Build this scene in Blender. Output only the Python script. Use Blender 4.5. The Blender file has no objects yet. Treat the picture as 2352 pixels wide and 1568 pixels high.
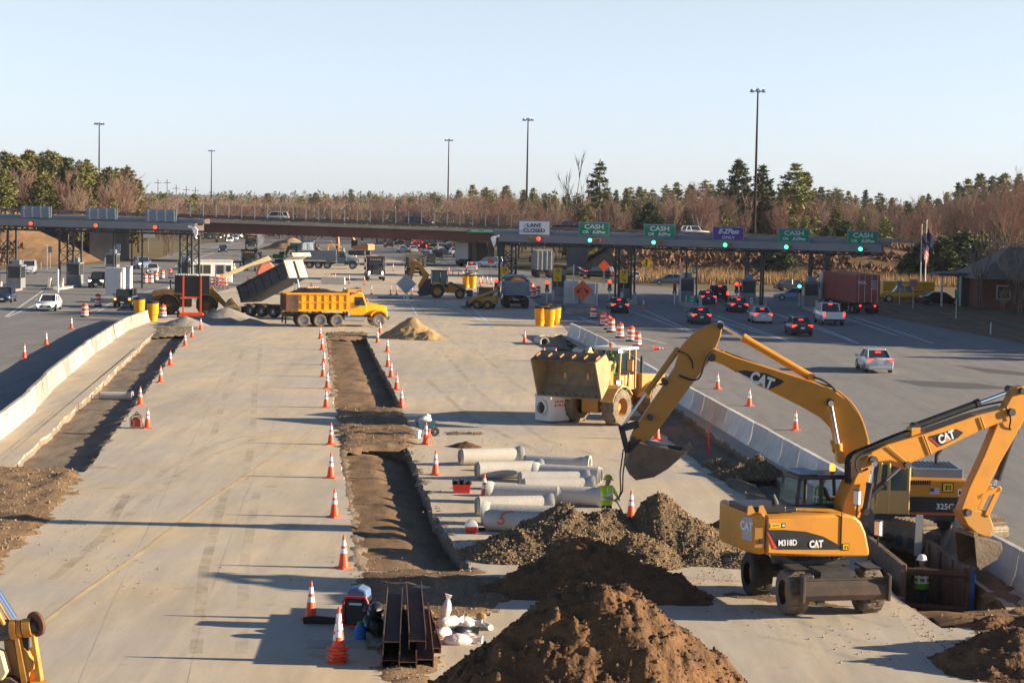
import bpy, math, random
from mathutils import Vector, Matrix, noise, geometry
R = math.radians
random.seed(7)
sc = bpy.context.scene
COL = sc.collection

# ------------------------------------------------------------------ camera
CAM_H, FPX, CX, CY = 10.0, 4667.0, 1176.0, 784.0      # reference plate measured 2352 x 1568
PITCH, ROLL = math.atan(309 / FPX), R(1.0)
cam_d = bpy.data.cameras.new('camera')
cam = bpy.data.objects.new('camera', cam_d)
COL.objects.link(cam)
CAM_M = Matrix.Translation((0, 0, CAM_H)) @ Matrix.Rotation(R(90) - PITCH, 4, 'X') @ Matrix.Rotation(ROLL, 4, 'Z')
cam.matrix_world = CAM_M
cam_d.sensor_width = 36
cam_d.lens = FPX / 2352 * 36
cam_d.clip_start, cam_d.clip_end = 1, 12000
sc.camera = cam

# ------------------------------------------------------------------ sky, sun, exposure
SUN_EL, SUN_AZ = R(14.5), R(-2.0)            # azimuth measured from +X, negative = towards the camera side
sdir = Vector((math.cos(SUN_EL) * math.cos(SUN_AZ), math.cos(SUN_EL) * math.sin(SUN_AZ), math.sin(SUN_EL)))
w = bpy.data.worlds.new('World')
sc.world = w
w.use_nodes = True
nt = w.node_tree
bg = nt.nodes['Background']
sky = nt.nodes.new('ShaderNodeTexSky')
sky.sky_type = 'NISHITA'
sky.sun_disc = False
sky.sun_elevation = SUN_EL
sky.sun_rotation = R(90) - SUN_AZ            # sky rotation 0 = +Y, clockwise
sky.air_density, sky.dust_density, sky.ozone_density = 1.0, 0.15, 4.0
tcw = nt.nodes.new('ShaderNodeTexCoord')
sxyz = nt.nodes.new('ShaderNodeSeparateXYZ'); nt.links.new(tcw.outputs['Generated'], sxyz.inputs[0])
skr = nt.nodes.new('ShaderNodeValToRGB')                  # hazy late-day sky: pale and bright low down, deeper overhead
ce = skr.color_ramp.elements
ce[0].position, ce[0].color = .0, (.70, .78, 1.17, 1)
ce[1].position, ce[1].color = .10, (1.25, .885, .82, 1)
c3 = ce.new(.45); c3.color = (.50, .46, .46, 1)
c4 = ce.new(1.); c4.color = (.38, .36, .36, 1)
nt.links.new(sxyz.outputs[2], skr.inputs[0])
skm = nt.nodes.new('ShaderNodeMix'); skm.data_type = 'RGBA'; skm.blend_type = 'MULTIPLY'; skm.inputs[0].default_value = 1
nt.links.new(sky.outputs[0], skm.inputs[6]); nt.links.new(skr.outputs[0], skm.inputs[7])
nt.links.new(skm.outputs[2], bg.inputs[0])
bg.inputs[1].default_value = 0.10
sun_d = bpy.data.lights.new('sun', 'SUN')
sun_d.energy, sun_d.angle, sun_d.color = 5.0, R(0.5), (1.0, 0.82, 0.59)
sun = bpy.data.objects.new('sun', sun_d)
COL.objects.link(sun)
sun.rotation_euler = (-sdir).to_track_quat('-Z', 'Y').to_euler()
sc.view_settings.view_transform = 'Standard'
sc.view_settings.look = 'None'
sc.view_settings.exposure = 1.42
sc.view_settings.gamma = 1

# ------------------------------------------------------------------ pixel -> world helpers (reference plate pixels)
CR = CAM_M.to_3x3()
C0 = Vector((0, 0, CAM_H))
def ray(px, py):
    return CR @ Vector(((px - CX) / FPX, -(py - CY) / FPX, -1.0))
def P(px, py, z=0.0):
    d = ray(px, py)
    return C0 + d * ((z - CAM_H) / d.z)
def PD(px, py, depth):
    d = ray(px, py)
    return C0 + d * (depth / d.y)
def yh(px):
    return 475 + math.tan(ROLL) * (px - CX)
def LP(px, py, org, rz, y=0.0):
    """pixel -> local point (x forward, z up) on the plane local y = const of a machine at org with heading rz"""
    n = Vector((-math.sin(rz), math.cos(rz), 0))
    d = ray(px, py)
    t = ((org + n * y) - C0).dot(n) / d.dot(n)
    q = C0 + d * t - org
    return (q.x * math.cos(rz) + q.y * math.sin(rz), q.z)

# ------------------------------------------------------------------ materials
MATS = {}
def M(name, col, rough=.6, metal=0., var=.14, scale=3., bump=0., bscale=20., col2=None, thr=None, emit=0., spec=.4, stretch=None, coat=0., rnd=0.):
    if name in MATS: return MATS[name]
    m = bpy.data.materials.new(name); MATS[name] = m
    m.use_nodes = True
    t = m.node_tree; N = t.nodes; L = t.links
    b = N['Principled BSDF']
    b.inputs['Roughness'].default_value = rough
    b.inputs['Metallic'].default_value = metal
    b.inputs['Specular IOR Level'].default_value = spec
    if coat: b.inputs['Coat Weight'].default_value = coat
    c = (*col, 1)
    if emit:
        b.inputs['Base Color'].default_value = c
        b.inputs['Emission Color'].default_value = c
        b.inputs['Emission Strength'].default_value = emit
        return m
    tc = N.new('ShaderNodeTexCoord')
    src = tc.outputs['Object']
    if stretch:
        mp = N.new('ShaderNodeMapping'); mp.inputs['Scale'].default_value = stretch
        L.new(src, mp.inputs[0]); src = mp.outputs[0]
    nz = N.new('ShaderNodeTexNoise')
    nz.inputs['Scale'].default_value = scale; nz.inputs['Detail'].default_value = 6; nz.inputs['Roughness'].default_value = .65
    L.new(src, nz.inputs['Vector'])
    rp = N.new('ShaderNodeValToRGB')
    e = rp.color_ramp.elements
    if col2 is None:
        e[0].color = tuple(x * (1 - var) for x in col) + (1,); e[1].color = tuple(min(1, x * (1 + var)) for x in col) + (1,)
        e[0].position, e[1].position = .3, .7
    else:
        e[0].color = c; e[1].color = (*col2, 1)
        e[0].position, e[1].position = thr or (.45, .62)
    L.new(nz.outputs[0], rp.inputs[0])
    out = rp.outputs[0]
    if rnd:
        oi = N.new('ShaderNodeObjectInfo')
        hs = N.new('ShaderNodeHueSaturation')
        mr = N.new('ShaderNodeMapRange'); mr.inputs[3].default_value = 1 - rnd; mr.inputs[4].default_value = 1 + rnd
        mh = N.new('ShaderNodeMapRange'); mh.inputs[3].default_value = .5 - rnd * .06; mh.inputs[4].default_value = .5 + rnd * .06
        L.new(oi.outputs['Random'], mr.inputs[0]); L.new(oi.outputs['Random'], mh.inputs[0])
        L.new(out, hs.inputs['Color']); L.new(mr.outputs[0], hs.inputs['Value']); L.new(mh.outputs[0], hs.inputs['Hue'])
        out = hs.outputs[0]
    L.new(out, b.inputs['Base Color'])
    if bump:
        n2 = N.new('ShaderNodeTexNoise'); n2.inputs['Scale'].default_value = bscale; n2.inputs['Detail'].default_value = 8
        L.new(src, n2.inputs['Vector'])
        bp = N.new('ShaderNodeBump'); bp.inputs['Strength'].default_value = bump; bp.inputs['Distance'].default_value = .1
        L.new(n2.outputs[0], bp.inputs['Height']); L.new(bp.outputs[0], b.inputs['Normal'])
    return m

def ground_mat(name, base, tint, dark, streak_rot=5.6, rough=.9, tint_amt=.6, streak=.5, bump=.15, vlo=.82, vhi=1.15, trk=None):
    """paved surface: big blotches of dust, tyre streaks along the road, fine grain"""
    m = bpy.data.materials.new(name); MATS[name] = m
    m.use_nodes = True
    t = m.node_tree; N = t.nodes; L = t.links
    b = N['Principled BSDF']; b.inputs['Roughness'].default_value = rough; b.inputs['Specular IOR Level'].default_value = .25
    g = N.new('ShaderNodeNewGeometry')
    mp = N.new('ShaderNodeMapping'); mp.inputs['Rotation'].default_value = (0, 0, R(-streak_rot)); mp.inputs['Scale'].default_value = (.9, .035, 1)
    L.new(g.outputs['Position'], mp.inputs[0])
    def nz(vec, s, d=6, r=.6):
        n = N.new('ShaderNodeTexNoise'); n.inputs['Scale'].default_value = s; n.inputs['Detail'].default_value = d; n.inputs['Roughness'].default_value = r
        L.new(vec, n.inputs['Vector']); return n.outputs[0]
    def ramp(src, a, bb, c0=(0, 0, 0), c1=(1, 1, 1)):
        r = N.new('ShaderNodeValToRGB'); e = r.color_ramp.elements
        e[0].position, e[1].position = a, bb; e[0].color, e[1].color = (*c0, 1), (*c1, 1)
        L.new(src, r.inputs[0]); return r.outputs[0]
    def mix(f, a, bb, typ='MIX'):
        x = N.new('ShaderNodeMix'); x.data_type = 'RGBA'; x.blend_type = typ
        if isinstance(f, float): x.inputs[0].default_value = f
        else: L.new(f, x.inputs[0])
        for i, q in ((6, a), (7, bb)):
            if isinstance(q, tuple): x.inputs[i].default_value = (*q, 1)
            else: L.new(q, x.inputs[i])
        return x.outputs[2]
    blot = ramp(nz(g.outputs['Position'], .16, 8, .66), .42, .64)
    c = mix(blot, base, tint)
    st = ramp(nz(mp.outputs[0], .75, 7, .6), .44, .7)
    mul = N.new('ShaderNodeMath'); mul.operation = 'MULTIPLY'; mul.inputs[1].default_value = streak; L.new(st, mul.inputs[0])
    c = mix(mul.outputs[0], c, dark)
    mp2 = N.new('ShaderNodeMapping'); mp2.inputs['Rotation'].default_value = (0, 0, R(-streak_rot)); mp2.inputs['Scale'].default_value = (1, .16, 1); L.new(g.outputs['Position'], mp2.inputs[0])
    if trk:
        mp3 = N.new('ShaderNodeMapping'); mp3.inputs['Rotation'].default_value = (0, 0, R(-streak_rot - 3)); mp3.inputs['Scale'].default_value = (1.1, .05, 1); L.new(g.outputs['Position'], mp3.inputs[0])
        m3 = N.new('ShaderNodeMath'); m3.operation = 'MULTIPLY'; m3.inputs[1].default_value = .7; L.new(ramp(nz(mp3.outputs[0], 1.1, 9, .7), .52, .66), m3.inputs[0]); c = mix(m3.outputs[0], c, trk)
        c = mix(1.0, c, ramp(nz(g.outputs['Position'], .045, 5, .6), .35, .65, (.86, .87, .9), (1.08, 1.05, 1.0)), 'MULTIPLY')
    fine = ramp(nz(mp2.outputs[0], 1.6, 10, .72), .25, .75, (vlo,) * 3, (vhi,) * 3)
    c = mix(1.0, c, fine, 'MULTIPLY')
    spots = ramp(nz(g.outputs['Position'], .55, 4, .5), .66, .74, (1, 1, 1), (.72, .7, .66))
    c = mix(1.0, c, spots, 'MULTIPLY')
    L.new(c, b.inputs['Base Color'])
    bp = N.new('ShaderNodeBump'); bp.inputs['Strength'].default_value = bump; bp.inputs['Distance'].default_value = .05
    L.new(nz(g.outputs['Position'], 9, 8, .7), bp.inputs['Height']); L.new(bp.outputs[0], b.inputs['Normal'])
    return m

def glass_mat(name, col, rough=.08):
    m = bpy.data.materials.new(name); MATS[name] = m
    m.use_nodes = True
    b = m.node_tree.nodes['Principled BSDF']
    b.inputs['Base Color'].default_value = (*col, 1); b.inputs['Roughness'].default_value = rough
    b.inputs['Specular IOR Level'].default_value = .8
    return m

def clear_glass(name, tint):
    m = bpy.data.materials.new(name); MATS[name] = m; m.use_nodes = True; t = m.node_tree; N = t.nodes; b = N['Principled BSDF']
    b.inputs['Base Color'].default_value = (.02, .03, .03, 1); b.inputs['Roughness'].default_value = .08
    tr = N.new('ShaderNodeBsdfTransparent'); tr.inputs[0].default_value = (*tint, 1); mx = N.new('ShaderNodeMixShader'); mx.inputs[0].default_value = .28
    t.links.new(tr.outputs[0], mx.inputs[1]); t.links.new(b.outputs[0], mx.inputs[2]); t.links.new(mx.outputs[0], N['Material Output'].inputs[0]); return m
CABGL = clear_glass('clear_cab_glass', (.72, .84, .80))
CONC = ground_mat('concrete_paving', (.49, .44, .37), (.56, .455, .305), (.365, .33, .28), bump=.12, trk=(.59, .495, .355))
ASPH = ground_mat('asphalt', (.205, .202, .20), (.235, .222, .205), (.15, .15, .152), streak=.6, bump=.2, vlo=.8, vhi=1.15)
ASPHR = ground_mat('asphalt_right', (.215, .21, .207), (.245, .23, .21), (.165, .163, .162), streak_rot=3, streak=.6, bump=.2, vlo=.8, vhi=1.15)
DIRT = ground_mat('dirt', (.195, .122, .066), (.26, .17, .095), (.115, .07, .038), bump=.9, streak=.35, vlo=.45, vhi=1.5)
DIRTG = ground_mat('grey_dirt', (.21, .165, .12), (.26, .2, .14), (.13, .105, .085), bump=.8, streak=.35, vlo=.5, vhi=1.45)
GRASS = ground_mat('dry_grass', (.17, .13, .06), (.20, .14, .075), (.10, .105, .035), bump=.6, streak=.5)
BANK = ground_mat('bank_scrub', (.19, .115, .06), (.23, .14, .075), (.085, .06, .035), bump=1., streak=.6, vlo=.5, vhi=1.4)
BLACK = M('black_rubber', (.022, .022, .023), .8, bump=.2, bscale=14, var=.3)
TYRE = M('tyre', (.045, .042, .038), .9, bump=.3, bscale=12, var=.35)
DTYRE = M('dusty_tyre', (.17, .135, .10), .95, bump=.4, bscale=8, var=.4)
STEEL = M('galvanised_steel', (.33, .35, .37), .45, .6)
DSTEEL = M('dark_steel', (.055, .055, .058), .6, .2, var=.35)
CHROME = M('chrome', (.75, .76, .78), .15, 1., var=.03)
YEL = M('machine_yellow', (.55, .23, .018), .48, col2=(.40, .185, .04), thr=(.5, .78), scale=1.5, coat=.1, bump=.04, bscale=3)
YELD = M('worn_machine_yellow', (.44, .205, .035), .6, col2=(.33, .19, .055), thr=(.4, .75), scale=1.2)
YELL = M('pale_machine_yellow', (.58, .36, .12), .6, col2=(.44, .29, .13), thr=(.4, .75), scale=1.2)
SCHOOL = M('truck_yellow', (.82, .35, .006), .4, var=.14, scale=1.3)
BLK = M('black_paint', (.02, .021, .024), .4, var=.25)
GLASS = glass_mat('dark_glass', (.03, .04, .045))
GGLASS = glass_mat('green_glass', (.07, .12, .115))
WHITE = M('white_paint', (.78, .78, .77), .5, var=.06)
OWHITE = M('off_white', (.62, .60, .55), .6, var=.12)
ORANGE = M('orange_plastic', (.80, .095, .018), .55, var=.12)
CORANGE = M('cone_orange', (.82, .085, .022), .5, var=.1)
RETRO = M('reflective_white', (.82, .82, .82), .4, var=.06)
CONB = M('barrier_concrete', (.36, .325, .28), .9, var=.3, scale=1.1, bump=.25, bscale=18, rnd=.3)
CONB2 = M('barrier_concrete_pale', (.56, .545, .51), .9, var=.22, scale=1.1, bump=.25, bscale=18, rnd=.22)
def smear(name, col, amt):
    m = M(name, col, .95, var=.12, scale=.6); t = m.node_tree; N = t.nodes
    tr = N.new('ShaderNodeBsdfTransparent'); mx = N.new('ShaderNodeMixShader'); tc = N.new('ShaderNodeTexCoord'); nz = N.new('ShaderNodeTexNoise'); nz.inputs['Scale'].default_value = .5; nz.inputs['Detail'].default_value = 8; nz.inputs['Roughness'].default_value = .7
    mr = N.new('ShaderNodeMapRange'); mr.inputs[1].default_value = .42; mr.inputs[2].default_value = .72; mr.inputs[4].default_value = amt
    t.links.new(tc.outputs['Object'], nz.inputs['Vector']); t.links.new(nz.outputs[0], mr.inputs[0]); t.links.new(mr.outputs[0], mx.inputs[0]); t.links.new(tr.outputs[0], mx.inputs[1]); t.links.new(N['Principled BSDF'].outputs[0], mx.inputs[2]); t.links.new(mx.outputs[0], N['Material Output'].inputs[0]); return m
CONP = M('pipe_concrete', (.50, .475, .43), .85, var=.1, scale=1.6, bump=.15, bscale=14)
RUST = M('rusty_steel', (.13, .062, .04), .8, col2=(.07, .045, .04), thr=(.4, .65), scale=1.7, bump=.3, bscale=11)
WORN = M('worn_bucket_steel', (.15, .115, .08), .6, .3, var=.35, scale=1.5, bump=.2, bscale=9)
SANDY = M('sand', (.33, .22, .105), .95, var=.22, scale=2.5, bump=.6, bscale=5)
REDP = M('red_paint', (.52, .035, .022), .5)
GREY = M('grey_paint', (.36, .37, .38), .55)
DGREY = M('dark_grey_paint', (.06, .065, .07), .55, var=.25)
HIVIS = M('hi_vis_yellow', (.62, .80, .03), .7, var=.12)
SKIN = M('skin', (.42, .24, .16), .6, var=.08)
JEAN = M('denim', (.05, .07, .12), .9)
BLUE = M('blue_plastic', (.03, .14, .42), .5)
MARK = M('white_road_paint', (.58, .58, .56), .85, col2=(.36, .36, .35), thr=(.5, .72), scale=.7)
YMARK = M('faded_yellow_paint', (.56, .43, .24), .9, var=.2, scale=.8)
JOINT = M('joint_sealant', (.33, .29, .24), .95, col2=(.48, .43, .36), thr=(.4, .6), scale=.35)
PATCH = M('new_asphalt', (.085, .08, .078), .9, var=.15)
BRICK = M('brick', (.21, .085, .06), .9, var=.25, scale=4)
SHINGLE = M('roof_shingle', (.21, .175, .145), .9, var=.2, scale=4)
GIRDER = M('girder_red', (.12, .045, .04), .75, var=.2, scale=.4)
PARAPET = M('parapet_concrete', (.30, .26, .21), .9, var=.15, scale=.4)
FASCIA = M('fascia_panel', (.27, .265, .26), .6, var=.08, scale=.4)
ROOFBL = M('roof_metal', (.19, .235, .28), .5, var=.1)
GREENS = M('sign_green', (.0, .25, .125), .5, var=.05)
PURPLE = M('sign_purple', (.10, .045, .27), .5, var=.05)
SIGNW = M('sign_white', (.66, .68, .70), .5, var=.04)
SIGNY = M('sign_yellow', (.80, .44, .01), .5, var=.04)
SIGNO = M('sign_orange', (1., .13, .03), .45, var=.04)
SIGNA = M('sign_back_aluminium', (.20, .255, .31), .5, .3, var=.08)
RED_L = M('red_light', (1., .03, .015), emit=2.2)
GRN_L = M('green_light', (.05, 1., .45), emit=2.0)
HEAD_L = M('head_light', (1., .93, .8), emit=5.)
AMB_L = M('amber_light', (1., .30, .04), emit=1.1)
TAILR = M('tail_lens', (.45, .02, .015), .3, var=.05)
LENS = M('lamp_lens', (.7, .7, .68), .25, var=.05)

# ------------------------------------------------------------------ mesh builder
class MB:
    def __init__(s, mat=None):
        s.v, s.f, s.mi, s.mats = [], [], [], []
        s.X = Matrix(); s.cur = 0
        if mat: s.m(mat)
    def m(s, mat):
        if mat not in s.mats: s.mats.append(mat)
        s.cur = s.mats.index(mat); return s
    def add(s, vs, fs):
        b = len(s.v)
        s.v += [s.X @ Vector(q) for q in vs]
        s.f += [tuple(i + b for i in f) for f in fs]
        s.mi += [s.cur] * len(fs)
        return s
    def hexa(s, b, t):
        return s.add(list(b) + list(t), [(3, 2, 1, 0), (4, 5, 6, 7), (0, 1, 5, 4), (1, 2, 6, 5), (2, 3, 7, 6), (3, 0, 4, 7)])
    def box(s, c, d, rz=0., ry=0., rx=0.):
        hx, hy, hz = d[0] / 2, d[1] / 2, d[2] / 2
        q = [Vector(p) for p in ((-hx, -hy, -hz), (hx, -hy, -hz), (hx, hy, -hz), (-hx, hy, -hz), (-hx, -hy, hz), (hx, -hy, hz), (hx, hy, hz), (-hx, hy, hz))]
        if rz or ry or rx:
            m = Matrix.Rotation(rz, 3, 'Z') @ Matrix.Rotation(ry, 3, 'Y') @ Matrix.Rotation(rx, 3, 'X')
            q = [m @ p for p in q]
        c = Vector(c)
        q = [p + c for p in q]
        return s.hexa(q[:4], q[4:])
    def prism(s, pts, a, b, ax='y'):
        """closed 2D outline extruded from a to b; ax y: pts are (x,z); ax x: (y,z); ax z: (x,y)"""
        pts = list(pts)
        ar = sum(pts[i][0] * pts[(i + 1) % len(pts)][1] - pts[(i + 1) % len(pts)][0] * pts[i][1] for i in range(len(pts)))
        if ar < 0: pts.reverse()
        f = {'y': lambda p, k: (p[0], k, p[1]), 'x': lambda p, k: (k, p[0], p[1]), 'z': lambda p, k: (p[0], p[1], k)}[ax]
        n = len(pts)
        lo, hi = (min(a, b), max(a, b))
        vs = [f(p, lo) for p in pts] + [f(p, hi) for p in pts]
        fs = [tuple(range(n - 1, -1, -1)), tuple(range(n, 2 * n))] + [(i, (i + 1) % n, (i + 1) % n + n, i + n) for i in range(n)]
        if ax == 'y': fs = [tuple(reversed(q)) for q in fs]
        return s.add(vs, fs)
    def cyl(s, p0, p1, r0, r1=None, n=12, caps=True):
        p0, p1 = Vector(p0), Vector(p1)
        r1 = r0 if r1 is None else r1
        d = (p1 - p0).normalized()
        u = d.orthogonal().normalized(); w_ = d.cross(u)
        vs = []
        for p, r in ((p0, r0), (p1, r1)):
            vs += [p + (u * math.cos(2 * math.pi * i / n) + w_ * math.sin(2 * math.pi * i / n)) * r for i in range(n)]
        fs = [(i, (i + 1) % n, (i + 1) % n + n, i + n) for i in range(n)]
        if caps: fs += [tuple(range(n - 1, -1, -1)), tuple(range(n, 2 * n))]
        return s.add(vs, fs)
    def tube(s, pts, r, n=7, caps=True):
        pts = [Vector(p) for p in pts]
        rs = r if isinstance(r, (list, tuple)) else [r] * len(pts)
        vs, fs = [], []
        u = None
        for k, p in enumerate(pts):
            d = (pts[min(k + 1, len(pts) - 1)] - pts[max(k - 1, 0)]).normalized()
            u = d.orthogonal().normalized() if u is None else (u - d * u.dot(d)).normalized()
            w_ = d.cross(u)
            vs += [p + (u * math.cos(2 * math.pi * i / n) + w_ * math.sin(2 * math.pi * i / n)) * rs[k] for i in range(n)]
        for k in range(len(pts) - 1):
            fs += [(k * n + i, k * n + (i + 1) % n, (k + 1) * n + (i + 1) % n, (k + 1) * n + i) for i in range(n)]
        if caps:
            m = (len(pts) - 1) * n
            fs += [tuple(range(n - 1, -1, -1)), tuple(range(m, m + n))]
        return s.add(vs, fs)
    def lathe(s, prof, c=(0, 0, 0), n=18, ax='z', caps=False):
        c = Vector(c); vs = []
        for r, h in prof:
            for i in range(n):
                a = 2 * math.pi * i / n
                x, y = r * math.cos(a), r * math.sin(a)
                vs.append(c + Vector({'z': (x, y, h), 'y': (x, h, -y), 'x': (h, x, y)}[ax]))
        k = len(prof)
        fs = [(j * n + i, j * n + (i + 1) % n, (j + 1) * n + (i + 1) % n, (j + 1) * n + i) for j in range(k - 1) for i in range(n)]
        if caps: fs += [tuple(range(n - 1, -1, -1)), tuple(range((k - 1) * n, k * n))]
        return s.add(vs, fs)
    def ball(s, c, r, n=10, m=7):
        if not isinstance(r, (tuple, list)): r = (r, r, r)
        prof = [(math.sin(math.pi * j / m), -math.cos(math.pi * j / m)) for j in range(m + 1)]
        c = Vector(c)
        vs = [c + Vector((p * math.cos(2 * math.pi * i / n) * r[0], p * math.sin(2 * math.pi * i / n) * r[1], h * r[2])) for p, h in prof for i in range(n)]
        fs = [(j * n + i, j * n + (i + 1) % n, (j + 1) * n + (i + 1) % n, (j + 1) * n + i) for j in range(m) for i in range(n)]
        return s.add(vs, fs)
    def loft(s, secs, caps=True):
        n = len(secs[0])
        vs = [q for sec in secs for q in sec]
        fs = [(k * n + i, k * n + (i + 1) % n, (k + 1) * n + (i + 1) % n, (k + 1) * n + i) for k in range(len(secs) - 1) for i in range(n)]
        if caps:
            m = (len(secs) - 1) * n
            fs += [tuple(range(n - 1, -1, -1)), tuple(range(m, m + n))]
        return s.add(vs, fs)
    def build(s, name, par=None, smooth=35, bevel=0., label=None, fix=False):
        me = bpy.data.meshes.new(name)
        me.from_pydata([tuple(q) for q in s.v], [], s.f)
        for mt in s.mats: me.materials.append(mt)
        if len(s.mats) > 1: me.polygons.foreach_set('material_index', s.mi)
        if fix:
            import bmesh
            bm = bmesh.new(); bm.from_mesh(me); bmesh.ops.recalc_face_normals(bm, faces=bm.faces); bm.to_mesh(me); bm.free()
        if smooth:
            me.polygons.foreach_set('use_smooth', [True] * len(me.polygons))
            me.set_sharp_from_angle(angle=R(smooth))
        me.update()
        o = bpy.data.objects.new(name, me)
        COL.objects.link(o)
        if par is not None: o.parent = par
        if bevel:
            b = o.modifiers.new('bevel', 'BEVEL'); b.width = bevel; b.segments = 2; b.limit_method = 'ANGLE'; b.angle_limit = R(40)
        if label: o['label'] = label
        return o

def thing(name, label, cat, loc=(0, 0, 0), rz=0., group=None):
    o = bpy.data.objects.new(name, None)
    COL.objects.link(o)
    o.empty_display_size = .2
    o.location = loc; o.rotation_euler = (0, 0, rz)
    o['label'] = label; o['category'] = cat
    if group: o['group'] = group
    return o
def tag(o, label, cat, group=None, loc=None, rz=None):
    o['label'] = label; o['category'] = cat
    if group: o['group'] = group
    if loc is not None: o.location = loc
    if rz is not None: o.rotation_euler = (0, 0, rz)
    return o
def struct(o, kind='structure'):
    o['kind'] = kind; return o
def dup(src, loc, rz=0., label=None, group=None, scale=None):
    r = src.copy(); COL.objects.link(r)
    r.location = loc; r.rotation_euler = (0, 0, rz)
    if scale is not None: r.scale = scale if isinstance(scale, tuple) else (scale,) * 3
    if label: r['label'] = label
    if group: r['group'] = group
    for ch in list(src.children):
        c = ch.copy(); COL.objects.link(c); c.parent = r
        for g in list(ch.children):
            d = g.copy(); COL.objects.link(d); d.parent = c
    return r
_txt = {}
def text(body, size, mat, par, loc, rot, name='lettering', bold=0., squash=1., align='CENTER', depth=.01, shear=0.):
    key = (body, size, bold, depth, shear, align)
    if key not in _txt:
        cu = bpy.data.curves.new('lettering', 'FONT')
        cu.body = body; cu.size = size; cu.align_x = align; cu.align_y = 'CENTER'; cu.extrude = depth; cu.offset = bold; cu.shear = shear
        cu.resolution_u = 3
        to = bpy.data.objects.new('lettering', cu); COL.objects.link(to)
        dg = bpy.context.evaluated_depsgraph_get()
        me = bpy.data.meshes.new_from_object(to.evaluated_get(dg))
        bpy.data.objects.remove(to)
        _txt[key] = me
    me = _txt[key].copy()
    me.materials.clear(); me.materials.append(mat)
    o = bpy.data.objects.new(name, me); COL.objects.link(o)
    o.parent = par; o.location = loc; o.rotation_euler = rot; o.scale = (squash, 1, 1)
    return o
UPY = (R(90), 0, 0)                     # text upright, read from -Y
import numpy as np
# ================================================================== GROUND
def V2(pts): return [Vector((q.x, q.y, 0)) for q in pts]
def DP(lst): return [P(x, y) for x, y in lst]
def sheet(name, outline, holes, z, mat):
    loops = [[Vector((p[0], p[1], 0)) for p in outline]] + [[Vector((p[0], p[1], 0)) for p in h] for h in holes]
    tri = geometry.tessellate_polygon(loops)
    vs = [Vector((p.x, p.y, z)) for lp in loops for p in lp]
    fs = []
    for a, b, c in tri:
        n = (vs[b] - vs[a]).cross(vs[c] - vs[a])
        fs.append((a, b, c) if n.z > 0 else (a, c, b))
    mb = MB(mat); mb.add(vs, fs)
    return struct(mb.build(name, smooth=0))
def jag(pts, amp, step):
    """roughen a closed outline"""
    out = []
    for i in range(len(pts)):
        a, b = Vector((*pts[i][:2], 0)), Vector((*pts[(i + 1) % len(pts)][:2], 0))
        n = max(1, int((b - a).length / step))
        for k in range(n):
            p = a.lerp(b, k / n)
            q = noise.noise_vector(p * 1.3) * amp + noise.noise_vector(p * .4) * amp
            out.append(Vector((p.x + q.x, p.y + q.y, 0)))
    return out

trL = jag(DP([(352, 766), (437, 759), (197, 1084), (22, 1080)]), .09, .5)
trM1 = jag(DP([(748, 776), (842, 776), (925, 938), (768, 938)]), .09, .4)
trM2 = jag(DP([(780, 1028), (935, 1028), (1000, 1180), (1087, 1312), (820, 1312), (798, 1150)]), .08, .35)
trR = jag(DP([(1235, 770), (1290, 768), (1420, 862), (1549, 932), (1740, 1070), (1880, 1160), (1960, 1216), (1850, 1222), (1740, 1160), (1570, 1040), (1475, 955), (1330, 840)]), .14, .5)
pit = jag(DP([(1972, 1246), (2150, 1264), (2226, 1328), (2300, 1380), (2320, 1412), (2285, 1440), (2160, 1442), (2062, 1374)]), .05, .7)
holes = [trL, trM1, trM2, trR, pit]
sheet('ground', [(-3000, -200), (3000, -200), (6000, 9000), (-6000, 9000)], holes, -.02, GRASS)
leftedge = [(640, 540), (560, 549), (470, 560), (420, 575), (360, 594), (300, 602), (130, 612), (-10, 621), (-220, 634)]
rightedge = [(2700, 890), (2352, 790), (2031, 727), (1900, 694), (1750, 672), (1560, 662), (1400, 652), (1300, 641), (1190, 620), (1060, 582), (960, 561), (860, 546), (800, 538)]
hw = DP(leftedge) + [Vector((-110, 15, 0)), Vector((110, 15, 0))] + DP(rightedge)
sheet('highway', hw, holes, 0, ASPH)
lb_top = [(337, 712), (286, 730), (206, 779), (114, 848), (57, 905), (0, 947), (-60, 990), (-140, 1052)]
rb_top = [(1312, 742), (1390, 778), (1480, 833), (1600, 897), (1750, 978), (1900, 1060), (2010, 1119), (2120, 1178)]
lb = [P(x, y, .95) for x, y in lb_top]
rb = [P(x, y, 1.0) for x, y in rb_top]
conc = [Vector((q.x, q.y, 0)) for q in lb] + [Vector((-18, 34, 0)), Vector((-18, 12, 0)), Vector((18, 12, 0)), Vector((18, 34, 0))] + [Vector((q.x, q.y, 0)) for q in [P(2480, 1332, 1.0), P(2290, 1231, 1.0), P(2150, 1162, 1.0)] + rb[-2::-1]] + DP([(1296, 752), (1225, 690), (1190, 640), (960, 610), (860, 585), (700, 580), (610, 640), (430, 690), (360, 730)])
sheet('concrete_pavement', conc, holes, .004, CONC)
# right hand lanes have their own warmer asphalt
rl = [Vector((q.x, q.y, 0)) for q in rb[:-1] + [P(2150, 1162, 1.0), P(2290, 1231, 1.0), P(2480, 1332, 1.0)]] + DP([(2750, 1400), (2900, 960), (2352, 786), (2031, 723), (1900, 691), (1640, 690), (1300, 700), (1285, 728)])
sheet('right_lanes', rl, [], .003, ASPHR)

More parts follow.
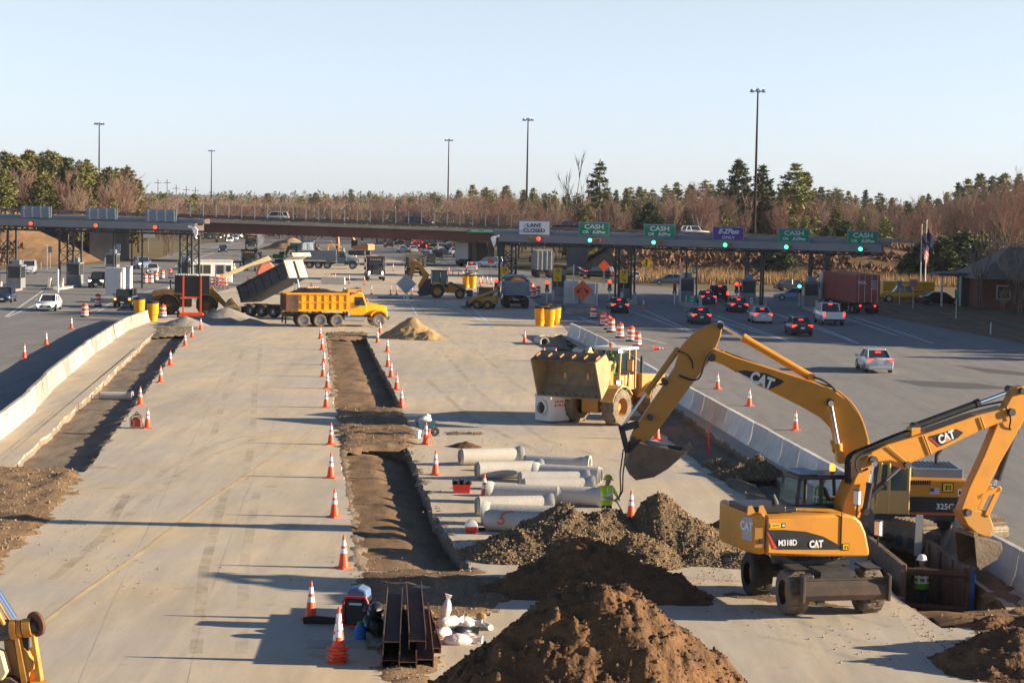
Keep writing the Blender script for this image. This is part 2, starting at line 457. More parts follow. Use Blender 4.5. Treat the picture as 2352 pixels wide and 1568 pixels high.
def wall_strip(name, loop, depth, mat, flare=.12):
    mb = MB(mat); n = len(loop)
    c = sum((Vector((p[0], p[1], 0)) for p in loop), Vector()) / n
    rows = []
    for k, (dz, fl) in enumerate(((.004, 0), (-.12 * depth, .0), (-.55 * depth, .5), (-depth - .25, 1.))):
        row = []
        for p in loop:
            q = Vector((p[0], p[1], 0)); d = (c - q).normalized()
            j = noise.noise_vector(Vector((p[0] * 1.7, p[1] * 1.7, dz * 3))) * .06 * (k > 0)
            row.append(Vector((q.x + d.x * flare * fl + j.x, q.y + d.y * flare * fl + j.y, dz)))
        rows.append(row)
    vs = [q for r in rows for q in r]
    fs = [(k * n + i, k * n + (i + 1) % n, (k + 1) * n + (i + 1) % n, (k + 1) * n + i) for k in range(3) for i in range(n)]
    mb.add(vs, fs)
    struct(mb.build(name, smooth=50, fix=False))
    if mat is not None and depth < 1:
        m2 = MB(CONC); r2 = []
        for dz, fl in ((.0045, -.004), (-.10, .012)):
            r2.append([Vector((p[0] + (c - Vector((p[0], p[1], 0))).normalized().x * fl + .02 * noise.noise(Vector((p[0] * 4, p[1] * 4, dz))), p[1] + (c - Vector((p[0], p[1], 0))).normalized().y * fl, dz)) for p in loop])
        m2.add(r2[0] + r2[1], [(i, (i + 1) % n, (i + 1) % n + n, i + n) for i in range(n)])
        struct(m2.build('slab_edge', smooth=0))

def fnoise(x, y, f, o=5, s=0.):
    return noise.fractal(Vector((x * f + s, y * f, s)), 1.0, 2.0, o)
def inside(px, py, loop):
    """vectorised point in polygon"""
    r = np.zeros(px.shape, bool); n = len(loop)
    for i in range(n):
        x1, y1 = loop[i][0], loop[i][1]; x2, y2 = loop[(i + 1) % n][0], loop[(i + 1) % n][1]
        if y1 == y2: continue
        c = ((y1 > py) != (y2 > py)) & (px < (x2 - x1) * (py - y1) / (y2 - y1) + x1)
        r ^= c
    return r
def edge_dist(px, py, loop):
    d = np.full(px.shape, 1e9); n = len(loop)
    for i in range(n):
        x1, y1 = loop[i][0], loop[i][1]; x2, y2 = loop[(i + 1) % n][0], loop[(i + 1) % n][1]
        L2 = (x2 - x1) ** 2 + (y2 - y1) ** 2 + 1e-9
        t = np.clip(((px - x1) * (x2 - x1) + (py - y1) * (y2 - y1)) / L2, 0, 1)
        d = np.minimum(d, np.hypot(px - x1 - t * (x2 - x1), py - y1 - t * (y2 - y1)))
    return d
def field(name, x0, x1, y0, y1, res, zf, mat, keep=None, smooth=60, pebbles=None):
    """height field zf(X, Y) -> Z over a box, optionally only where keep(X, Y, Z)"""
    nx, ny = max(2, int((x1 - x0) / res)) + 1, max(2, int((y1 - y0) / res)) + 1
    X, Y = np.meshgrid(np.linspace(x0, x1, nx), np.linspace(y0, y1, ny))
    Z = zf(X, Y)
    K = np.ones(X.shape, bool) if keep is None else keep(X, Y, Z)
    mb = MB(mat)
    mb.v = [Vector(q) for q in zip(X.ravel().tolist(), Y.ravel().tolist(), Z.ravel().tolist())]
    kk = K
    cells = kk[:-1, :-1] | kk[1:, :-1] | kk[:-1, 1:] | kk[1:, 1:]
    js, is_ = np.nonzero(cells)
    mb.f = [(j * nx + i, j * nx + i + 1, (j + 1) * nx + i + 1, (j + 1) * nx + i) for j, i in zip(js.tolist(), is_.tolist())]
    used = sorted({k for f in mb.f for k in f}); rm = {k: n for n, k in enumerate(used)}
    mb.v = [mb.v[k] for k in used]; mb.f = [tuple(rm[k] for k in f) for f in mb.f]
    mb.mi = [0] * len(mb.f)
    if pebbles:
        cnt, rmin, rmax, pm = pebbles
        nb = len(mb.v)
        surf = [v.copy() for v in mb.v]
        mb.m(pm)
        for _ in range(cnt):
            p = surf[random.randrange(nb)]
            if p.z < .0: continue
            r = rmin + (rmax - rmin) * random.random() ** 3
            q = Vector((p.x + random.uniform(-res, res) / 2, p.y + random.uniform(-res, res) / 2, p.z + r * .1))
            a = [Vector((random.uniform(-1, 1), random.uniform(-1, 1), random.uniform(-1, 1))).normalized() * r * random.uniform(.6, 1.1) for _ in range(4)]
            k = random.uniform(.7, 1.3)
            ro = Matrix.Rotation(random.uniform(0, 6), 3, a[2]) * r
            vs = [q + ro @ (Vector(v) * random.uniform(.8, 1.15)) for v in ((-.6, -.6, -.5), (.6, -.55, -.6), (.55, .6, -.5), (-.55, .55, -.6), (-.5, -.6, .55), (.6, -.5, .5), (.5, .55, .6), (-.6, .5, .5))]
            mb.add(vs, [(3, 2, 1, 0), (4, 5, 6, 7), (0, 1, 5, 4), (1, 2, 6, 5), (2, 3, 7, 6), (3, 0, 4, 7)])
    return mb.build(name, smooth=smooth)
_noi = np.vectorize(lambda x, y, f, o, s: fnoise(x, y, f, o, s), otypes=[float])
def bbox(loop, m=.4):
    xs = [p[0] for p in loop]; ys = [p[1] for p in loop]
    return min(xs) - m, max(xs) + m, min(ys) - m, max(ys) + m
def trench(loop, depth, matf, matw, res, amp=.06, flare=.12, deep=None):
    def zf(X, Y):
        Z = -depth + amp * _noi(X, Y, .9, 5, 3.)
        if deep:                                   # floor falls away towards one side
            xr = np.interp(Y, deep[1][::-1], deep[0][::-1]); Z = Z - deep[2] * np.clip(1 - (xr - X) / 1.5, 0, 1.1)
        return Z
    struct(field('trench_floor', *bbox(loop), res, zf, matf))
    wall_strip('trench_wall', loop, depth + (deep[2] if deep else 0), matw, flare)
def side_of(D): q = DP(D); return [p.x for p in q], [p.y for p in q]
trench(trL, .30, DIRTG, DIRTG, .5, .05)
trench(trM1, .2, DIRT, DIRT, .3, .05, .05, side_of([(830, 750), (842, 776), (925, 938), (950, 990)]) + (.33,))
trench(trM2, .2, DIRT, DIRTG, .2, .06, .05, side_of([(900, 950), (935, 1028), (1000, 1180), (1087, 1312), (1110, 1350)]) + (.42,))
trench(trR, .32, DIRTG, DIRTG, .5, .09)
trench(pit, 1.42, DIRT, DIRT, .4, .1, .4)

def dirt_patch(name, Dpts, h, mat, res, amp=.08, rim=.6, kind='structure', pebbles=None, z0=.0):
    """spread of loose soil lying on the paving, ragged at the rim"""
    lp = DP(Dpts)
    x0, x1, y0, y1 = bbox(lp, .3)
    def zf(X, Y):
        d = np.where(inside(X, Y, lp), 1, -1) * edge_dist(X, Y, lp) + .35 * _noi(X, Y, .8, 4, 9.)
        return z0 - .05 + (h + .05) * np.clip(d / rim, -1, 1) + amp * _noi(X, Y, 1.6, 6, 1.) * np.clip(d / rim + .3, 0, 1)
    o = field(name, x0, x1, y0, y1, res, zf, mat, lambda X, Y, Z: Z > -.03, pebbles=pebbles)
    return struct(o, kind) if kind else o
PEB = M('pebble', (.30, .24, .17), .9, col2=(.17, .125, .08), thr=(.4, .6), scale=6)
PEBG = M('grey_stone', (.29, .21, .125), .85, col2=(.125, .085, .048), thr=(.35, .65), scale=4)
CLOD = M('soil_clod', (.17, .092, .043), .95, col2=(.085, .047, .025), thr=(.4, .6), scale=4)
DIRTP = M('pile_soil', (.168, .086, .035), .95, col2=(.08, .043, .02), thr=(.35, .65), scale=1.6, bump=1., bscale=7)
GRAVP = M('pile_gravel', (.20, .138, .075), .95, col2=(.105, .068, .036), thr=(.35, .65), scale=5, bump=1., bscale=16)
GREYP = M('pile_grey_gravel', (.30, .275, .245), .95, col2=(.24, .22, .19), thr=(.35, .65), scale=1.2, bump=.5, bscale=10)
dirt_patch('loose_dirt', [(770, 938), (930, 936), (940, 960), (965, 1000), (962, 1030), (780, 1034), (765, 990)], .10, DIRT, .25, .10, .5, pebbles=(700, .02, .06, PEB))
dirt_patch('loose_dirt', [(-140, 1076), (0, 1072), (205, 1080), (185, 1120), (0, 1330), (-200, 1460)], .10, DIRT, .25, .12, .5, pebbles=(1500, .02, .07, PEB))
dirt_patch('loose_dirt', [(800, 1308), (1085, 1304), (1240, 1350), (1150, 1420), (1000, 1440), (1030, 1520), (980, 1640), (820, 1640), (840, 1420), (790, 1340)], .05, DIRT, .2, .07, .6, pebbles=(900, .02, .06, PEB))
dirt_patch('loose_dirt', [(1590, 1040), (1700, 1090), (1800, 1180), (1740, 1170), (1640, 1090)], .12, DIRTG, .3, .1, .5, pebbles=(700, .03, .08, PEB))
dirt_patch('loose_dirt', [(1000, 990), (1130, 992), (1140, 999), (1010, 1002)], .05, DIRT, .25, .04, .5, pebbles=(200, .02, .05, PEB))
dirt_patch('loose_dirt', [(350, 748), (470, 750), (440, 766), (350, 772)], .06, DIRTG, .4, .06, .6, pebbles=(250, .03, .09, PEB))
dirt_patch('loose_dirt', [(745, 764), (850, 764), (848, 776), (748, 778)], .10, DIRT, .4, .08, .6, pebbles=(250, .03, .1, PEBG))
dirt_patch('loose_dirt', [(1210, 775), (1300, 775), (1300, 800), (1230, 796)], .10, DIRTG, .4, .12, .8)
for pts in ([(779, 1030), (792, 1028), (812, 1150), (838, 1312), (808, 1314), (790, 1150)], [(748, 776), (756, 776), (772, 936), (758, 936)], [(930, 1020), (950, 1022), (1020, 1180), (1110, 1312), (1080, 1314), (994, 1180)], [(430, 764), (444, 760), (320, 925), (205, 1084), (188, 1084), (300, 930)]):
    dirt_patch('loose_dirt', pts, .02, DIRTG, .12, .03, .25, pebbles=(160, .015, .035, PEB))
dirt_patch('loose_dirt', [(2228, 1300), (2300, 1322), (2352, 1372), (2380, 1430), (2318, 1412), (2292, 1378), (2226, 1330)], .08, DIRT, .2, .08, .3)
dirt_patch('loose_dirt', [(2100, 1400), (2180, 1430), (2352, 1520), (2440, 1600), (2440, 1380), (2250, 1400)], .03, DIRT, .3, .08, .5, pebbles=(200, .02, .06, PEB))
dirt_patch('loose_dirt', [(1560, 1345), (1760, 1360), (1960, 1385), (2040, 1352), (2150, 1430), (2060, 1400), (1880, 1400), (1650, 1375)], .012, DIRT, .2, .03, .5, pebbles=(350, .015, .04, PEB))

def pile(name, label, cones, mat, res, amp=.12, f=.9, pebbles=None, skirt=.25, group=None, p=6., pw=1.0):
    """loose heap: smooth union of cones (pixel x, pixel y of the base centre, height, radius)"""
    cs = []
    for px, py, h, r in cones:
        q = P(px, py); cs.append((q.x, q.y, h, r))
    x0 = min(c[0] - c[3] for c in cs) - skirt; x1 = max(c[0] + c[3] for c in cs) + skirt
    y0 = min(c[1] - c[3] for c in cs) - skirt; y1 = max(c[1] + c[3] for c in cs) + skirt
    def zf(X, Y):
        wx = X + .25 * amp / .12 * _noi(X, Y, .7, 3, 2.); wy = Y + .25 * amp / .12 * _noi(X, Y, .7, 3, 11.)
        acc = 0
        for cx, cy, h, r in cs:
            t = np.clip(1 - np.hypot(wx - cx, wy - cy) / r, 0, 1)
            t = np.where(t < .15, t * t / .3 + 0 * t, t - .075)
            t = np.where(t > .8, .8 + .7 * (t - .8), t) ** pw
            acc = acc + (h * t) ** p
        z = acc ** (1 / p)
        rim = np.clip(z / .3, 0, 1)
        return z - .03 + rim * amp * (_noi(X, Y, f, 7, 5.) + .7 * np.abs(_noi(X, Y, f * 3.1, 5, 8.)) - .8 * np.abs(_noi(X, Y, f * .8, 3, 14.)))
    o = field(name, x0, x1, y0, y1, res, zf, mat, lambda X, Y, Z: Z > -.02, pebbles=pebbles)
    tag(o, label, 'pile', group)
    return o
pile('dirt_pile', 'large brown dirt pile at the bottom edge in front of the steel beams', [(1360, 1705, 3.55, 4.5), (1215, 1720, 2.45, 3.5), (1485, 1710, 2.75, 3.3), (1080, 1735, 1.6, 2.6), (1600, 1725, 1.75, 2.6)], DIRTP, .04, .19, 1.0, (6500, .012, .055, CLOD))
pile('dirt_pile', 'dark brown soil pile in shade behind the foreground dirt pile', [(1340, 1345, 1.5, 2.3), (1440, 1352, 1.15, 2.2), (1230, 1352, .7, 1.8), (1535, 1370, .6, 1.5)], DIRTP, .05, .17, 1., (2600, .015, .05, CLOD))
pile('gravel_pile', 'tall grey brown gravel pile in front of the concrete pipes', [(1290, 1262, 1.6, 2.5), (1395, 1262, 1.45, 2.2), (1200, 1272, .8, 2.1)], GRAVP, .06, .12, 1.3, (5200, .02, .06, PEBG))
pile('gravel_pile', 'gravel pile with smooth brown top in front of the worker with the chain', [(1520, 1262, 1.95, 2.0), (1590, 1270, 1.2, 1.7), (1470, 1290, .9, 1.7)], GRAVP, .06, .12, 1.2, (3600, .02, .06, PEBG))
pile('dirt_pile', 'dark soil heap behind the wheeled excavator counterweight', [(1680, 1245, 1.05, 1.7), (1600, 1262, .6, 1.1)], DIRTP, .07, .1, 1., (300, .02, .06, CLOD))
pile('gravel_pile', 'low spread of stones at the tail of the wheeled excavator', [(1690, 1292, .42, 1.3), (1620, 1290, .4, 1.0), (1760, 1300, .3, .8)], GRAVP, .05, .08, 1.4, (1300, .02, .05, PEB))
pile('dirt_pile', 'brown excavated dirt pile at the right edge near the trench box', [(2325, 1530, 1.1, 2.0), (2425, 1500, 1.35, 2.2), (2290, 1440, .35, .9)], DIRTP, .05, .14, 1., (900, .02, .07, CLOD))
pile('gravel_pile', 'stone heap in the shaded trench beside the right barrier', [(1735, 1090, .9, 1.2), (1690, 1092, .6, 1.1), (1655, 1072, .4, 1.0)], GRAVP, .07, .12, 1.2, (900, .03, .08, PEBG))
pile('sand_pile', 'tan sand pile beside the nose of the yellow dump truck', [(945, 776, 1.85, 2.7), (985, 780, .8, 1.6)], SANDY, .09, .12, .8)
pile('gravel_pile', 'big smooth grey gravel pile behind the dump site at left', [(520, 738, 1.35, 3.6), (470, 743, .8, 2.6), (575, 745, .6, 1.9)], GREYP, .12, .05, .6)
pile('gravel_pile', 'smaller pale gravel pile before the arrow board', [(425, 748, .95, 2.3)], GREYP, .1, .05, .6)
pile('dirt_pile', 'small round dirt heap on the concrete left of the pipes', [(1067, 1026, .33, .85)], DIRTP, .05, .09, .5)
pile('sand_pile', 'distant tan earth heap under the bridge', [(668, 574, 3.0, 7.5)], SANDY, .35, .2, .4)

# painted markings, joints, patches: thin sheets
def line(name, pts, wid, mat, z=.0098):
    mb = MB(mat)
    q = DP(pts)
    L, Rr = [], []
    for i, p in enumerate(q):
        d = (q[min(i + 1, len(q) - 1)] - q[max(i - 1, 0)]).normalized()
        n = Vector((-d.y, d.x, 0)) * wid / 2
        L.append(p + n); Rr.append(p - n)
    vs = [Vector((a.x, a.y, z)) for a in L + Rr]; n = len(q)
    mb.add(vs, [(i + n, i + 1 + n, i + 1, i) for i in range(n - 1)])
    return struct(mb.build(name, smooth=0))
for pts in ([(1480, 712), (1605, 768)], [(1440, 712), (1605, 769)], [(1648, 726), (1812, 783)], [(1608, 724), (1812, 784)], [(1812, 723), (1972, 788)], [(1780, 720), (1972, 789)], [(1960, 727), (2142, 788)], [(1940, 730), (2060, 770)],
            [(944, 700), (958, 725)], [(1024, 692), (1130, 752)], [(1068, 690), (1132, 752)], [(1262, 760), (1320, 775)], [(1330, 728), (1420, 762), (1530, 790)],
            [(12, 728), (98, 668)], [(18, 728), (104, 690)], [(60, 640), (220, 634)], [(190, 722), (262, 694)], [(212, 722), (250, 702)], [(330, 672), (420, 650)], [(170, 655), (225, 640)],
            [(1000, 703), (905, 690)], [(1400, 690), (1520, 694)], [(870, 560), (1110, 632)], [(760, 553), (790, 600)], [(930, 553), (1180, 612)], [(460, 575), (560, 556)], [(400, 612), (520, 570)]):
    line('lane_marking', pts, .2, MARK)
line('lane_marking', [(725, 985), (600, 1070), (480, 1150), (330, 1265), (180, 1370), (60, 1462)], .15, YMARK)
for pts in ([(545, 776), (470, 960), (390, 1110), (250, 1400), (180, 1568)], [(690, 778), (620, 1000), (560, 1150), (470, 1400), (430, 1568)]):
    line('pavement_joint', pts, .02, JOINT, .0055)
for pts in ([(60, 1008), (310, 800)], [(0, 1062), (352, 764)], [(0, 1050), (180, 900)]):
    line('pavement_joint', pts, .08, JOINT)
TRK = smear('tyre_smear', (.36, .31, .235), .3)
TRKD = smear('mud_smear', (.27, .19, .11), .42)
for k_, (pts, mt) in enumerate((([(640, 990), (560, 1000), (480, 1025), (380, 1080), (250, 1180)], TRK), ([(660, 995), (580, 1010), (500, 1040), (400, 1096), (275, 1200)], TRK), ([(560, 800), (520, 900), (490, 1000)], TRK), ([(600, 790), (585, 900), (580, 1000), (560, 1120)], TRK), ([(520, 1120), (470, 1300), (450, 1500)], TRKD), ([(590, 1130), (560, 1300), (555, 1500)], TRK), ([(1010, 800), (1100, 900), (1250, 1010), (1420, 1060)], TRK), ([(980, 870), (1080, 960), (1240, 1040), (1400, 1080)], TRKD), ([(1090, 800), (1180, 880), (1330, 970)], TRK), ([(1560, 1340), (1700, 1352), (1900, 1400), (2050, 1440)], TRKD), ([(1600, 1375), (1720, 1390), (1880, 1440), (2060, 1500)], TRK), ([(1500, 1320), (1640, 1330), (1760, 1340)], TRKD), ([(300, 1120), (240, 1230), (120, 1330)], TRKD), ([(960, 700), (1010, 760), (1060, 800)], TRK), ([(1620, 1440), (1800, 1470), (2000, 1520)], TRK))):
    line('tyre_track', pts, .3, mt, .0062 + .0002 * k_)
sheet('asphalt_patch', DP([(2050, 872), (2240, 880), (2334, 893), (2210, 893), (2110, 886)]), [], .009, PATCH)
sheet('asphalt_patch', DP([(2190, 838), (2352, 855), (2352, 863), (2270, 856)]), [], .009, PATCH)
sheet('verge', DP([(2031, 727), (2352, 790), (2700, 890), (3000, 860), (2700, 720), (2352, 706), (2040, 690), (1900, 694)]), [], .02, BANK)
sheet('verge', DP([(2180, 706), (2290, 712), (2352, 716), (2420, 716), (2420, 704), (2200, 700)]), [], .03, M('lawn', (.10, .15, .03), .9, var=.3))
sheet('service_road', DP([(1900, 694), (2040, 690), (2352, 702), (2700, 716), (2700, 690), (2352, 684), (1900, 676), (1750, 672)]), [], .012, ASPHR)
# ================================================================== JERSEY BARRIERS
def barrier_mesh(h, mat=CONB):
    mb = MB(mat)
    pr = [(-.30, 0), (-.30, .08), (-.19, .34), (-.085, h), (.085, h), (.19, .34), (.30, .08), (.30, 0)]
    secs = []
    for x, k in ((-1.485, 0), (-1.43, 1), (1.43, 1), (1.485, 0)):
        secs.append([(x, y * (1 if k else .93), z if z < .01 or k else z - .02) for y, z in pr])
    mb.loft(secs)
    return mb
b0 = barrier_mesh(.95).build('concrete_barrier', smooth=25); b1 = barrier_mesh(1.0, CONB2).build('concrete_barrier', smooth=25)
def run(path, seg, src, label, group, first=[None]):
    L = [0]
    for a, b in zip(path, path[1:]): L.append(L[-1] + (Vector((b.x - a.x, b.y - a.y, 0))).length)
    def at(s):
        for i in range(len(L) - 1):
            if s <= L[i + 1] or i == len(L) - 2:
                t = (s - L[i]) / (L[i + 1] - L[i]); p = path[i].lerp(path[i + 1], t); return Vector((p.x, p.y, 0))
    n = int(L[-1] / seg); k = 0
    for i in range(n):
        a, b = at(i * seg), at((i + 1) * seg)
        c = (a + b) / 2; rz = math.atan2(b.y - a.y, b.x - a.x) + random.gauss(0, .006)
        if src.users_collection and src.get('used') is None:
            o = src; o['used'] = 1
        else:
            o = src.copy(); COL.objects.link(o)
        o.location = (c.x + random.gauss(0, .015), c.y, .004); o.rotation_euler = (0, 0, rz)
        tag(o, label(i), 'barrier', group)
ORD = ['first', 'second', 'third', 'fourth', 'fifth', 'sixth', 'seventh', 'eighth', 'ninth', 'tenth', 'eleventh', 'twelfth', 'thirteenth', 'fourteenth', 'fifteenth', 'sixteenth', 'seventeenth', 'eighteenth', 'nineteenth', 'twentieth']
def nth(i):
    if i < 20: return ORD[i]
    t = ['twenty', 'thirty', 'forty', 'fifty', 'sixty'][i // 10 - 2]
    return t + '-' + ORD[i % 10 - 1] if i % 10 else {'twenty': 'twentieth', 'thirty': 'thirtieth', 'forty': 'fortieth', 'fifty': 'fiftieth', 'sixty': 'sixtieth'}[t]
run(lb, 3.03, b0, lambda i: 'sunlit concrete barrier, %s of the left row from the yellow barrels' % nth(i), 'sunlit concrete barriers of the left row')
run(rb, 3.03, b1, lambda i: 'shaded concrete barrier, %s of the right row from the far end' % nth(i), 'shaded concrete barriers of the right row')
rb2 = [P(x, y, 1.0) for x, y in [(2130, 1150), (2290, 1231), (2352, 1264), (2480, 1332)]]
run(rb2, 3.03, b1, lambda i: 'concrete barrier behind the digging bucket, %s from the far end' % nth(i), 'concrete barriers behind the digging bucket')
b2 = b0.copy(); COL.objects.link(b2); del b2['used']
run([P(362, 716), P(378, 690), P(392, 672)], 3.03, b2, lambda i: 'concrete barrier beyond the yellow barrels by the arrow board, %s from near end' % nth(i), 'concrete barriers beyond the yellow barrels')
for o in list(sc.objects):
    if 'used' in o.keys(): del o['used']

# ================================================================== EMBANKMENTS
def bank(name, xa, xb, y0, y1, y2, zt, mat, res=2.0, taper=None):
    def zf(X, Y):
        f = np.clip((Y - y0) / (y1 - y0), 0, 1); f = f * f * (3 - 2 * f)
        g = np.clip((y2 + 14 - Y) / 14, 0, 1)
        t = np.clip((X - xa) / taper, 0, 1) if taper and taper > 0 else (np.clip((xb - X) / -taper, 0, 1) if taper else 1)
        return -.6 + (zt(X) + .6) * f * g * t + .35 * _noi(X, Y, .12, 5, 4.) * f
    return struct(field(name, xa, xb, y0 - 2, y2 + 14, res, zf, mat, smooth=70))
def deck_px(px): return 6.75 - (px - 630) * .0012
BR_Y = 333.0
def deck_z(x): return deck_px(CX + x * FPX / BR_Y)
xl, xr = PD(235, 500, BR_Y).x, PD(1345, 500, BR_Y).x
bank('embankment', xr - 2, 150, 306, 328, 346, lambda X: deck_z(X) - .35, BANK, 1.6, taper=9)
bank('embankment', -150, xl + 1, 300, 328, 346, lambda X: deck_z(X) - .35, BANK, 1.6, taper=-16)
# golden reed strip in front of the right bank
REED = M('reed_straw', (.30, .19, .085), .9, col2=(.21, .13, .06), scale=.25)
mb = MB(REED)
for _ in range(26000):
    px = random.uniform(1440, 2350); q = P(px, random.uniform(622, 650) + (px - 1400) * .012)
    h = random.uniform(.8, 1.7) * (1 + .3 * noise.noise(q * .2)); a = random.uniform(0, 6.28); wd = random.uniform(.025, .06)
    d = Vector((math.cos(a), math.sin(a), 0)) * wd; ln = Vector((random.gauss(0, .18), random.gauss(0, .18), h))
    mb.add([q - d, q + d, q + ln], [(0, 1, 2)])
struct(mb.build('reed_grass', smooth=0), 'stuff')
# low brown brush over the banks
BRUSH = M('brush_twig', (.17, .095, .055), .95, var=.4, scale=.25)
mb = MB(BRUSH)
for _ in range(9000):
    if random.random() < .7:
        X = random.uniform(xr + 4, 95); Y = random.uniform(305, 327)
    else:
        X = random.uniform(-110, xl - 6); Y = random.uniform(302, 327)
    f = (Y - (306 if X > 0 else 300)) / 22; f = max(0, min(1, f)); f = f * f * (3 - 2 * f)
    z = -.5 + f * (deck_z(X) + .1)
    if noise.noise(Vector((X * .13, Y * .2, 0))) < -.12: continue
    h = random.uniform(.3, 1.1); a = random.uniform(0, 6.28); wd = random.uniform(.15, .5)
    d = Vector((math.cos(a), math.sin(a), 0)) * wd
    mb.add([Vector((X, Y, z)) - d, Vector((X, Y, z)) + d, Vector((X + random.gauss(0, .4), Y + random.gauss(0, .4), z + h))], [(0, 1, 2)])
struct(mb.build('brush', smooth=0), 'stuff')

# loose stones and crumbs around the diggings
mb = MB(PEB)
for (xa, ya, xb, yb, n_, sp) in ((770, 930, 960, 1040, 260, 30), (800, 1290, 1000, 1560, 420, 60), (0, 1090, 300, 1330, 320, 50), (1200, 1290, 1700, 1330, 300, 20), (1560, 1360, 2100, 1500, 150, 50), (1560, 1020, 1780, 1180, 260, 25), (940, 1010, 1090, 1320, 160, 20), (1000, 1000, 1300, 1030, 90, 12), (300, 1330, 760, 1330, 60, 60), (2060, 1400, 2250, 1540, 160, 25)):
    for _ in range(n_):
        t_ = random.random(); q = P(xa + (xb - xa) * t_ + random.gauss(0, sp), ya + (yb - ya) * t_ + random.gauss(0, sp * .5)); r = .012 + .035 * random.random() ** 4
        a = random.uniform(.7, 1.3); q.z = .006
        mb.add([q + Vector((r, 0, 0)), q + Vector((0, r * a, 0)), q - Vector((r * a, 0, 0)), q - Vector((0, r, 0)), q + Vector((0, 0, r * .9))], [(0, 1, 4), (1, 2, 4), (2, 3, 4), (3, 0, 4)])
struct(mb.build('loose_stones', smooth=0), 'stuff')
# ================================================================== OVERPASS
br = thing('overpass_bridge', 'long highway overpass with dark red girders crossing behind the toll plaza', 'bridge', (0, BR_Y, 0))
def brseg(name, mat, x0, x1, ya, yb, za, zb, n=1):
    mb = MB(mat)
    for i in range(n):
        a, b = x0 + (x1 - x0) * i / n, x0 + (x1 - x0) * (i + 1) / n
        mb.hexa([(a, ya, deck_z(a) + za), (b, ya, deck_z(b) + za), (b, yb, deck_z(b) + za), (a, yb, deck_z(a) + za)],
                [(a, ya, deck_z(a) + zb), (b, ya, deck_z(b) + zb), (b, yb, deck_z(b) + zb), (a, yb, deck_z(a) + zb)])
    return mb.build(name, br, smooth=0)
XL, XR = xl - 4, xr + 4
brseg('deck', PARAPET, -130, 130, 0, 13, -.35, 0)
for yy in (.35, 4.3, 8.3, 12.2): brseg('girder', GIRDER, XL, XR, yy, yy + .35, -2.0, -.36)
brseg('kerb', PARAPET, -130, 130, -.28, .25, -.36, .16)
RAILB = M('brown_rail', (.115, .10, .095), .7)
brseg('guard_rail', RAILB, -130, 130, 12.6, 12.7, .42, .74)
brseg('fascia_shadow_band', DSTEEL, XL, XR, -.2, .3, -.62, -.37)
mb = MB(RAILB); mb.hexa([(-130, 0, deck_z(-130) + .3), (130, 0, deck_z(130) + .3), (130, .1, deck_z(130) + .3), (-130, .1, deck_z(-130) + .3)], [(-130, 0, deck_z(-130) + .82), (130, 0, deck_z(130) + .82), (130, .1, deck_z(130) + .82), (-130, .1, deck_z(-130) + .82)])
x = -128
while x < 128: mb.box((x, .05, deck_z(x) + .42), (.16, .2, .86)); x += 2.15
mb.build('guard_rail', br, smooth=0)
fx0, fx1 = PD(408, 500, BR_Y).x, PD(1200, 500, BR_Y).x
x = fx0; n = 0
while x < fx1:
    mb = MB(GREY); mb.box((x, -.14, deck_z(x) + 1.55), (.12, .1, 2.0)); mb.build('fence_post', br, smooth=0); x += 2.1
mb = MB(DSTEEL); x = fx0
while x < fx1: mb.box((x, -.1, deck_z(x) + 1.6), (.03, .016, 1.8)); x += .14
for k in range(12):
    z = .75 + k * .16
    mb.hexa([(fx0, -.11, deck_z(fx0) + z), (fx1, -.11, deck_z(fx1) + z), (fx1, -.09, deck_z(fx1) + z), (fx0, -.09, deck_z(fx0) + z)],
            [(fx0, -.11, deck_z(fx0) + z + .016), (fx1, -.11, deck_z(fx1) + z + .016), (fx1, -.09, deck_z(fx1) + z + .016), (fx0, -.09, deck_z(fx0) + z + .016)])
mb.build('fence_mesh', br, smooth=0)
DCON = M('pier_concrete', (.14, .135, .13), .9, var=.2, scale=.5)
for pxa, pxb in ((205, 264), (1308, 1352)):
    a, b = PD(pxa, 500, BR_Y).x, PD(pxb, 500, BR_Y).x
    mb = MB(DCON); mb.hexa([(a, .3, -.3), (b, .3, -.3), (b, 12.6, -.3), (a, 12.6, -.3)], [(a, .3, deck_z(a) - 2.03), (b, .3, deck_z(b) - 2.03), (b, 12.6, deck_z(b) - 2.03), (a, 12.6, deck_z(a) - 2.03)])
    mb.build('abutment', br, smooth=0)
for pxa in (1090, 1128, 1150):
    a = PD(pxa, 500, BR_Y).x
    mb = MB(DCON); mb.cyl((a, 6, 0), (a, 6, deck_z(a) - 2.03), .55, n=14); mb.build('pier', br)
# hanging green route sign on the bridge face
q = PD(1108, 531.5, BR_Y - .5)
s = thing('bridge_sign', 'long thin green sign on the bridge girder', 'sign', q)
mb = MB(GREENS); mb.box((0, 0, 0), (5.0, .06, .48)); mb.build('panel', s, smooth=0)
mb = MB(SIGNW); mb.box((0, -.033, .0), (4.2, .01, .05)); mb.box((-1.2, -.034, .12), (1.2, .01, .09)); mb.box((1.0, -.034, .12), (1.4, .01, .09)); mb.build('lettering', s, smooth=0)

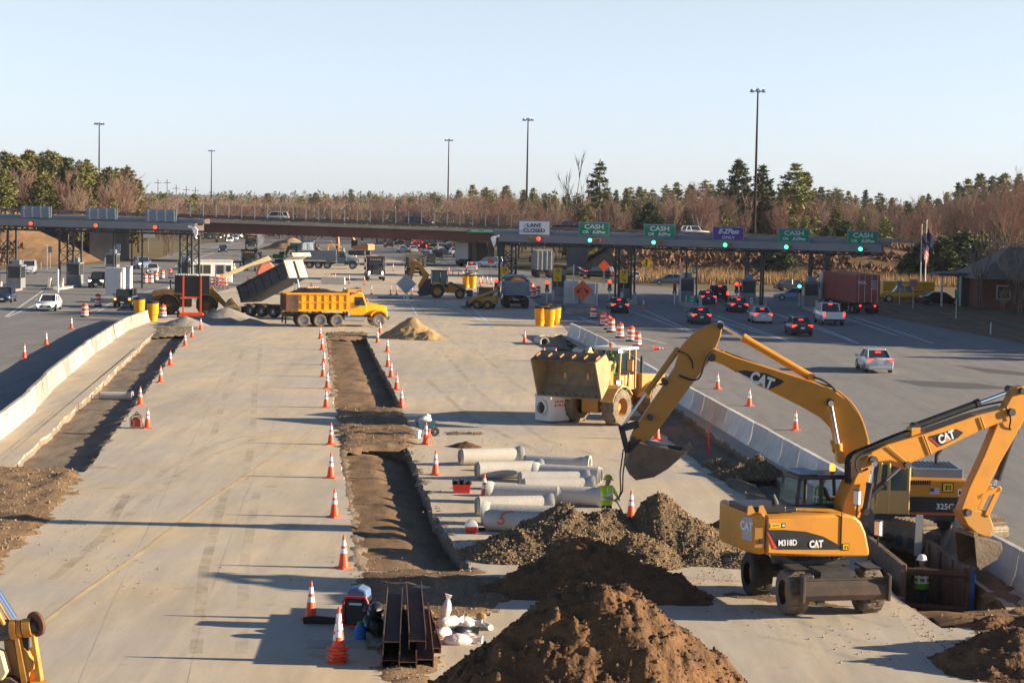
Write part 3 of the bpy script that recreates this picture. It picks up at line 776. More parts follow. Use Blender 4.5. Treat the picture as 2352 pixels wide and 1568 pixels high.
# ================================================================== TOLL PLAZA CANOPIES
def canopy(label, pxa, ya, da, pxb, yb, db, dims, towers, posts, name='toll_canopy'):
    """pxa/ya: fascia top at the left end, same at right; dims = (fascia h, truss drop, band h)"""
    A, B = PD(pxa, ya, da), PD(pxb, yb, db)
    L = (Vector((B.x - A.x, B.y - A.y, 0))).length
    rz = math.atan2(B.y - A.y, B.x - A.x)
    t = thing(name, label, 'toll canopy', (A.x, A.y, 0), rz)
    za, zb = A.z, B.z
    Z = lambda x: za + (zb - za) * x / L
    fh, td, bh = dims
    def slab(nm, mat, x0, x1, y0, y1, a, b):
        mb = MB(mat)
        mb.hexa([(x0, y0, Z(x0) + a), (x1, y0, Z(x1) + a), (x1, y1, Z(x1) + a), (x0, y1, Z(x0) + a)], [(x0, y0, Z(x0) + b), (x1, y0, Z(x1) + b), (x1, y1, Z(x1) + b), (x0, y1, Z(x0) + b)])
        return mb.build(nm, t, smooth=0)
    slab('fascia', FASCIA, 0, L, 0, 2.6, -fh, 0)
    slab('fascia_rib', DSTEEL, 0, L, -.05, .3, -fh - .13, -fh - .003)
    END_SHADE = M('canopy_end_shade', (.10, .075, .07), .7)  # dark plates added so the sunlit canopy ends do not read white
    slab('end_shade_plate', END_SHADE, L + .005, L + .06, -.02, 2.62, -fh - .02, .02); slab('end_shade_plate', END_SHADE, -.06, -.005, -.02, 2.62, -fh - .02, .02)
    slab('roof_band', ROOFBL, 0 - .8, L + .8, 1.0, 2.4, .003, bh)
    slab('end_shade_plate', END_SHADE, L + .805, L + .85, 0.95, 2.45, 0, bh + .01)  # added dark cover over the sunlit end of the roof band
    slab('roof_rail', ROOFBL, -.8, L + .8, .7, .8, bh * .55, bh * .75)
    mb = MB(DSTEEL)
    for yy in (.6, 2.2):
        for a, b in ((-fh - td, -fh - td + .17),):
            mb.hexa([(0, yy, Z(0) + a), (L, yy, Z(L) + a), (L, yy + .2, Z(L) + a), (0, yy + .2, Z(0) + a)], [(0, yy, Z(0) + b), (L, yy, Z(L) + b), (L, yy + .2, Z(L) + b), (0, yy + .2, Z(0) + b)])
        n = int(L / 2.3)
        for i in range(n + 1):
            x = L * i / n
            mb.box((x, yy + .1, Z(x) - fh - td / 2), (.09, .09, td))
            if i < n:
                x2 = L * (i + 1) / n
                pa = (x, yy + .1, Z(x) - fh - (td if i % 2 else .1)); pb = (x2, yy + .1, Z(x2) - fh - (.1 if i % 2 else td))
                mb.cyl(pa, pb, .035, n=5)
    mb.build('truss', t, smooth=0)
    def lx(px):                       # local x of a plate pixel column on the canopy front
        d = ray(px, 600); n = Vector((-math.sin(rz), math.cos(rz), 0)); k = (Vector((A.x, A.y, 0)) - C0).dot(n) / d.dot(n)
        qq = C0 + d * k; return (qq.x - A.x) * math.cos(rz) + (qq.y - A.y) * math.sin(rz)
    for pa, pb in towers:
        x0, x1 = lx(pa), lx(pb); mb = MB(DSTEEL); top = Z(x0) - fh - td
        for xx in (x0, x1):
            for yy in (.6, 2.6):
                mb.box((xx, yy, top / 2), (.2, .2, top))
        for z0 in (2.6, 4.0):
            for yy in (.6, 2.6):
                z1 = min(z0 + 1.35, top)
                mb.cyl((x0, yy, z0), (x1, yy, z1), .05, n=5); mb.cyl((x1, yy, z0), (x0, yy, z1), .05, n=5); mb.box(((x0 + x1) / 2, yy, z0), (x1 - x0, .1, .1))
        xm = (x0 + x1) / 2
        mb.box((xm, 1.6, top + .12), (x1 - x0 + .7, 2.6, .22))
        mb.build('tower', t, smooth=0)
    for pa in posts:
        x = lx(pa); mb = MB(DSTEEL); mb.box((x, 1.2, (Z(x) - fh - td) / 2), (.15, .15, Z(x) - fh - td)); mb.build('post', t, smooth=0)
    return t, Z, lx, rz, A
cL, ZL, lxL, rzL, AL = canopy('left toll canopy with three grey sign backs on its roof', -60, 500.5, 236, 446, 513.5, 229, (.78, .55, .5), [(-8, 12), (131, 163), (409, 436)], (250, 292, 316))
cR, ZR, lxR, rzR, AR = canopy('right toll canopy carrying the green cash lane signs', 1145, 539, 222, 2025, 563.5, 212, (.72, .42, .52), [(1144, 1172), (1412, 1448), (1712, 1747), (1858, 1898)], (1573, 1597))
PENN = M('white_floodlight', (.8, .8, .8), .4)
for k, (pxx, pyy, dd) in enumerate(((447, 531, 229), (1132, 552, 221))):
    q = PD(pxx, pyy, dd)
    s = thing('floodlight', ('white floodlight cluster at the right end of the left canopy', 'white floodlight cluster at the left end of the right canopy')[k], 'floodlight', q)
    sg = (1, -1)[k]
    mb = MB(PENN); mb.prism([(0, .5), (.35, .2), (.32, -.3), (.1, -.75), (-.1, -.2), (-.25, .25)], -.2, .2); mb.box((-.35 * sg, 0, .42), (.8, .3, .22), ry=.3 * sg); mb.build('lamp_head', s, smooth=0)
    mb = MB(DSTEEL); mb.cyl((0, 0, .3), (-1.0 * sg, .3, .6), .06, n=6); mb.build('bracket', s)

def lane_sign(px0, px1, y0, y1, dd, label, bgm, lines, back=False):
    a, b = PD(px0, y0, dd), PD(px1, y1, dd)
    c = (a + b) / 2; W, H = abs(b.x - a.x), abs(a.z - b.z) - .45 * 0
    H = (y1 - y0) * dd / FPX - W * math.tan(ROLL)
    s = thing('lane_sign', label, 'sign', c)
    mb = MB(SIGNA); mb.box((0, .1, 0), (W, .16, H)); mb.build('frame', s, smooth=0)
    if back:
        for k in range(4):
            mb = MB(STEEL); x = -W / 2 + W * (.1 + .82 * k / 3); mb.box((x, -.03, -.05), (.16, .1, H * (.98 if k != 1 else .85)), ry=-.06); mb.build('brace', s, smooth=0)
        return s
    mb = MB(bgm); mb.box((0, .01, .02), (W * .93, .05, H * .82)); mb.build('panel', s, smooth=0)
    for body, size, x, z, mat, bold, sq, sh in lines:
        text(body, size, mat, s, (x, -.022, z), UPY, bold=bold, squash=sq, shear=sh)
    return s
for k, (a, b, c, d) in enumerate(((47.6, 118, 473, 500), (198, 270, 477.5, 504), (333, 405, 480.5, 509))):
    lane_sign(a, b, c, d, 234 - k * 2, ('leftmost grey sign back with braces on the left toll canopy', 'middle grey sign back with braces on the left toll canopy', 'rightmost grey sign back with braces on the left toll canopy')[k], None, (), True)
TXB = M('sign_black', (.03, .03, .035), .5)
dR = lambda px: 221.5 - (px - 1145) / 880 * 10
lane_sign(1190.6, 1263.2, 505.5, 542.4, dR(1200), 'white sign reading LANE CLOSED on the right canopy', SIGNW, [('LANE', .56, 0, .3, TXB, .012, 1.15, 0), ('CLOSED', .56, 0, -.27, TXB, .012, 1.15, 0)])
for k, (a, b, c, d) in enumerate(((1328.7, 1400, 509.5, 543.8), (1478.7, 1551.3, 514.3, 548.5), (1788, 1859.7, 524.5, 559), (1946.6, 2017.5, 529.3, 564))):
    lane_sign(a, b, c, d, dR(a), ('green CASH sign next to the white lane closed sign', 'green CASH sign left of the purple sign', 'green CASH sign right of the purple sign', 'green CASH sign at the right end of the canopy')[k], GREENS,
              [('CASH', .66, 0, .26, SIGNW, .014, 1.25, 0), ('OR', .42, -.9, -.32, SIGNW, .01, 1.1, 0), ('E-ZPass', .42, .5, -.32, SIGNW, .022, 1.0, .35)])
lane_sign(1637, 1708.5, 519.8, 555.5, dR(1640), 'purple electronic toll only sign on the right canopy', PURPLE, [('E-ZPass', .72, 0, .26, SIGNW, .03, .95, .35), ('ONLY', .42, 0, -.36, SIGNW, .012, 1.2, 0)])

HOUS = M('signal_housing', (.35, .17, .02), .5)
def signal(px, py, dd, boxw, side, lit, label, housing=HOUS):
    q = PD(px, py, dd)
    s = thing('lane_signal', label, 'signal light', q)
    mb = MB(housing); mb.box((side * boxw / 2 * .8, .12, 0), (boxw, .22, .42)); mb.build('housing', s, smooth=0, bevel=.03)
    mb = MB(lit); mb.lathe([(.0, -.06), (.12, -.05), (.2, 0), (.2, .03)], (0, 0, 0), 14, 'y'); mb.build('lit_lens', s)
    mb = MB(TAILR if lit is GRN_L else GREENS); mb.cyl((side * boxw * .72, 0, 0), (side * boxw * .72, .02, 0), .15, n=12); mb.build('dark_lens', s)
for k, (a, b) in enumerate(((70.4, 513.3), (219.8, 517.9), (356, 522))):
    signal(a, b, 233.6 - k * 2 - .5, .5, 1, RED_L, 'red signal under the %s sign back of the left canopy' % ('leftmost', 'middle', 'rightmost')[k], DSTEEL)
signal(1237, 548.3, dR(1237) - .45, 1.2, -1, RED_L, 'lit red lane signal under the LANE CLOSED sign')
for px, py, wd, lb_ in ((1354.9, 551.9, 1.25, 'green lane signal under the CASH sign next to lane closed'), (1501.3, 556.7, 1.15, 'green lane signal under the CASH sign left of purple'), (1665.6, 562.6, .8, 'green lane signal under the purple sign'), (1806, 567.3, .7, 'green lane signal under the CASH sign right of purple'), (1976.3, 572, .7, 'green lane signal under the rightmost CASH sign')):
    signal(px, py, dR(px) - .45, wd, 1, GRN_L, lb_)

def post_sign_10(px, py0, py1, dd, label):
    a, b = PD(px - 11, py0, dd), PD(px + 11, py1, dd)
    c = (a + b) / 2; H = a.z - b.z; W = H * .62
    s = thing('speed_sign', label, 'sign', c)
    mb = MB(SIGNY); mb.box((0, 0, 0), (W, .04, H)); mb.build('panel', s, smooth=0)
    mb = MB(BLACK); mb.box((0, .03, -.05), (W + .08, .03, H + .12)); mb.build('backing', s, smooth=0)
    text('10', H * .34, TXB, s, (0, -.024, H * .27), UPY, bold=.012)
    text('MPH', H * .12, TXB, s, (0, -.024, H * .04), UPY)
    mb = MB(TXB); mb.X = Matrix.Translation((-.02, -.026, -H * .26)) @ Matrix.Rotation(R(38), 4, 'Y')
    mb.prism([(-.3, .035), (.1, .035), (.1, .1), (.32, 0), (.1, -.1), (.1, -.035), (-.3, -.035)], -.005, .005); mb.build('arrow', s, smooth=0)
    mb = MB(STEEL); mb.box((0, .07, -(c.z) / 2), (.08, .06, c.z)); mb.build('post', s, smooth=0)
for a, b, c, dd, lb_ in ((1158.5, 612.5, 643.5, 221, 'yellow 10 mph arrow sign in front of the dump truck and tower'), (1280.4, 615, 646.5, 219, 'yellow 10 mph arrow sign left of the orange double arrow sign'), (1432.8, 618.5, 650, 217, 'yellow 10 mph arrow sign behind the dark queueing sedan')):
    post_sign_10(a, b, c, dd, lb_)

# ------------------------------------------------------------------ toll booths on their islands
def island(px, py, L, W, label, kind='bare'):
    q = P(px, py)
    s = thing('toll_island', label, 'toll island', q, R(90))
    mb = MB(CONB)
    out = [(-L / 2, -W / 2)] + [(-L / 2 - W / 2 * math.sin(a), -W / 2 * math.cos(a)) for a in [math.pi * k / 8 for k in range(1, 8)]] + [(-L / 2, W / 2), (L / 2, W / 2), (L / 2 + W / 2, 0), (L / 2, -W / 2)]
    mb.prism(out, 0, .22, 'z'); mb.build('kerb', s, smooth=0, bevel=.03)
    for sg in (-1, 1):
        mb = MB(CONB); mb.prism([(-L / 2 - .2, .22), (-L / 2 + .3, 1.25), (-L / 2 + .75, 1.25), (-L / 2 + .75, .22)], sg * W * .36 - .14, sg * W * .36 + .14); mb.build('crash_wall', s, smooth=0)
    return s
def booth(px, py, dd_off, label, w=1.5, h=2.5, d=2.2, mat=M('booth_grey', (.19, .20, .205), .6)):
    q = P(px, py)
    s = thing('toll_booth', label, 'toll booth', (q.x, q.y + dd_off, .22))
    mb = MB(mat); mb.box((0, 0, .55), (w, d, 1.1)); mb.box((0, 0, h - .06), (w + .16, d + .16, .16))
    for x in (-1, 1):
        for y in (-1, 1): mb.box((x * (w / 2 - .05), y * (d / 2 - .05), h / 2 + .5), (.1, .1, h - 1.1))
    mb.build('shell', s, smooth=0)
    mb = MB(GLASS); mb.box((0, 0, 1.1 + (h - 1.24) / 2 + .002), (w - .04, d - .04, h - 1.25)); mb.build('glazing', s, smooth=0)
    mb = MB(SIGNA); mb.box((.1, 0, h + .3), (w * .55, d * .5, .5)); mb.build('roof_unit', s, smooth=0, bevel=.04)
    return s
for px, py, dz, il, bl in ((147, 661, 4, 'concrete toll island under the tall left tower', 'toll booth in the left tower'), (8, 670, 4, 'concrete toll island at the left picture edge', 'toll booth at the left picture edge'),
                           (1283, 690, 4, 'concrete toll island left of the orange double arrow sign', 'dark toll booth behind the yellow speed sign by the cabinets'), (1438, 694, 4, 'concrete toll island beside the dark queueing sedan', 'dark toll booth behind the yellow speed sign near the queueing sedan'),
                           (1585, 702, 5, 'concrete toll island with the small green price sign', 'toll booth between two thin posts'), (1730, 707, 5, 'concrete toll island left of the silver sedan', 'toll booth under the purple sign tower'), (1878, 714, 5, 'concrete toll island left of the white pickup', 'toll booth under the rightmost lattice tower')):
    island(px, py, 9, 1.9, il); booth(px + 2, py, dz + 1.2, bl)
booth(238, 632, 6, 'grey toll booth behind the black car in the left plaza')
booth(419, 652, 2, 'toll booth below the tower at the right end of the left canopy')
# utility cabinets and small things at the plaza
def cabinet(name, px, py, w, d, h, label, mat=GREY, cat='cabinet'):
    s = thing(name, label, cat, P(px, py), random.uniform(-.1, .1))
    mb = MB(mat); mb.box((0, d / 2, h / 2), (w, d, h)); mb.build('case', s, smooth=0, bevel=.02)
    mb = MB(mat); mb.box((0, -.012, h * .52), (w * .84, .02, h * .8)); mb.build('door', s, smooth=0)
    mb = MB(DSTEEL); mb.box((w * .3, -.035, h * .5), (.04, .03, .2)); mb.build('handle', s, smooth=0)
    return s
cabinet('utility_cabinet', 1311, 701, 1.5, 1.0, 2.5, 'tall grey utility cabinet left of the orange double arrow sign', OWHITE)
cabinet('utility_cabinet', 1352, 700, 1.2, .8, 2.2, 'grey utility cabinet behind the orange double arrow sign', OWHITE)
cabinet('utility_cabinet', 262, 678, 1.9, 1.0, 2.9, 'tall pale utility cabinet beside the dark jeep', OWHITE)
cabinet('utility_cabinet', 292, 670, .8, .8, 2.8, 'narrow pale utility cabinet behind the dark jeep', OWHITE)
mb = MB(CONB); mb.prism([(-1.6, -3), (1.4, -4.2), (2.2, -3.4), (1.4, 3), (-1.4, 3)], 0, .25, 'z')
tag(mb.build('concrete_pad', smooth=0, bevel=.03), 'pale concrete pad under the grey utility cabinets', 'pad', loc=P(1330, 706))
mb = MB(CONB); mb.prism([(-1.3, -1.), (1.3, -1.2), (1.5, 1.2), (-1.3, 1)], 0, .45, 'z')
tag(mb.build('concrete_block', smooth=0, bevel=.04), 'pale concrete block ending the island beside the dark jeep', 'block', loc=P(243, 694))
mb = MB(CONB); mb.prism([(-2., -.8), (1.9, -1.2), (2.2, .2), (1.5, 1.), (-2, 1)], 0, .5, 'z')
tag(mb.build('concrete_block', smooth=0, bevel=.05), 'rounded white concrete nose below the orange double arrow sign', 'block', loc=P(1350, 722))
def bollard(px, py, h, label, r=.1, mat=OWHITE):
    mb = MB(mat); mb.cyl((0, 0, 0), (0, 0, h), r, n=10); mb.ball((0, 0, h), r, 10, 4)
    tag(mb.build('bollard'), label, 'bollard', loc=P(px, py))
for px, py, h, lb_ in ((133, 671, 2.4, 'white bollard on the island under the tall left tower'), (277, 696, 2.9, 'white bollard before the tall pale cabinet'), (298, 688, 3., 'white bollard behind the dark jeep'), (1316, 703, 4.2, 'thin tall grey pole before the utility cabinet'), (1370, 702, 2.2, 'thin pale pole right of the orange double arrow sign'),
                       (1562, 697, 4.4, 'grey pole on the island with the green price sign')):
    bollard(px, py, h, lb_, .07 if h > 3.5 else .11)

# light masts
MASTB = M('mast_brown', (.035, .025, .022), .9, var=.2, spec=.1)
def mast(px, ptop, dd, label):
    q = PD(px, ptop, dd); H = q.z
    t = thing('light_mast', label, 'light mast', (q.x, q.y, 0))
    mb = MB(MASTB); mb.tube([(0, 0, 0), (0, 0, H * .5), (0, 0, H)], [.3, .23, .13], 10); mb.build('pole', t)
    mb = MB(DSTEEL); mb.lathe([(.9, H - .55), (.98, H - .5), (.9, H - .45)], n=16); mb.cyl((-.95, 0, H - .5), (.95, 0, H - .5), .04, n=5); mb.cyl((0, -.95, H - .5), (0, .95, H - .5), .04, n=5); mb.build('ring', t)
    for k in range(6):
        a = k * math.pi / 3 + .3
        mb = MB(CHROME); c = Vector((math.cos(a) * 1.15, math.sin(a) * 1.15, H - .45))
        mb.X = Matrix.Translation(c) @ Matrix.Rotation(a, 4, 'Z')
        mb.lathe([(.08, .3), (.2, .22), (.34, -.22), (.3, -.24), (0, -.2)], n=10); mb.box((-.1, 0, .36), (.3, .24, .24)); mb.build('lamp', t)
for px, py, lb_ in ((228, 281, 'dark light mast before the left pine wood'), (486, 344, 'light mast above the left end of the bridge fence'), (1031, 319, 'light mast in the middle of the bridge'), (1213, 271, 'light mast above the lane closed sign'), (1741, 203, 'tallest light mast above the purple sign')):
    hh = yh(px) - py
    mast(px, py, 21 * FPX / hh, lb_)

# flags
def flag(px, pyt, dd, label, kind):
    q = PD(px, pyt, dd)
    t = thing('flagpole', label, 'flagpole', (q.x, q.y, 0))
    mb = MB(OWHITE); mb.tube([(0, 0, 0), (0, 0, q.z)], [.09, .05], 8); mb.ball((0, 0, q.z), .1, 8, 5); mb.build('pole', t)
    FLW = M('flag_white', (.38, .36, .36), .8); navy = M('flag_navy', (.02, .025, .10), .8); fr = M('flag_red', (.42, .03, .05), .8)
    def cloth(rows, z0, h, name, drop):
        n = len(rows); 
        for k, mt in enumerate(rows):
            mb = MB(mt); nx = 8; vs = []
            for j in (0, 1):
                for i in range(nx + 1):
                    u = i / nx; v = (k + j) / n
                    vs.append((u * .9 + .06 * math.sin(u * 9), .18 * math.sin(u * 7 + v * 2), z0 - v * h - drop * u ** 1.2 + .05 * math.sin(u * 8)))
            mb.add(vs, [(i, i + 1, i + nx + 2, i + nx + 1) for i in range(nx)] )
            yield mb
    if kind == 'us':
        st = [fr if i % 2 == 0 else FLW for i in range(7)]
        for i, mb in enumerate(cloth([navy] * 3 + st, q.z - 1.2, 2.3, 'flag', 1.6)): mb.build('flag_stripe', t, smooth=0)
    else:
        for mb in cloth([navy], q.z - .8, 1.5, 'flag', 1.4): mb.build('flag', t)
flag(2118, 517, 246, 'flagpole with a drooping striped flag beside the service road', 'us')
flag(2129, 507, 246, 'flagpole with a plain navy blue flag beside the service road', 'st')

# posted signs
def diamond(px, py, dd, side, mat, label, glyph=None, post=True, base=None, two=False):
    q = PD(px, py, dd); a = side / 2 * 1.414
    s = thing('warning_sign', label, 'sign', q)
    mb = MB(mat); mb.prism([(-a, 0), (0, -a), (a, 0), (0, a)], -.02, .02); mb.build('panel', s, smooth=0)
    if glyph: glyph(s, a)
    if post:
        mb = MB(STEEL); z = -q.z
        for x in ((-.07, .07) if two else (0,)): mb.box((x, .05, (z + a * .6) / 2), (.07, .05, abs(z) + a * .6))
        mb.build('post', s, smooth=0)
    return s
def arrows2(s, a):
    for sg in (-1, 1):
        mb = MB(TXB); mb.X = Matrix.Translation((sg * a * .36, -.03, -.02)) @ Matrix.Rotation(R(45 if sg > 0 else 135), 4, 'Y')
        mb.prism([(-.36, .06), (.0, .06), (.0, .2), (.36, 0), (.0, -.2), (.0, -.06), (-.36, -.06)], -.006, .006); mb.build('arrow', s, smooth=0)
def merge_g(s, a):
    mb = MB(TXB); mb.prism([(-.08, -.5), (.08, -.5), (.08, .25), (.2, .25), (0, .55), (-.2, .25), (-.08, .25)], -.03, -.024); mb.prism([(-.3, -.35), (-.05, -.05), (-.05, .1), (-.36, -.28)], -.03, -.024); mb.build('arrow', s, smooth=0)
diamond(1338, 667, 208, 1.5, SIGNO, 'orange diamond sign with two black arrows by the grey cabinets', arrows2, two=True)
diamond(1387.5, 610.5, 262, 1.1, SIGNO, 'plain orange diamond sign above a dark car on the ramp', two=True)
diamond(1485.5, 603.5, 268, 1.1, SIGNY, 'yellow diamond warning sign on a white post before the brown bank', merge_g)
for s in (diamond(933, 652, 205, 1.45, SIGNA, 'grey back of a diamond sign beside the yellow backhoe', post=False),):
    mb = MB(OWHITE); mb.tube([(-.12, .1, -.9), (-.3, .2, -s.location.z)], .05, 6); mb.tube([(.1, .1, -.9), (.1, -.1, -s.location.z)], .05, 6); mb.tube([(.1, .1, -.9), (.42, .3, -s.location.z)], .05, 6); mb.build('stand', s)
def plate_sign(px, py, dd, w, h, mat, label, lines=(), post=True, cat='sign'):
    q = PD(px, py, dd)
    s = thing('plate_sign', label, cat, q)
    mb = MB(mat); mb.box((0, 0, 0), (w, .04, h)); mb.build('panel', s, smooth=0)
    for body, size, x, z, mt in lines: text(body, size, mt, s, (x, -.024, z), UPY, bold=.008)
    if post: mb = MB(OWHITE); mb.box((0, .05, (h * .4 - q.z) / 2), (.09, .05, q.z + h * .4)); mb.build('post', s, smooth=0)
    return s
plate_sign(1588.5, 686.5, 206, 1.0, .72, GREENS, 'small green price sign on the toll island', [('1.00', .26, 0, .17, SIGNW), ('2.00', .26, 0, -.17, SIGNW)])
plate_sign(1596, 622.5, 250, .65, .6, GREENS, 'small green route sign before the brown bank', [('95', .3, 0, 0, SIGNW)])
s = plate_sign(1565, 617, 252, .1, .1, STEEL, 'red and white yield sign seen past the toll posts')
mb = MB(TAILR); mb.prism([(-.42, .36), (.42, .36), (0, -.4)], -.06, -.03); mb.build('triangle', s, smooth=0)
mb = MB(SIGNW); mb.prism([(-.2, .24), (.2, .24), (0, -.14)], -.066, -.061); mb.build('triangle_centre', s, smooth=0)
plate_sign(2067, 653, 222, .55, .75, SIGNA, 'small grey plate sign on a white post by the yellow pickup')
plate_sign(2098.5, 650, 215, .8, .75, M('pinkish_sign', (.45, .2, .2), .6), 'pinkish plate sign on a tall white post by the service road')
plate_sign(2197.5, 675, 195, .38, .85, GREENS, 'narrow green plate sign on the verge before the brick building')
plate_sign(115, 573, 292, .55, .9, SIGNA, 'grey plate sign on the left grass verge near the bank')
plate_sign(272, 569, 292, .6, 1.1, SIGNA, 'tall grey plate sign before the left bridge abutment')
plate_sign(341, 538, 385, 2.2, 1.3, SIGNW, 'white board on posts on the grass beyond the left canopy')
plate_sign(1128, 600, 300, .0001 + .9, .6, REDP, 'red board beside the white van beyond the right tower')
for px, py, h, lb_ in ((2275, 768, 1.0, 'short white marker post on the right verge'), (94, 619, 1.0, 'short white marker post on the left verge'), (241, 608, 1.1, 'white marker post before the left bank'), (385, 594, 1.0, 'white marker post at the far left road edge'), (108, 620, 3.5, 'thin white pole on the left verge'), (1510, 790, .5, 'tiny white marker on the right lanes'), (423, 573, 1.1, 'white marker post under the left canopy edge')):
    mb = MB(OWHITE); mb.box((0, 0, h / 2), (.1, .06, h)); tag(mb.build('marker_post', smooth=0), lb_, 'marker post', loc=P(px, py))
for k, (px, py) in enumerate(((363, 412), (384, 412), (405, 425), (428, 428), (449, 430), (989, 445))):
    d_ = 900; q = PD(px, py, d_)
    t = thing('power_pole', 'distant thin power pole above the far woods, %s from left' % nth(k), 'power pole', (q.x, q.y, 0))
    mb = MB(DSTEEL); mb.cyl((0, 0, 0), (0, 0, q.z), .18, n=6); mb.build('pole', t); mb = MB(DSTEEL); mb.box((0, 0, q.z - 1.5), (3.2, .2, .2)); mb.build('crossarm', t, smooth=0)
# ================================================================== TREES
NEEDLE = M('pine_needles', (.105, .125, .034), .8, col2=(.225, .205, .058), thr=(.38, .62), scale=.5, rnd=.28)
NEEDLED = M('dark_needles', (.045, .068, .028), .8, col2=(.095, .11, .042), thr=(.38, .62), scale=.5, rnd=.25)
BARK = M('bark', (.10, .075, .055), .95, var=.3)
BIRCH = M('pale_bark', (.42, .38, .33), .9, var=.2)
TWIG = M('bare_twig', (.38, .275, .21), .95, var=.25, scale=.3, rnd=.22)
TWIGR = M('reddish_twig', (.39, .25, .19), .95, var=.25, scale=.3, rnd=.18)
def pine_mesh(H, W, seed, base=.15, dens=1., mat=NEEDLE, gaps=.25, tuft=.8):
    """tapered trunk + whorls of limbs carrying many needle tufts"""
    rn = random.Random(seed)
    tr = MB(BARK); tr.tube([(0, 0, -.8), (rn.gauss(0, .1), rn.gauss(0, .1), H * .5), (0, 0, H * .99)], [.02 * H * .7, .012 * H * .7, .02], 7)
    cr = MB(mat)
    z = H * base
    while z < H:
        f = (z - H * base) / (H * (1 - base))
        L = W * (1 - f) ** .75 * (.35 + .65 * min(1, f * 4 + .25)) + .25
        nb = rn.randint(4, 6)
        a0 = rn.uniform(0, 6.28)
        for b in range(nb):
            if rn.random() < gaps * (.4 + .6 * (1 - f)): continue
            a = a0 + b * 6.28 / nb + rn.gauss(0, .25); l = L * rn.uniform(.6, 1.12)
            up = rn.uniform(-.12, .3) + f * .3
            d = Vector((math.cos(a), math.sin(a), up))
            tr.cyl((0, 0, z), Vector((0, 0, z)) + d * l * .9, .05 * (1 - f) + .02, .01, 4, False)
            n = int((7 + l * 7) * dens)
            for k in range(n):
                t = rn.uniform(.22, 1.05) ** .75
                p = Vector((0, 0, z)) + d * l * t + Vector((rn.gauss(0, .28), rn.gauss(0, .28), rn.gauss(.12, .2))) * (.35 + l * .2)
                s = tuft * rn.uniform(.55, 1.2) * (.75 + .25 * l / W)
                for q in range(3):
                    u = Vector((rn.gauss(0, 1), rn.gauss(0, 1), rn.gauss(.25, .45))).normalized() * s
                    v = Vector((rn.gauss(0, 1), rn.gauss(0, 1), rn.gauss(0, .5))).normalized() * s * .38
                    cr.add([p - v * .6, p + v, p + u], [(0, 1, 2)])
        z += H * rn.uniform(.028, .05)
    for k in range(10):
        p = Vector((rn.gauss(0, .12), rn.gauss(0, .12), H - rn.uniform(0, .8))); u = Vector((rn.gauss(0, .3), rn.gauss(0, .3), 1)) * tuft
        cr.add([p - Vector((.1, 0, 0)), p + Vector((.1, .05, 0)), p + u], [(0, 1, 2)])
    return tr, cr
def bare_mesh(H, seed, spread=.55, tw=TWIG, bk=BARK, depth=4, lean=0., fine=1.):
    """leafless tree: forking limbs ending in fine twigs"""
    rn = random.Random(seed)
    tr, cr = MB(bk), MB(tw)
    def grow(p, d, l, r, lev):
        e = p + d * l
        if lev >= 2:
            s = d.orthogonal().normalized() * r * 1.6; s2 = d.cross(s)
            cr.add([p + s, p - s, e], [(0, 1, 2)]); cr.add([p + s2, p - s2, e], [(0, 1, 2)])
        else: tr.cyl(p, e, r, r * .6, 5, False)
        if lev >= depth: return
        n = (4 if lev == 0 else 4 if lev == 1 else 5) 
        for k in range(n):
            t = rn.uniform(.4, 1.) if lev else rn.uniform(.35, 1.)
            q = p + d * l * t
            a = Vector((rn.gauss(0, 1), rn.gauss(0, 1), rn.gauss(.2, .4))).normalized()
            nd = (d * (1.0 if lev else .9) + a * spread * rn.uniform(.7, 1.3) + Vector((0, 0, .18))).normalized()
            grow(q, nd, l * rn.uniform(.42, .68), r * (.5 if lev < 2 else .62), lev + 1)
    for k in range(2 if fine > .9 else 1):
        grow(Vector((rn.gauss(0, .3) * k, rn.gauss(0, .3) * k, -.6)), Vector((lean + rn.gauss(0, .06), rn.gauss(0, .06), 1)).normalized(), H * .55, .011 * H, 0)
    return tr, cr
def tree_proto(name, pair, label, cat='tree', group=None):
    t = thing(name, label, cat, (0, -300, 0), 0, group)
    pair[0].build('trunk', t); pair[1].build('crown', t, smooth=0)
    return t
used_first = set()
def plant(proto, loc, scale, label, group=None):
    rz = random.uniform(0, 6.28)
    if proto.name not in used_first:
        used_first.add(proto.name)
        proto.location = loc; proto.rotation_euler = (0, 0, rz); proto.scale = scale if isinstance(scale, tuple) else (scale,) * 3
        proto['label'] = label
        if group: proto['group'] = group
        return proto
    return dup(proto, loc, rz, label, group, scale)
pines = [tree_proto('pine_tree', pine_mesh(18, 4.6, 11 + i, .1, 1., NEEDLE, .12), 'x') for i in range(4)]
dpines = [tree_proto('pine_tree', pine_mesh(18, 3.4, 41 + i, .1, 1., NEEDLED, .25), 'x') for i in range(2)]
bares = [tree_proto('bare_tree', bare_mesh(13, 71 + i, .55, TWIGR if i % 2 else TWIG), 'x') for i in range(6)]
def zt(px, dd):
    return 0.0
def ptop(proto, px, pyt, dd, H, label, group=None, zb=-.2, wid=1.):
    """stand a tree at depth dd so that its tip reaches plate row pyt"""
    q = PD(px, pyt, dd); s = max(.2, (q.z - zb) / H)
    return plant(proto, (q.x, q.y, zb), (s * wid, s * wid, s), label, group)
rt = random.Random(5)
LW = 'pines and bare trees of the left wood'
def prof(px, pts):
    for (a, ya), (b, yb) in zip(pts, pts[1:]):
        if a <= px <= b: return ya + (yb - ya) * (px - a) / (b - a)
    return pts[-1][1] if px > pts[-1][0] else pts[0][1]
left_top = [(-60, 352), (40, 350), (110, 342), (150, 366), (210, 372), (235, 392), (300, 384), (330, 428), (360, 440)]
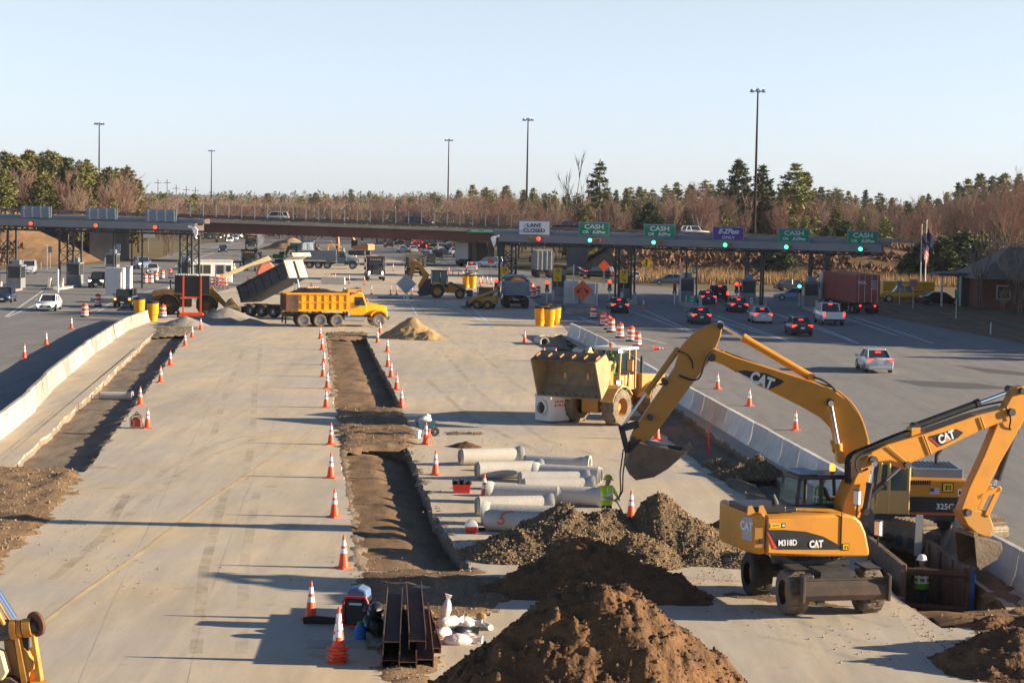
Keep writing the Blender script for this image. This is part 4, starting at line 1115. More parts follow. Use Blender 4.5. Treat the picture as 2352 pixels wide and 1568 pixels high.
for i in range(62):                                     # left wood, back row of tall pines
    px = -55 + i * 6.2 + rt.gauss(0, 5); dd = rt.uniform(395, 450)
    if px > 322: continue
    ptop(rt.choice(pines if rt.random() < .8 else dpines), px, prof(px, left_top) + rt.uniform(0, 30) * (i % 2) + rt.uniform(-3, 8), dd, 18, 'green pine in the dense wood at the left picture edge', 'pines of the left wood', wid=rt.uniform(.85, 1.2))
for i in range(30):
    px = rt.uniform(-50, 400); dd = rt.uniform(365, 400)
    ptop(rt.choice(bares), px, prof(px, left_top) + rt.uniform(20, 75), dd, 12.2, 'bare reddish tree mixed among the left wood pines', 'bare trees of the left wood', wid=rt.uniform(.9, 1.25))
for i in range(9):
    px = rt.uniform(0, 330); ptop(rt.choice(pines), px, prof(px, left_top) + rt.uniform(40, 80), rt.uniform(360, 380), 18, 'shorter green pine in front of the left wood', 'short pines before the left wood', wid=1.15)
# right wood: pines behind, bare trees in front
right_top = [(1080, 425), (1200, 432), (1300, 440), (1400, 432), (1540, 425), (1640, 415), (1900, 432), (2000, 442), (2100, 452), (2200, 425), (2260, 400), (2352, 400), (2420, 395)]
for i in range(80):
    px = 1085 + i * 16.7 + rt.gauss(0, 8); dd = rt.uniform(500, 580)
    ptop(rt.choice(pines if rt.random() < .7 else dpines), px, prof(px, right_top) + rt.uniform(-2, 22), dd, 18, 'green pine of the back row in the right wood', 'pines of the back row in the right wood', wid=rt.uniform(.9, 1.25))
for i in range(115):
    px = 1070 + i * 11.6 + rt.gauss(0, 8); dd = rt.uniform(372, 470)
    ptop(rt.choice(bares), px, prof(px, right_top) + rt.uniform(18, 60), dd, 12.2, 'bare reddish brown tree in the wood behind the right bank', 'bare trees of the right wood', wid=rt.uniform(.85, 1.3))
for i in range(16):
    px = rt.uniform(1100, 2250); ptop(rt.choice(pines), px, prof(px, right_top) + rt.uniform(35, 75), rt.uniform(362, 400), 18, 'short green pine in front of the bare right wood', 'short pines before the right wood', wid=1.1)
for i in range(64):
    px = 335 + i * 11.8 + rt.gauss(0, 6); dd = rt.uniform(500, 680)
    ptop(rt.choice(bares), px, 449 + rt.uniform(0, 14) + (6 if px < 700 else 0), dd, 12.2, 'bare reddish brown tree in the middle distance beyond the bridge', 'bare trees beyond the bridge', wid=rt.uniform(1.2, 1.7))
for i in range(16):
    px = 345 + i * 47 + rt.gauss(0, 9); dd = rt.uniform(600, 760)
    ptop(rt.choice(pines), px, 440 + rt.uniform(-4, 14) + (6 if px < 700 else 0), dd, 18, 'green pine in the middle distance beyond the bridge', 'pines beyond the bridge', wid=rt.uniform(1.1, 1.6))
# landmark trees
tp = tree_proto('pine_tree', pine_mesh(18, 4.6, 91, .2, 1.15, NEEDLED, .3), 'x')
ptop(tp, 1697, 368, 392, 18, 'tall dark pine left of the tallest light mast')
ptop(dpines[0], 1752, 384, 400, 18, 'tall dark pine right behind the tallest light mast', wid=1.3)
ptop(pines[0], 1828, 380, 392, 18, 'broad tall pine above the green CASH sign right of the purple sign', wid=1.35)
ptop(pines[2], 1852, 398, 396, 18, 'second tall pine just right of the broad tall pine', wid=1.1)
tb = tree_proto('pine_tree', pine_mesh(18, 2.6, 95, .55, .8, NEEDLED, .45), 'x')
ptop(tb, 1378, 371, 380, 18, 'ragged lone pine with a bare lower trunk above the first CASH sign')
for px, pt, lb_ in ((1322, 358, 'tall dead leafless tree between the lane closed sign and first CASH sign'), (1357, 352, 'thin dead tree beside the ragged lone pine'), (1420, 452, 'pale leafless snag right of the ragged lone pine')):
    db = tree_proto('dead_tree', bare_mesh(13, int(px), .5, BARK, BARK, 3, 0, .5), lb_)
    ptop(db, px, pt, 372, 12.4, lb_, wid=.8)
for px, pt, lb_ in ((1608, 445, 'pale birch clump right of the second CASH sign'), (2195, 545, 'white birch trunks left of the flagpoles'), (1640, 470, 'pinkish bare tree left of the purple sign')):
    db = tree_proto('birch_tree', bare_mesh(13, int(px) + 3, .4, TWIGR, BIRCH, 4), lb_)
    ptop(db, px, pt, 352, 12.2, lb_, wid=1.1)
jun = [tree_proto('evergreen_shrub', pine_mesh(6, 2.6, 131 + i, .02, 1.6, NEEDLED, .0, .5), 'x') for i in range(2)]
for px, pt, dd, lb_ in ((1900, 520, 352, 'dark round evergreen left of the bridge guard rail'), (1945, 512, 354, 'dark evergreen clump right of the fourth CASH sign'), (1495, 470, 356, 'dark conifer between the two left CASH signs'), (2120, 560, 300, 'dark evergreen behind the flagpoles'), (2170, 548, 300, 'dark evergreen right behind the navy flag'), (2215, 538, 302, 'tall dark evergreen left of the brick building'), (2090, 585, 304, 'low dark evergreen left of the flagpoles'), (2260, 560, 300, 'dark evergreen behind the brick building'), (1770, 572, 306, 'dark spruce growing on the brown bank under the canopy'), (1806, 582, 305, 'smaller dark spruce on the brown bank under the canopy')):
    ptop(rt.choice(jun), px, pt, dd, 6, lb_, wid=1.45 if dd < 310 else 1.2, zb=-.3 if px < 1850 and dd < 320 else (4 if dd > 340 else 0))
for px, pt, dd, lb_ in ((2255, 560, 215, 'leafless tree left of the brick building roof'), (2335, 575, 205, 'leafless shrub tree in front of the brick building'), (2300, 540, 240, 'leafless tree behind the brick building'), (2345, 520, 260, 'bare grey tree at the right picture edge')):
    ptop(rt.choice(bares), px, pt, dd, 12.2, lb_)
for px, py, h, lb_ in ((2300, 720, 3.2, 'bare rounded bush before the brick wall'), (2345, 722, 4.0, 'bare bush at the right edge before the brick building')):
    db = tree_proto('bare_shrub', bare_mesh(6, px, .8, TWIG, TWIG, 4), lb_); plant(db, P(px, py), h / 6, lb_)
# far wood along the horizon: reads as one mass
def far_wood(name, mat, N, d0, d1, hfun, conif):
    rg = np.random.default_rng(11 + conif); T = []
    for i in range(N):
        dd = rt.uniform(d0, d1); px = rt.uniform(-80, 2430); q = PD(px, 475, dd)
        nn = noise.noise(Vector((q.x * .012, q.y * .009, 7)))
        if (nn > .1) != bool(conif) and rt.random() < .8: continue
        hz = hfun(q, dd) * rt.uniform(.8, 1.15); n = 120 if conif else 100
        z = rg.uniform(.12, 1, n) if conif else rg.beta(2.2, 1.6, n)
        w_ = (1 - z) ** .7 * .3 + .03 if conif else .34 * np.sqrt(np.clip(1 - (2 * z - 1.05) ** 2, .02, 1))
        a = rg.uniform(0, 6.283, n); r_ = w_ * np.sqrt(rg.uniform(0, 1, n)) * hz
        c = np.stack([q.x + r_ * np.cos(a), q.y + r_ * np.sin(a), z * hz - 1], 1)
        s1, s2 = (.5, .75) if conif else (.2, .8)
        u = rg.normal(0, 1, (n, 3)) * np.array([.5, .5, .8]); u[:, 2] = np.abs(u[:, 2]) + .3; v = rg.normal(0, 1, (n, 3))
        T.append(np.stack([c - v * s1 * .5, c + v * s1 * .5, c + u * s2], 1))
    V = np.concatenate(T).reshape(-1, 3); m_ = len(V) // 3
    me = bpy.data.meshes.new(name); me.vertices.add(len(V)); me.vertices.foreach_set('co', V.ravel()); me.loops.add(len(V)); me.loops.foreach_set('vertex_index', np.arange(len(V))); me.polygons.add(m_); me.polygons.foreach_set('loop_start', np.arange(0, len(V), 3)); me.polygons.foreach_set('loop_total', np.full(m_, 3)); me.update(); me.materials.append(mat)
    o = bpy.data.objects.new(name, me); COL.objects.link(o); struct(o, 'stuff')
hf = lambda q, dd: 10 + 5 * noise.noise(Vector((q.x * .006, q.y * .004, 1))) + (dd - 600) * .006
far_wood('far_bare_wood', M('far_wood_twig', (.20, .14, .118), .95, var=.3, scale=.05), 4200, 560, 1900, hf, 0)
far_wood('far_pine_wood', M('far_wood_needle', (.09, .108, .045), .9, var=.35, scale=.05), 2600, 560, 1900, lambda q, dd: hf(q, dd) * 1.08 + .5, 1)
struct(field('hills', -700, 700, 1500, 3200, 40, lambda X, Y: -2 + 14 * np.clip((Y - 1500) / 700, 0, 1) * (1 + .7 * _noi(X, Y, .003, 3, 2.)), M('far_hill', (.13, .105, .085), .95, var=.4, scale=.02), smooth=60))
# trees beyond the right frame edge whose long shadows cross the toll lanes
OFF = 'pines standing beyond the right picture edge'
for i in range(40):
    Y = 141 + i * 2.35 + rt.gauss(0, .6); X = max(62, Y * .252 + 13) + rt.uniform(0, 12)
    h = 8.4 + (Y - 140) * .235 + rt.uniform(-.7, .9); h = min(h, 22)
    plant(rt.choice(pines), (X, Y, -.2), (h / 18 * 1.7, h / 18 * 1.7, h / 18), 'pine standing beyond the right picture edge shading the toll lanes', OFF)
# brick administration building at the right
q = P(2335, 712)
bd = thing('brick_building', 'brick toll office with a grey hipped roof at the right edge', 'building', (q.x + 2.5, q.y + 6, 0), R(4))
mb = MB(BRICK); mb.box((0, 0, 1.6), (12.5, 9, 3.2)); mb.build('wall', bd, smooth=0)
mb = MB(SHINGLE); mb.hexa([(-7.2, -5.6, 3.2), (7.2, -5.6, 3.2), (7.2, 5.6, 3.2), (-7.2, 5.6, 3.2)], [(-2.2, -.3, 6.6), (2.2, -.3, 6.6), (2.2, .3, 6.6), (-2.2, .3, 6.6)]); mb.build('roof', bd, smooth=0)
for x in (-4, -1, 3.2):
    f = MB(OWHITE); f.box((x, -4.53, 1.8), (1.5, .1, 1.5)); fo = f.build('window', bd, smooth=0)
    g = MB(GLASS); g.box((x, -4.59, 1.8), (1.3, .05, 1.3)); g.build('pane', fo, smooth=0)
q = P(2215, 706)
sh = thing('entrance_shelter', 'dark flat roofed shelter with pale posts beside the brick building', 'shelter', (q.x, q.y + 3, 0))
mb = MB(DGREY); mb.box((.3, 0, 3.5), (6, 4, .35)); mb.build('roof', sh, smooth=0)
for x in (-2.2, -.2): mb = MB(OWHITE); mb.box((x, -1.6, 1.7), (.18, .18, 3.4)); mb.build('post', sh, smooth=0)
mb = MB(DGREY); mb.box((1.6, .3, 1.6), (3, 2.6, 3.2)); mb.build('kiosk', sh, smooth=0)
q = P(2090, 690)
tr_ = thing('site_trailer', 'yellow box trailer parked behind the yellow pickup', 'trailer', (q.x, q.y + 2, 0))
mb = MB(SCHOOL); mb.box((0, 0, 1.35), (6, 2.2, 1.6)); mb.build('body', tr_, smooth=0, bevel=.05)
for x in (-.5, .5): mb = MB(TYRE); mb.cyl((x, -1.1, .35), (x, -.85, .35), .35, n=14); mb.build('wheel', tr_)
# ================================================================== CARS
def paint(name, col, rough=.3): return M('paint_' + name, col, rough, .15, var=.05, coat=.5)
PAINT = {'white': paint('white', (.72, .73, .74)), 'silver': paint('silver', (.48, .50, .53)), 'black': paint('black', (.014, .015, .018)), 'navy': paint('navy', (.018, .03, .075)),
         'dark': paint('dark_grey', (.04, .043, .048)), 'blue': paint('pale_blue', (.26, .34, .46)), 'red': paint('red', (.35, .02, .02)), 'green': paint('dark_green', (.02, .06, .05)),
         'yellow': paint('yellow', (.72, .33, .01)), 'teal': paint('grey_blue', (.13, .19, .24)), 'tan': paint('tan', (.36, .31, .24))}
RIM = M('wheel_rim', (.42, .43, .45), .35, .6)
KINDS = {   # lower body stations (x, half width, bottom, top), greenhouse base (front, rear), roof (front, rear), roof z, roof half width, wheel radius, axles
    'sedan': dict(st=[(2.36, .66, .30, .56), (2.2, .80, .22, .68), (1.0, .88, .19, .88), (-1.3, .89, .19, .97), (-2.15, .84, .22, .95), (-2.38, .76, .32, .84)], g=(1.12, -1.85), r=(.28, -1.05), z=1.44, rw=.58, wr=.33, ax=(1.42, -1.36)),
    'suv': dict(st=[(2.32, .74, .36, .80), (2.15, .88, .28, .95), (.95, .93, .26, 1.08), (-1.5, .94, .26, 1.12), (-2.25, .91, .30, 1.12), (-2.4, .84, .40, 1.05)], g=(1.05, -2.32), r=(.4, -2.05), z=1.78, rw=.70, wr=.38, ax=(1.42, -1.42)),
    'van': dict(st=[(2.45, .74, .34, .74), (2.25, .90, .26, .90), (1.35, .95, .22, 1.08), (-1.6, .96, .22, 1.10), (-2.35, .93, .26, 1.08), (-2.5, .86, .36, 1.0)], g=(1.5, -2.4), r=(.55, -2.15), z=1.76, rw=.74, wr=.35, ax=(1.55, -1.45)),
    'jeep': dict(st=[(2.2, .72, .5, 1.02), (2.05, .80, .42, 1.10), (.85, .86, .36, 1.15), (-1.5, .87, .36, 1.15), (-2.0, .86, .38, 1.15), (-2.1, .80, .46, 1.1)], g=(.88, -2.02), r=(.5, -1.9), z=1.72, rw=.70, wr=.38, ax=(1.35, -1.22)),
    'pickup': dict(st=[(2.85, .80, .46, .98), (2.65, .95, .36, 1.10), (1.25, 1.0, .34, 1.20), (-.85, 1.0, .34, 1.20), (-2.7, 1.0, .38, 1.22), (-2.85, .96, .48, 1.2)], g=(1.3, -.85), r=(.75, -.6), z=1.92, rw=.74, wr=.42, ax=(1.85, -1.75)),
}
def car(kind, px, py, rz, col, label, lit='none', group=None, z=0., loc=None, plate=True, rack=False, lite=False):
    k = KINDS[kind]; p = PAINT[col]
    loc = P(px, py) if loc is None else loc
    t = thing({'sedan': 'sedan_car', 'suv': 'suv_car', 'van': 'minivan', 'jeep': 'boxy_suv', 'pickup': 'pickup_truck'}[kind], label, {'pickup': 'pickup', 'van': 'minivan'}.get(kind, 'car'), (loc.x, loc.y, loc.z + z), rz, group)
    secs = []
    for x, hw, zb, zt in k['st']:
        m_ = zb + (zt - zb) * .55
        half = [(x, -hw * .86, zb), (x, -hw * .98, zb + .12), (x, -hw, m_), (x, -hw * .96, zt - .07), (x, -hw * .86, zt)]
        secs.append(half + [(a, -b, c) for a, b, c in reversed(half)])
    mb = MB(p); mb.loft(secs); mb.build('body', t, smooth=50, fix=True)
    x0, x1 = k['g']; r0, r1 = k['r']; bz = lambda x: next((z0 + (z1 - z0) * (x - xa) / (xb - xa) for (xa, _, _, z0), (xb, _, _, z1) in zip(k['st'], k['st'][1:]) if xb <= x <= xa), .9)
    hb = k['st'][2][1] * .88; rw = k['rw']; zr = k['z']; zf, zb_ = bz(x0) - .03, bz(x1) - .03
    gb = [(x0, -hb * .93, zf), (x1, -hb * .93, zb_), (x1, hb * .93, zb_), (x0, hb * .93, zf)]
    gt = [(r0, -rw, zr - .05), (r1, -rw, zr - .05), (r1, rw, zr - .05), (r0, rw, zr - .05)]
    mb = MB(GLASS); mb.hexa([gb[1], gb[0], gb[3], gb[2]], [gt[1], gt[0], gt[3], gt[2]]); mb.build('windows', t, smooth=0, fix=True)
    mb = MB(p)
    mb.hexa([(r1 - .06, -rw - .03, zr - .06), (r0 + .06, -rw - .03, zr - .06), (r0 + .06, rw + .03, zr - .06), (r1 - .06, rw + .03, zr - .06)], [(r1 + .1, -rw + .1, zr), (r0 - .1, -rw + .1, zr), (r0 - .1, rw - .1, zr), (r1 + .1, rw - .1, zr)])
    for sg in (-1, 1):
        for a, b in (((x0, sg * hb * .94, zf), (r0, sg * rw * 1.02, zr - .04)), ((x1, sg * hb * .94, zb_), (r1, sg * rw * 1.02, zr - .04)), (((x0 + x1) / 2 - .05, sg * hb * .95, (zf + zb_) / 2), ((r0 + r1) / 2, sg * rw * 1.02, zr - .04))):
            mb.cyl(a, b, .055 if kind != 'jeep' else .07, n=5)
        if kind in ('suv', 'van', 'jeep'): mb.cyl((x1 + .75, sg * hb * .95, zb_), (r1 + .75, sg * rw * 1.02, zr - .04), .07, n=5)
    mb.build('roof', t, smooth=0)
    for ax in k['ax']:
        for sg in (-1, 1):
            y = sg * (k['st'][2][1] - .1); r = k['wr']
            mb = MB(TYRE); mb.lathe([(r * .6, -.1), (r * .95, -.11), (r, -.06), (r, .06), (r * .95, .11), (r * .6, .1)], (ax, y, r), 14, 'y'); mb.m(RIM); mb.cyl((ax, y - sg * .02, r), (ax, y + sg * .085, r), r * .62, n=12); mb.build('wheel', t)
    s0, s1 = k['st'][1], k['st'][-2]
    hl = HEAD_L if lit == 'head' else LENS
    for sg in (-1, 1):
        zz = s0[3] - .13 if kind != 'jeep' else s0[3] - .22
        mb = MB(AMB_L if lit == 'jeep' else hl); mb.box((k['st'][0][0] - .07, sg * s0[1] * .74, zz), (.16, .30, .15 if kind != 'jeep' else .22), rz=-sg * .35); mb.build('headlight', t, smooth=0)
        mb = MB(RED_L if lit == 'brake' else TAILR)
        if kind in ('suv', 'van', 'pickup', 'jeep'): mb.box((k['st'][-1][0] + .04, sg * s1[1] * .88, s1[3] - .2), (.12, .16, .38))
        else: mb.box((k['st'][-1][0] + .08, sg * s1[1] * .76, s1[3] - .12), (.16, .34, .17), rz=sg * .25)
        mb.build('tail_light', t, smooth=0)
        if not lite:
            mb = MB(p); mb.box((x0 - .25, sg * (hb + .2), zf + .1), (.14, .2, .15)); mb.build('mirror', t, smooth=0)
    if lit == 'brake':
        mb = MB(RED_L); mb.box((r1 - .22 if kind == 'sedan' else r1 - .06, 0, zr - (.16 if kind == 'sedan' else .1)), (.06, .34, .06)); mb.build('brake_lamp', t, smooth=0)
    if not lite:
        mb = MB(BLK); mb.box((k['st'][0][0] + .0, 0, s0[2] + .22), (.1, s0[1] * 1.1, .16)); mb.build('grille', t, smooth=0)
        mb = MB(SIGNW); mb.box((k['st'][-1][0] - .02, 0, s1[3] - .28), (.03, .32, .15)); mb.build('licence_plate', t, smooth=0); mb = MB(SIGNW); mb.box((k['st'][0][0] + .07, 0, s0[2] + .16), (.03, .32, .12)); mb.build('licence_plate', t, smooth=0)
        mb = MB(BLK if kind in ('pickup', 'jeep') else p); mb.box((k['st'][-1][0], 0, s1[2] + .12), (.16, s1[1] * 1.8, .2)); mb.build('bumper', t, smooth=0, bevel=.03)
        mb = MB(mb.mats[0]); mb.box((k['st'][0][0] - .02, 0, s0[2] + .08), (.14, s0[1] * 1.7, .2)); mb.build('bumper', t, smooth=0, bevel=.03)
    if kind == 'pickup':
        mb = MB(BLACK); mb.box((-1.8, 0, 1.215), (1.75, 1.62, .03)); mb.build('bed_cover', t, smooth=0)
    if rack or kind == 'jeep':
        mb = MB(DSTEEL)
        for sg in (-1, 1): mb.cyl((r0 - .2, sg * rw * .85, zr + .05), (r1 + .2, sg * rw * .85, zr + .05), .025, n=5)
        mb.build('roof_rack', t)
    return t
AW, TO = R(91), R(-84)                                    # away from / towards the camera
# queueing on the right
car('sedan', 2007, 851, R(90), 'silver', 'silver sedan with lit brake lights alone on the open right lanes', 'brake')
car('sedan', 1833, 768, AW, 'black', 'black sedan braking between the gore lines left of the white pickup', 'brake')
car('sedan', 1605, 742, AW, 'dark', 'dark sedan braking left of the white road lines in mid plaza', 'brake')
car('sedan', 1745, 740, AW, 'silver', 'silver sedan braking before the tower under the purple sign', 'brake')
car('sedan', 1692, 716, AW, 'black', 'black sedan in shade beside the silver sedan, left of the crash wall', 'brake')
car('sedan', 1418, 717, R(94), 'black', 'black sedan queueing right of the orange double arrow sign', 'brake')
car('pickup', 1903, 744, AW, 'white', 'white pickup with lit tail lights beside the red container', 'brake')
car('sedan', 1622, 697, AW, 'navy', 'dark navy car entering the lane past the green price sign', 'brake')
car('suv', 1648, 690, AW, 'black', 'black off roader with a spare wheel ahead of the navy car', 'brake')
car('sedan', 1822, 668, R(12), 'dark', 'black car crossing behind the small traffic light', 'none')
car('sedan', 1826, 690, R(170), 'blue', 'pale blue sedan behind the small traffic light', 'none')
car('van', 1938, 694, AW, 'white', 'white minivan half hidden behind the rightmost tower', 'none')
car('sedan', 1539, 654, R(175), 'teal', 'grey blue sedan before the reeds left of the yield sign', 'none')
car('sedan', 1455, 647, AW, 'white', 'white sedan right of the middle tower before the reeds', 'none', lite=True)
car('suv', 1370, 640, R(160), 'black', 'dark suv below the plain orange diamond sign', 'none', lite=True)
car('sedan', 1313, 635, R(160), 'green', 'dark green car under the bridge right of the yellow speed sign', 'brake', lite=True)
car('pickup', 2076, 694, R(180), 'yellow', 'yellow pickup truck parked right of the red container', 'none')
car('sedan', 2160, 700, R(10), 'black', 'dark car parked left of the entrance shelter', 'none', lite=True)
# oncoming left
car('sedan', 113, 712, R(-86), 'white', 'white sedan driving toward the camera on the left', 'head')
car('sedan', 12, 693, R(-84), 'navy', 'dark blue sedan cut by the left picture edge', 'none')
car('jeep', 288, 706, R(-87), 'black', 'black boxy suv with glowing orange lamps by the yellow barrels', 'jeep', rack=True)
car('suv', 227, 660, R(-87), 'black', 'black suv with lit headlights behind the white cabinets', 'head')
car('van', 67, 628, R(-80), 'silver', 'silver minivan left of the tall tower on the far left road', 'none')
car('van', 326, 617, R(-70), 'blue', 'pale blue minivan beside the thin posts in the left plaza', 'head')
car('sedan', 350, 629, R(-80), 'silver', 'silver sedan just behind the orange drums on the left', 'none')
car('sedan', 512, 579, R(-84), 'navy', 'dark car coming down the far left road under the bridge', 'none', lite=True)
far = [(447, 551, 'black', 'head'), (528, 557, 'white', 'head'), (541, 552, 'silver', 'head'), (502, 549, 'black', 'head'), (520, 546, 'white', 'head'), (490, 549, 'dark', 'none'), (562, 547, 'white', 'head'), (590, 544, 'red', 'none'), (473, 548, 'dark', 'none'), (549, 545, 'silver', 'head')]
for i, (a, b, c, l) in enumerate(far):
    car('sedan', a, b, R(-84), c, '%s car far away on the left road, %s of the distant line' % ({'dark': 'dark grey'}.get(c, c), nth(i)), l, 'distant oncoming cars', lite=True)
far = [(948, 578, 'silver', 'sedan', ''), (934, 569, 'dark', 'suv', ''), (967, 571, 'black', 'suv', 'brake'), (985, 582, 'blue', 'sedan', ''), (1010, 575, 'silver', 'suv', ''), (1041, 583, 'white', 'sedan', ''), (993, 567, 'black', 'suv', ''), (1026, 577, 'black', 'suv', ''), (984, 603, 'green', 'suv', ''), (988, 560, 'dark', 'sedan', ''), (917, 560, 'black', 'suv', ''), (960, 556, 'red', 'sedan', ''), (1012, 563, 'dark', 'sedan', ''), (880, 557, 'dark', 'sedan', ''), (900, 553, 'dark', 'sedan', ''), (1054, 588, 'red', 'sedan', ''), (1000, 553, 'silver', 'sedan', ''), (935, 551, 'black', 'sedan', ''), (976, 592, 'black', 'sedan', ''), (923, 577, 'white', 'sedan', ''), (1003, 592, 'dark', 'suv', ''), (1030, 568, 'silver', 'sedan', ''), (1048, 574, 'black', 'suv', ''), (950, 563, 'navy', 'sedan', 'brake'), (892, 566, 'black', 'suv', ''), (975, 550, 'white', 'sedan', ''), (1017, 584, 'navy', 'sedan', ''), (908, 550, 'red', 'sedan', ''), (1020, 556, 'black', 'sedan', '')]
for i, (a, b, c, kd, l) in enumerate(far):
    car(kd, a, b + 2, R(101), c, '%s %s driving away under the bridge, %s of the distant queue' % ({'dark': 'dark grey'}.get(c, c), 'suv' if kd == 'suv' else 'car', nth(i)), l or 'none', 'distant cars driving away', lite=True)
car('sedan', 1083, 623, R(92), 'silver', 'silver car behind the white box trailer before the first right tower', 'brake')
car('van', 1127, 614, R(160), 'white', 'white van crossing behind the first right tower', 'none')
car('van', 1132, 553, R(95), 'tan', 'tan vehicle seen through the right end of the bridge piers', 'none', lite=True)
# on the bridge
def on_bridge(px, off): q = PD(px, 505, BR_Y + off); return Vector((q.x, q.y, deck_z(q.x)))
car('suv', 0, 0, R(180), 'silver', 'silver suv driving across the bridge at left', 'none', loc=on_bridge(630, 3.2))
car('suv', 0, 0, 0, 'navy', 'dark suv driving across the middle of the bridge', 'none', loc=on_bridge(962, 3.2))
car('pickup', 0, 0, R(180), 'black', 'black pickup with a load on the bridge left of the first CASH sign', 'none', loc=on_bridge(1306, 3.2))
car('suv', 0, 0, 0, 'white', 'white suv on the bridge left of the purple sign', 'none', loc=on_bridge(1597, 3.2), rack=True)

# ================================================================== TRUCKS
def wheel(par, x, y, r, wd, tyre=TYRE, rim=RIM, hub=True, dual=False):
    sg = 1 if y > 0 else -1
    mb = MB(tyre); w2 = wd / 2
    mb.lathe([(r * .58, -w2 * .9), (r * .72, -w2), (r * .93, -w2 * .95), (r, -w2 * .6), (r, w2 * .6), (r * .93, w2 * .95), (r * .72, w2), (r * .58, w2 * .9)], (x, y, r), 20, 'y')
    wo = mb.build('wheel', par)
    mb = MB(rim); mb.lathe([(0, sg * w2 * .5), (r * .2, sg * w2 * .55), (r * .24, sg * w2 * .15), (r * .5, sg * w2 * .1), (r * .6, sg * w2 * .85)], (x, y, r), 14, 'y'); mb.build('rim', wo, fix=True)
def dump_truck(px, py, rz, cab, bed, label, tilt=0., axles=(-1.2, -2.55, -3.9), load=None, lit='none', bedback=None, apron=None, gate=None, loc=None, rear_x=None, tyre=TYRE, rib='slots', inner=None, headrail=True):
    """conventional tipper, x forward, origin at the ground under the cab-bed gap"""
    q = P(px, py) if loc is None else loc
    t = thing('dump_truck', label, 'dump truck', q, rz)
    rear = min(axles) - 1.0 if rear_x is None else rear_x
    mb = MB(DSTEEL)
    for sg in (-1, 1): mb.box(((3.6 + rear) / 2, sg * .43, .92), (3.6 - rear, .12, .28))
    for a in axles: mb.cyl((a, -1., .53), (a, 1., .53), .11, n=8)
    mb.build('chassis', t, smooth=0)
    wheel(t, 2.75, 1.05, .53, .32, tyre); wheel(t, 2.75, -1.05, .53, .32, tyre)
    for a in axles:
        for sg in (-1, 1): wheel(t, a, sg * .94, .53, .58, tyre)
    # cab and hood
    mb = MB(cab); mb.prism([(.35, 1.0), (.35, 2.55), (.6, 2.72), (1.45, 2.72), (1.75, 1.95), (1.85, 1.0)], -1.0, 1.0); mb.build('cab', t, smooth=0, bevel=.06)
    mb = MB(cab); mb.loft([[(1.8, -.82, 1.0), (1.8, .82, 1.0), (1.8, .82, 1.85), (1.8, .5, 1.98), (1.8, -.5, 1.98), (1.8, -.82, 1.85)], [(3.3, -.66, .95), (3.3, .66, .95), (3.3, .66, 1.6), (3.3, .42, 1.74), (3.3, -.42, 1.74), (3.3, -.66, 1.6)], [(3.55, -.56, .95), (3.55, .56, .95), (3.55, .56, 1.5), (3.55, .36, 1.6), (3.55, -.36, 1.6), (3.55, -.56, 1.5)]]); mb.build('hood', t, smooth=40, fix=True)
    for sg in (-1, 1):
        mb = MB(cab); pts = [(2.05, 1.0), (2.2, 1.25), (2.5, 1.4), (3.0, 1.4), (3.35, 1.2), (3.5, .85), (3.42, .8), (3.2, 1.1), (2.95, 1.26), (2.55, 1.26), (2.3, 1.12), (2.12, .85)]
        mb.prism(pts, sg * .62, sg * 1.2); mb.build('fender', t, smooth=0, bevel=.03)
        mb = MB(GLASS); mb.prism([(.75, 1.75), (.75, 2.45), (1.4, 2.45), (1.62, 1.85), (1.62, 1.75)], sg * 1.0, sg * 1.02); mb.build('side_window', t, smooth=0)
        mb = MB(CHROME); mb.cyl((.25, sg * 1.12, .9), (.25, sg * 1.12, 3.1), .075, n=9); mb.build('exhaust_stack', t)
        mb = MB(CHROME); mb.cyl((-.1, sg * .95, .75), (1.5, sg * .95, .75), .27, n=14); mb.build('fuel_tank', t)
        mb = MB(CHROME); mb.box((1.85, sg * 1.35, 2.1), (.1, .22, .5)); mb.cyl((1.75, sg * 1.0, 2.3), (1.85, sg * 1.32, 2.3), .02, n=4); mb.build('mirror', t, smooth=0)
        mb = MB(HEAD_L if lit == 'head' else LENS); mb.cyl((3.44, sg * .86, 1.12), (3.52, sg * .86, 1.12), .14, n=12); mb.build('headlight', t)
    mb = MB(GLASS); mb.hexa([(1.80, -.85, 1.98), (1.80, .85, 1.98), (1.74, .85, 1.98), (1.74, -.85, 1.98)], [(1.545, -.82, 2.56), (1.545, .82, 2.56), (1.485, .82, 2.56), (1.485, -.82, 2.56)]); mb.build('windscreen', t, smooth=0, fix=True)
    mb = MB(BLK); mb.box((3.57, 0, 1.25), (.04, .84, .56)); 
    mb.m(CHROME)
    for k in range(5): mb.box((3.595, -.34 + .17 * k, 1.25), (.02, .03, .54))
    mb.build('grille', t, smooth=0)
    mb = MB(CHROME); mb.box((3.68, 0, .72), (.2, 2.2, .3)); mb.build('bumper', t, smooth=0, bevel=.04)
    mb = MB(AMB_L)
    for k in range(5): mb.box((1.42, -.6 + .3 * k, 2.75), (.08, .1, .05))
    mb.build('roof_marker_lamp', t, smooth=0)
    # bed, tipping about its rear hinge
    L0, L1, zb = rear + .1, .15, 1.28
    hinge = Vector((rear + .35, 0, 1.2))
    X = Matrix.Translation(hinge) @ Matrix.Rotation(-tilt, 4, 'Y') @ Matrix.Translation(-hinge)
    h = 1.42; bw = 1.22
    mb = MB(bed); mb.X = X
    mb.box(((L0 + L1) / 2, 0, zb + .06), (L1 - L0, 2.3, .12))
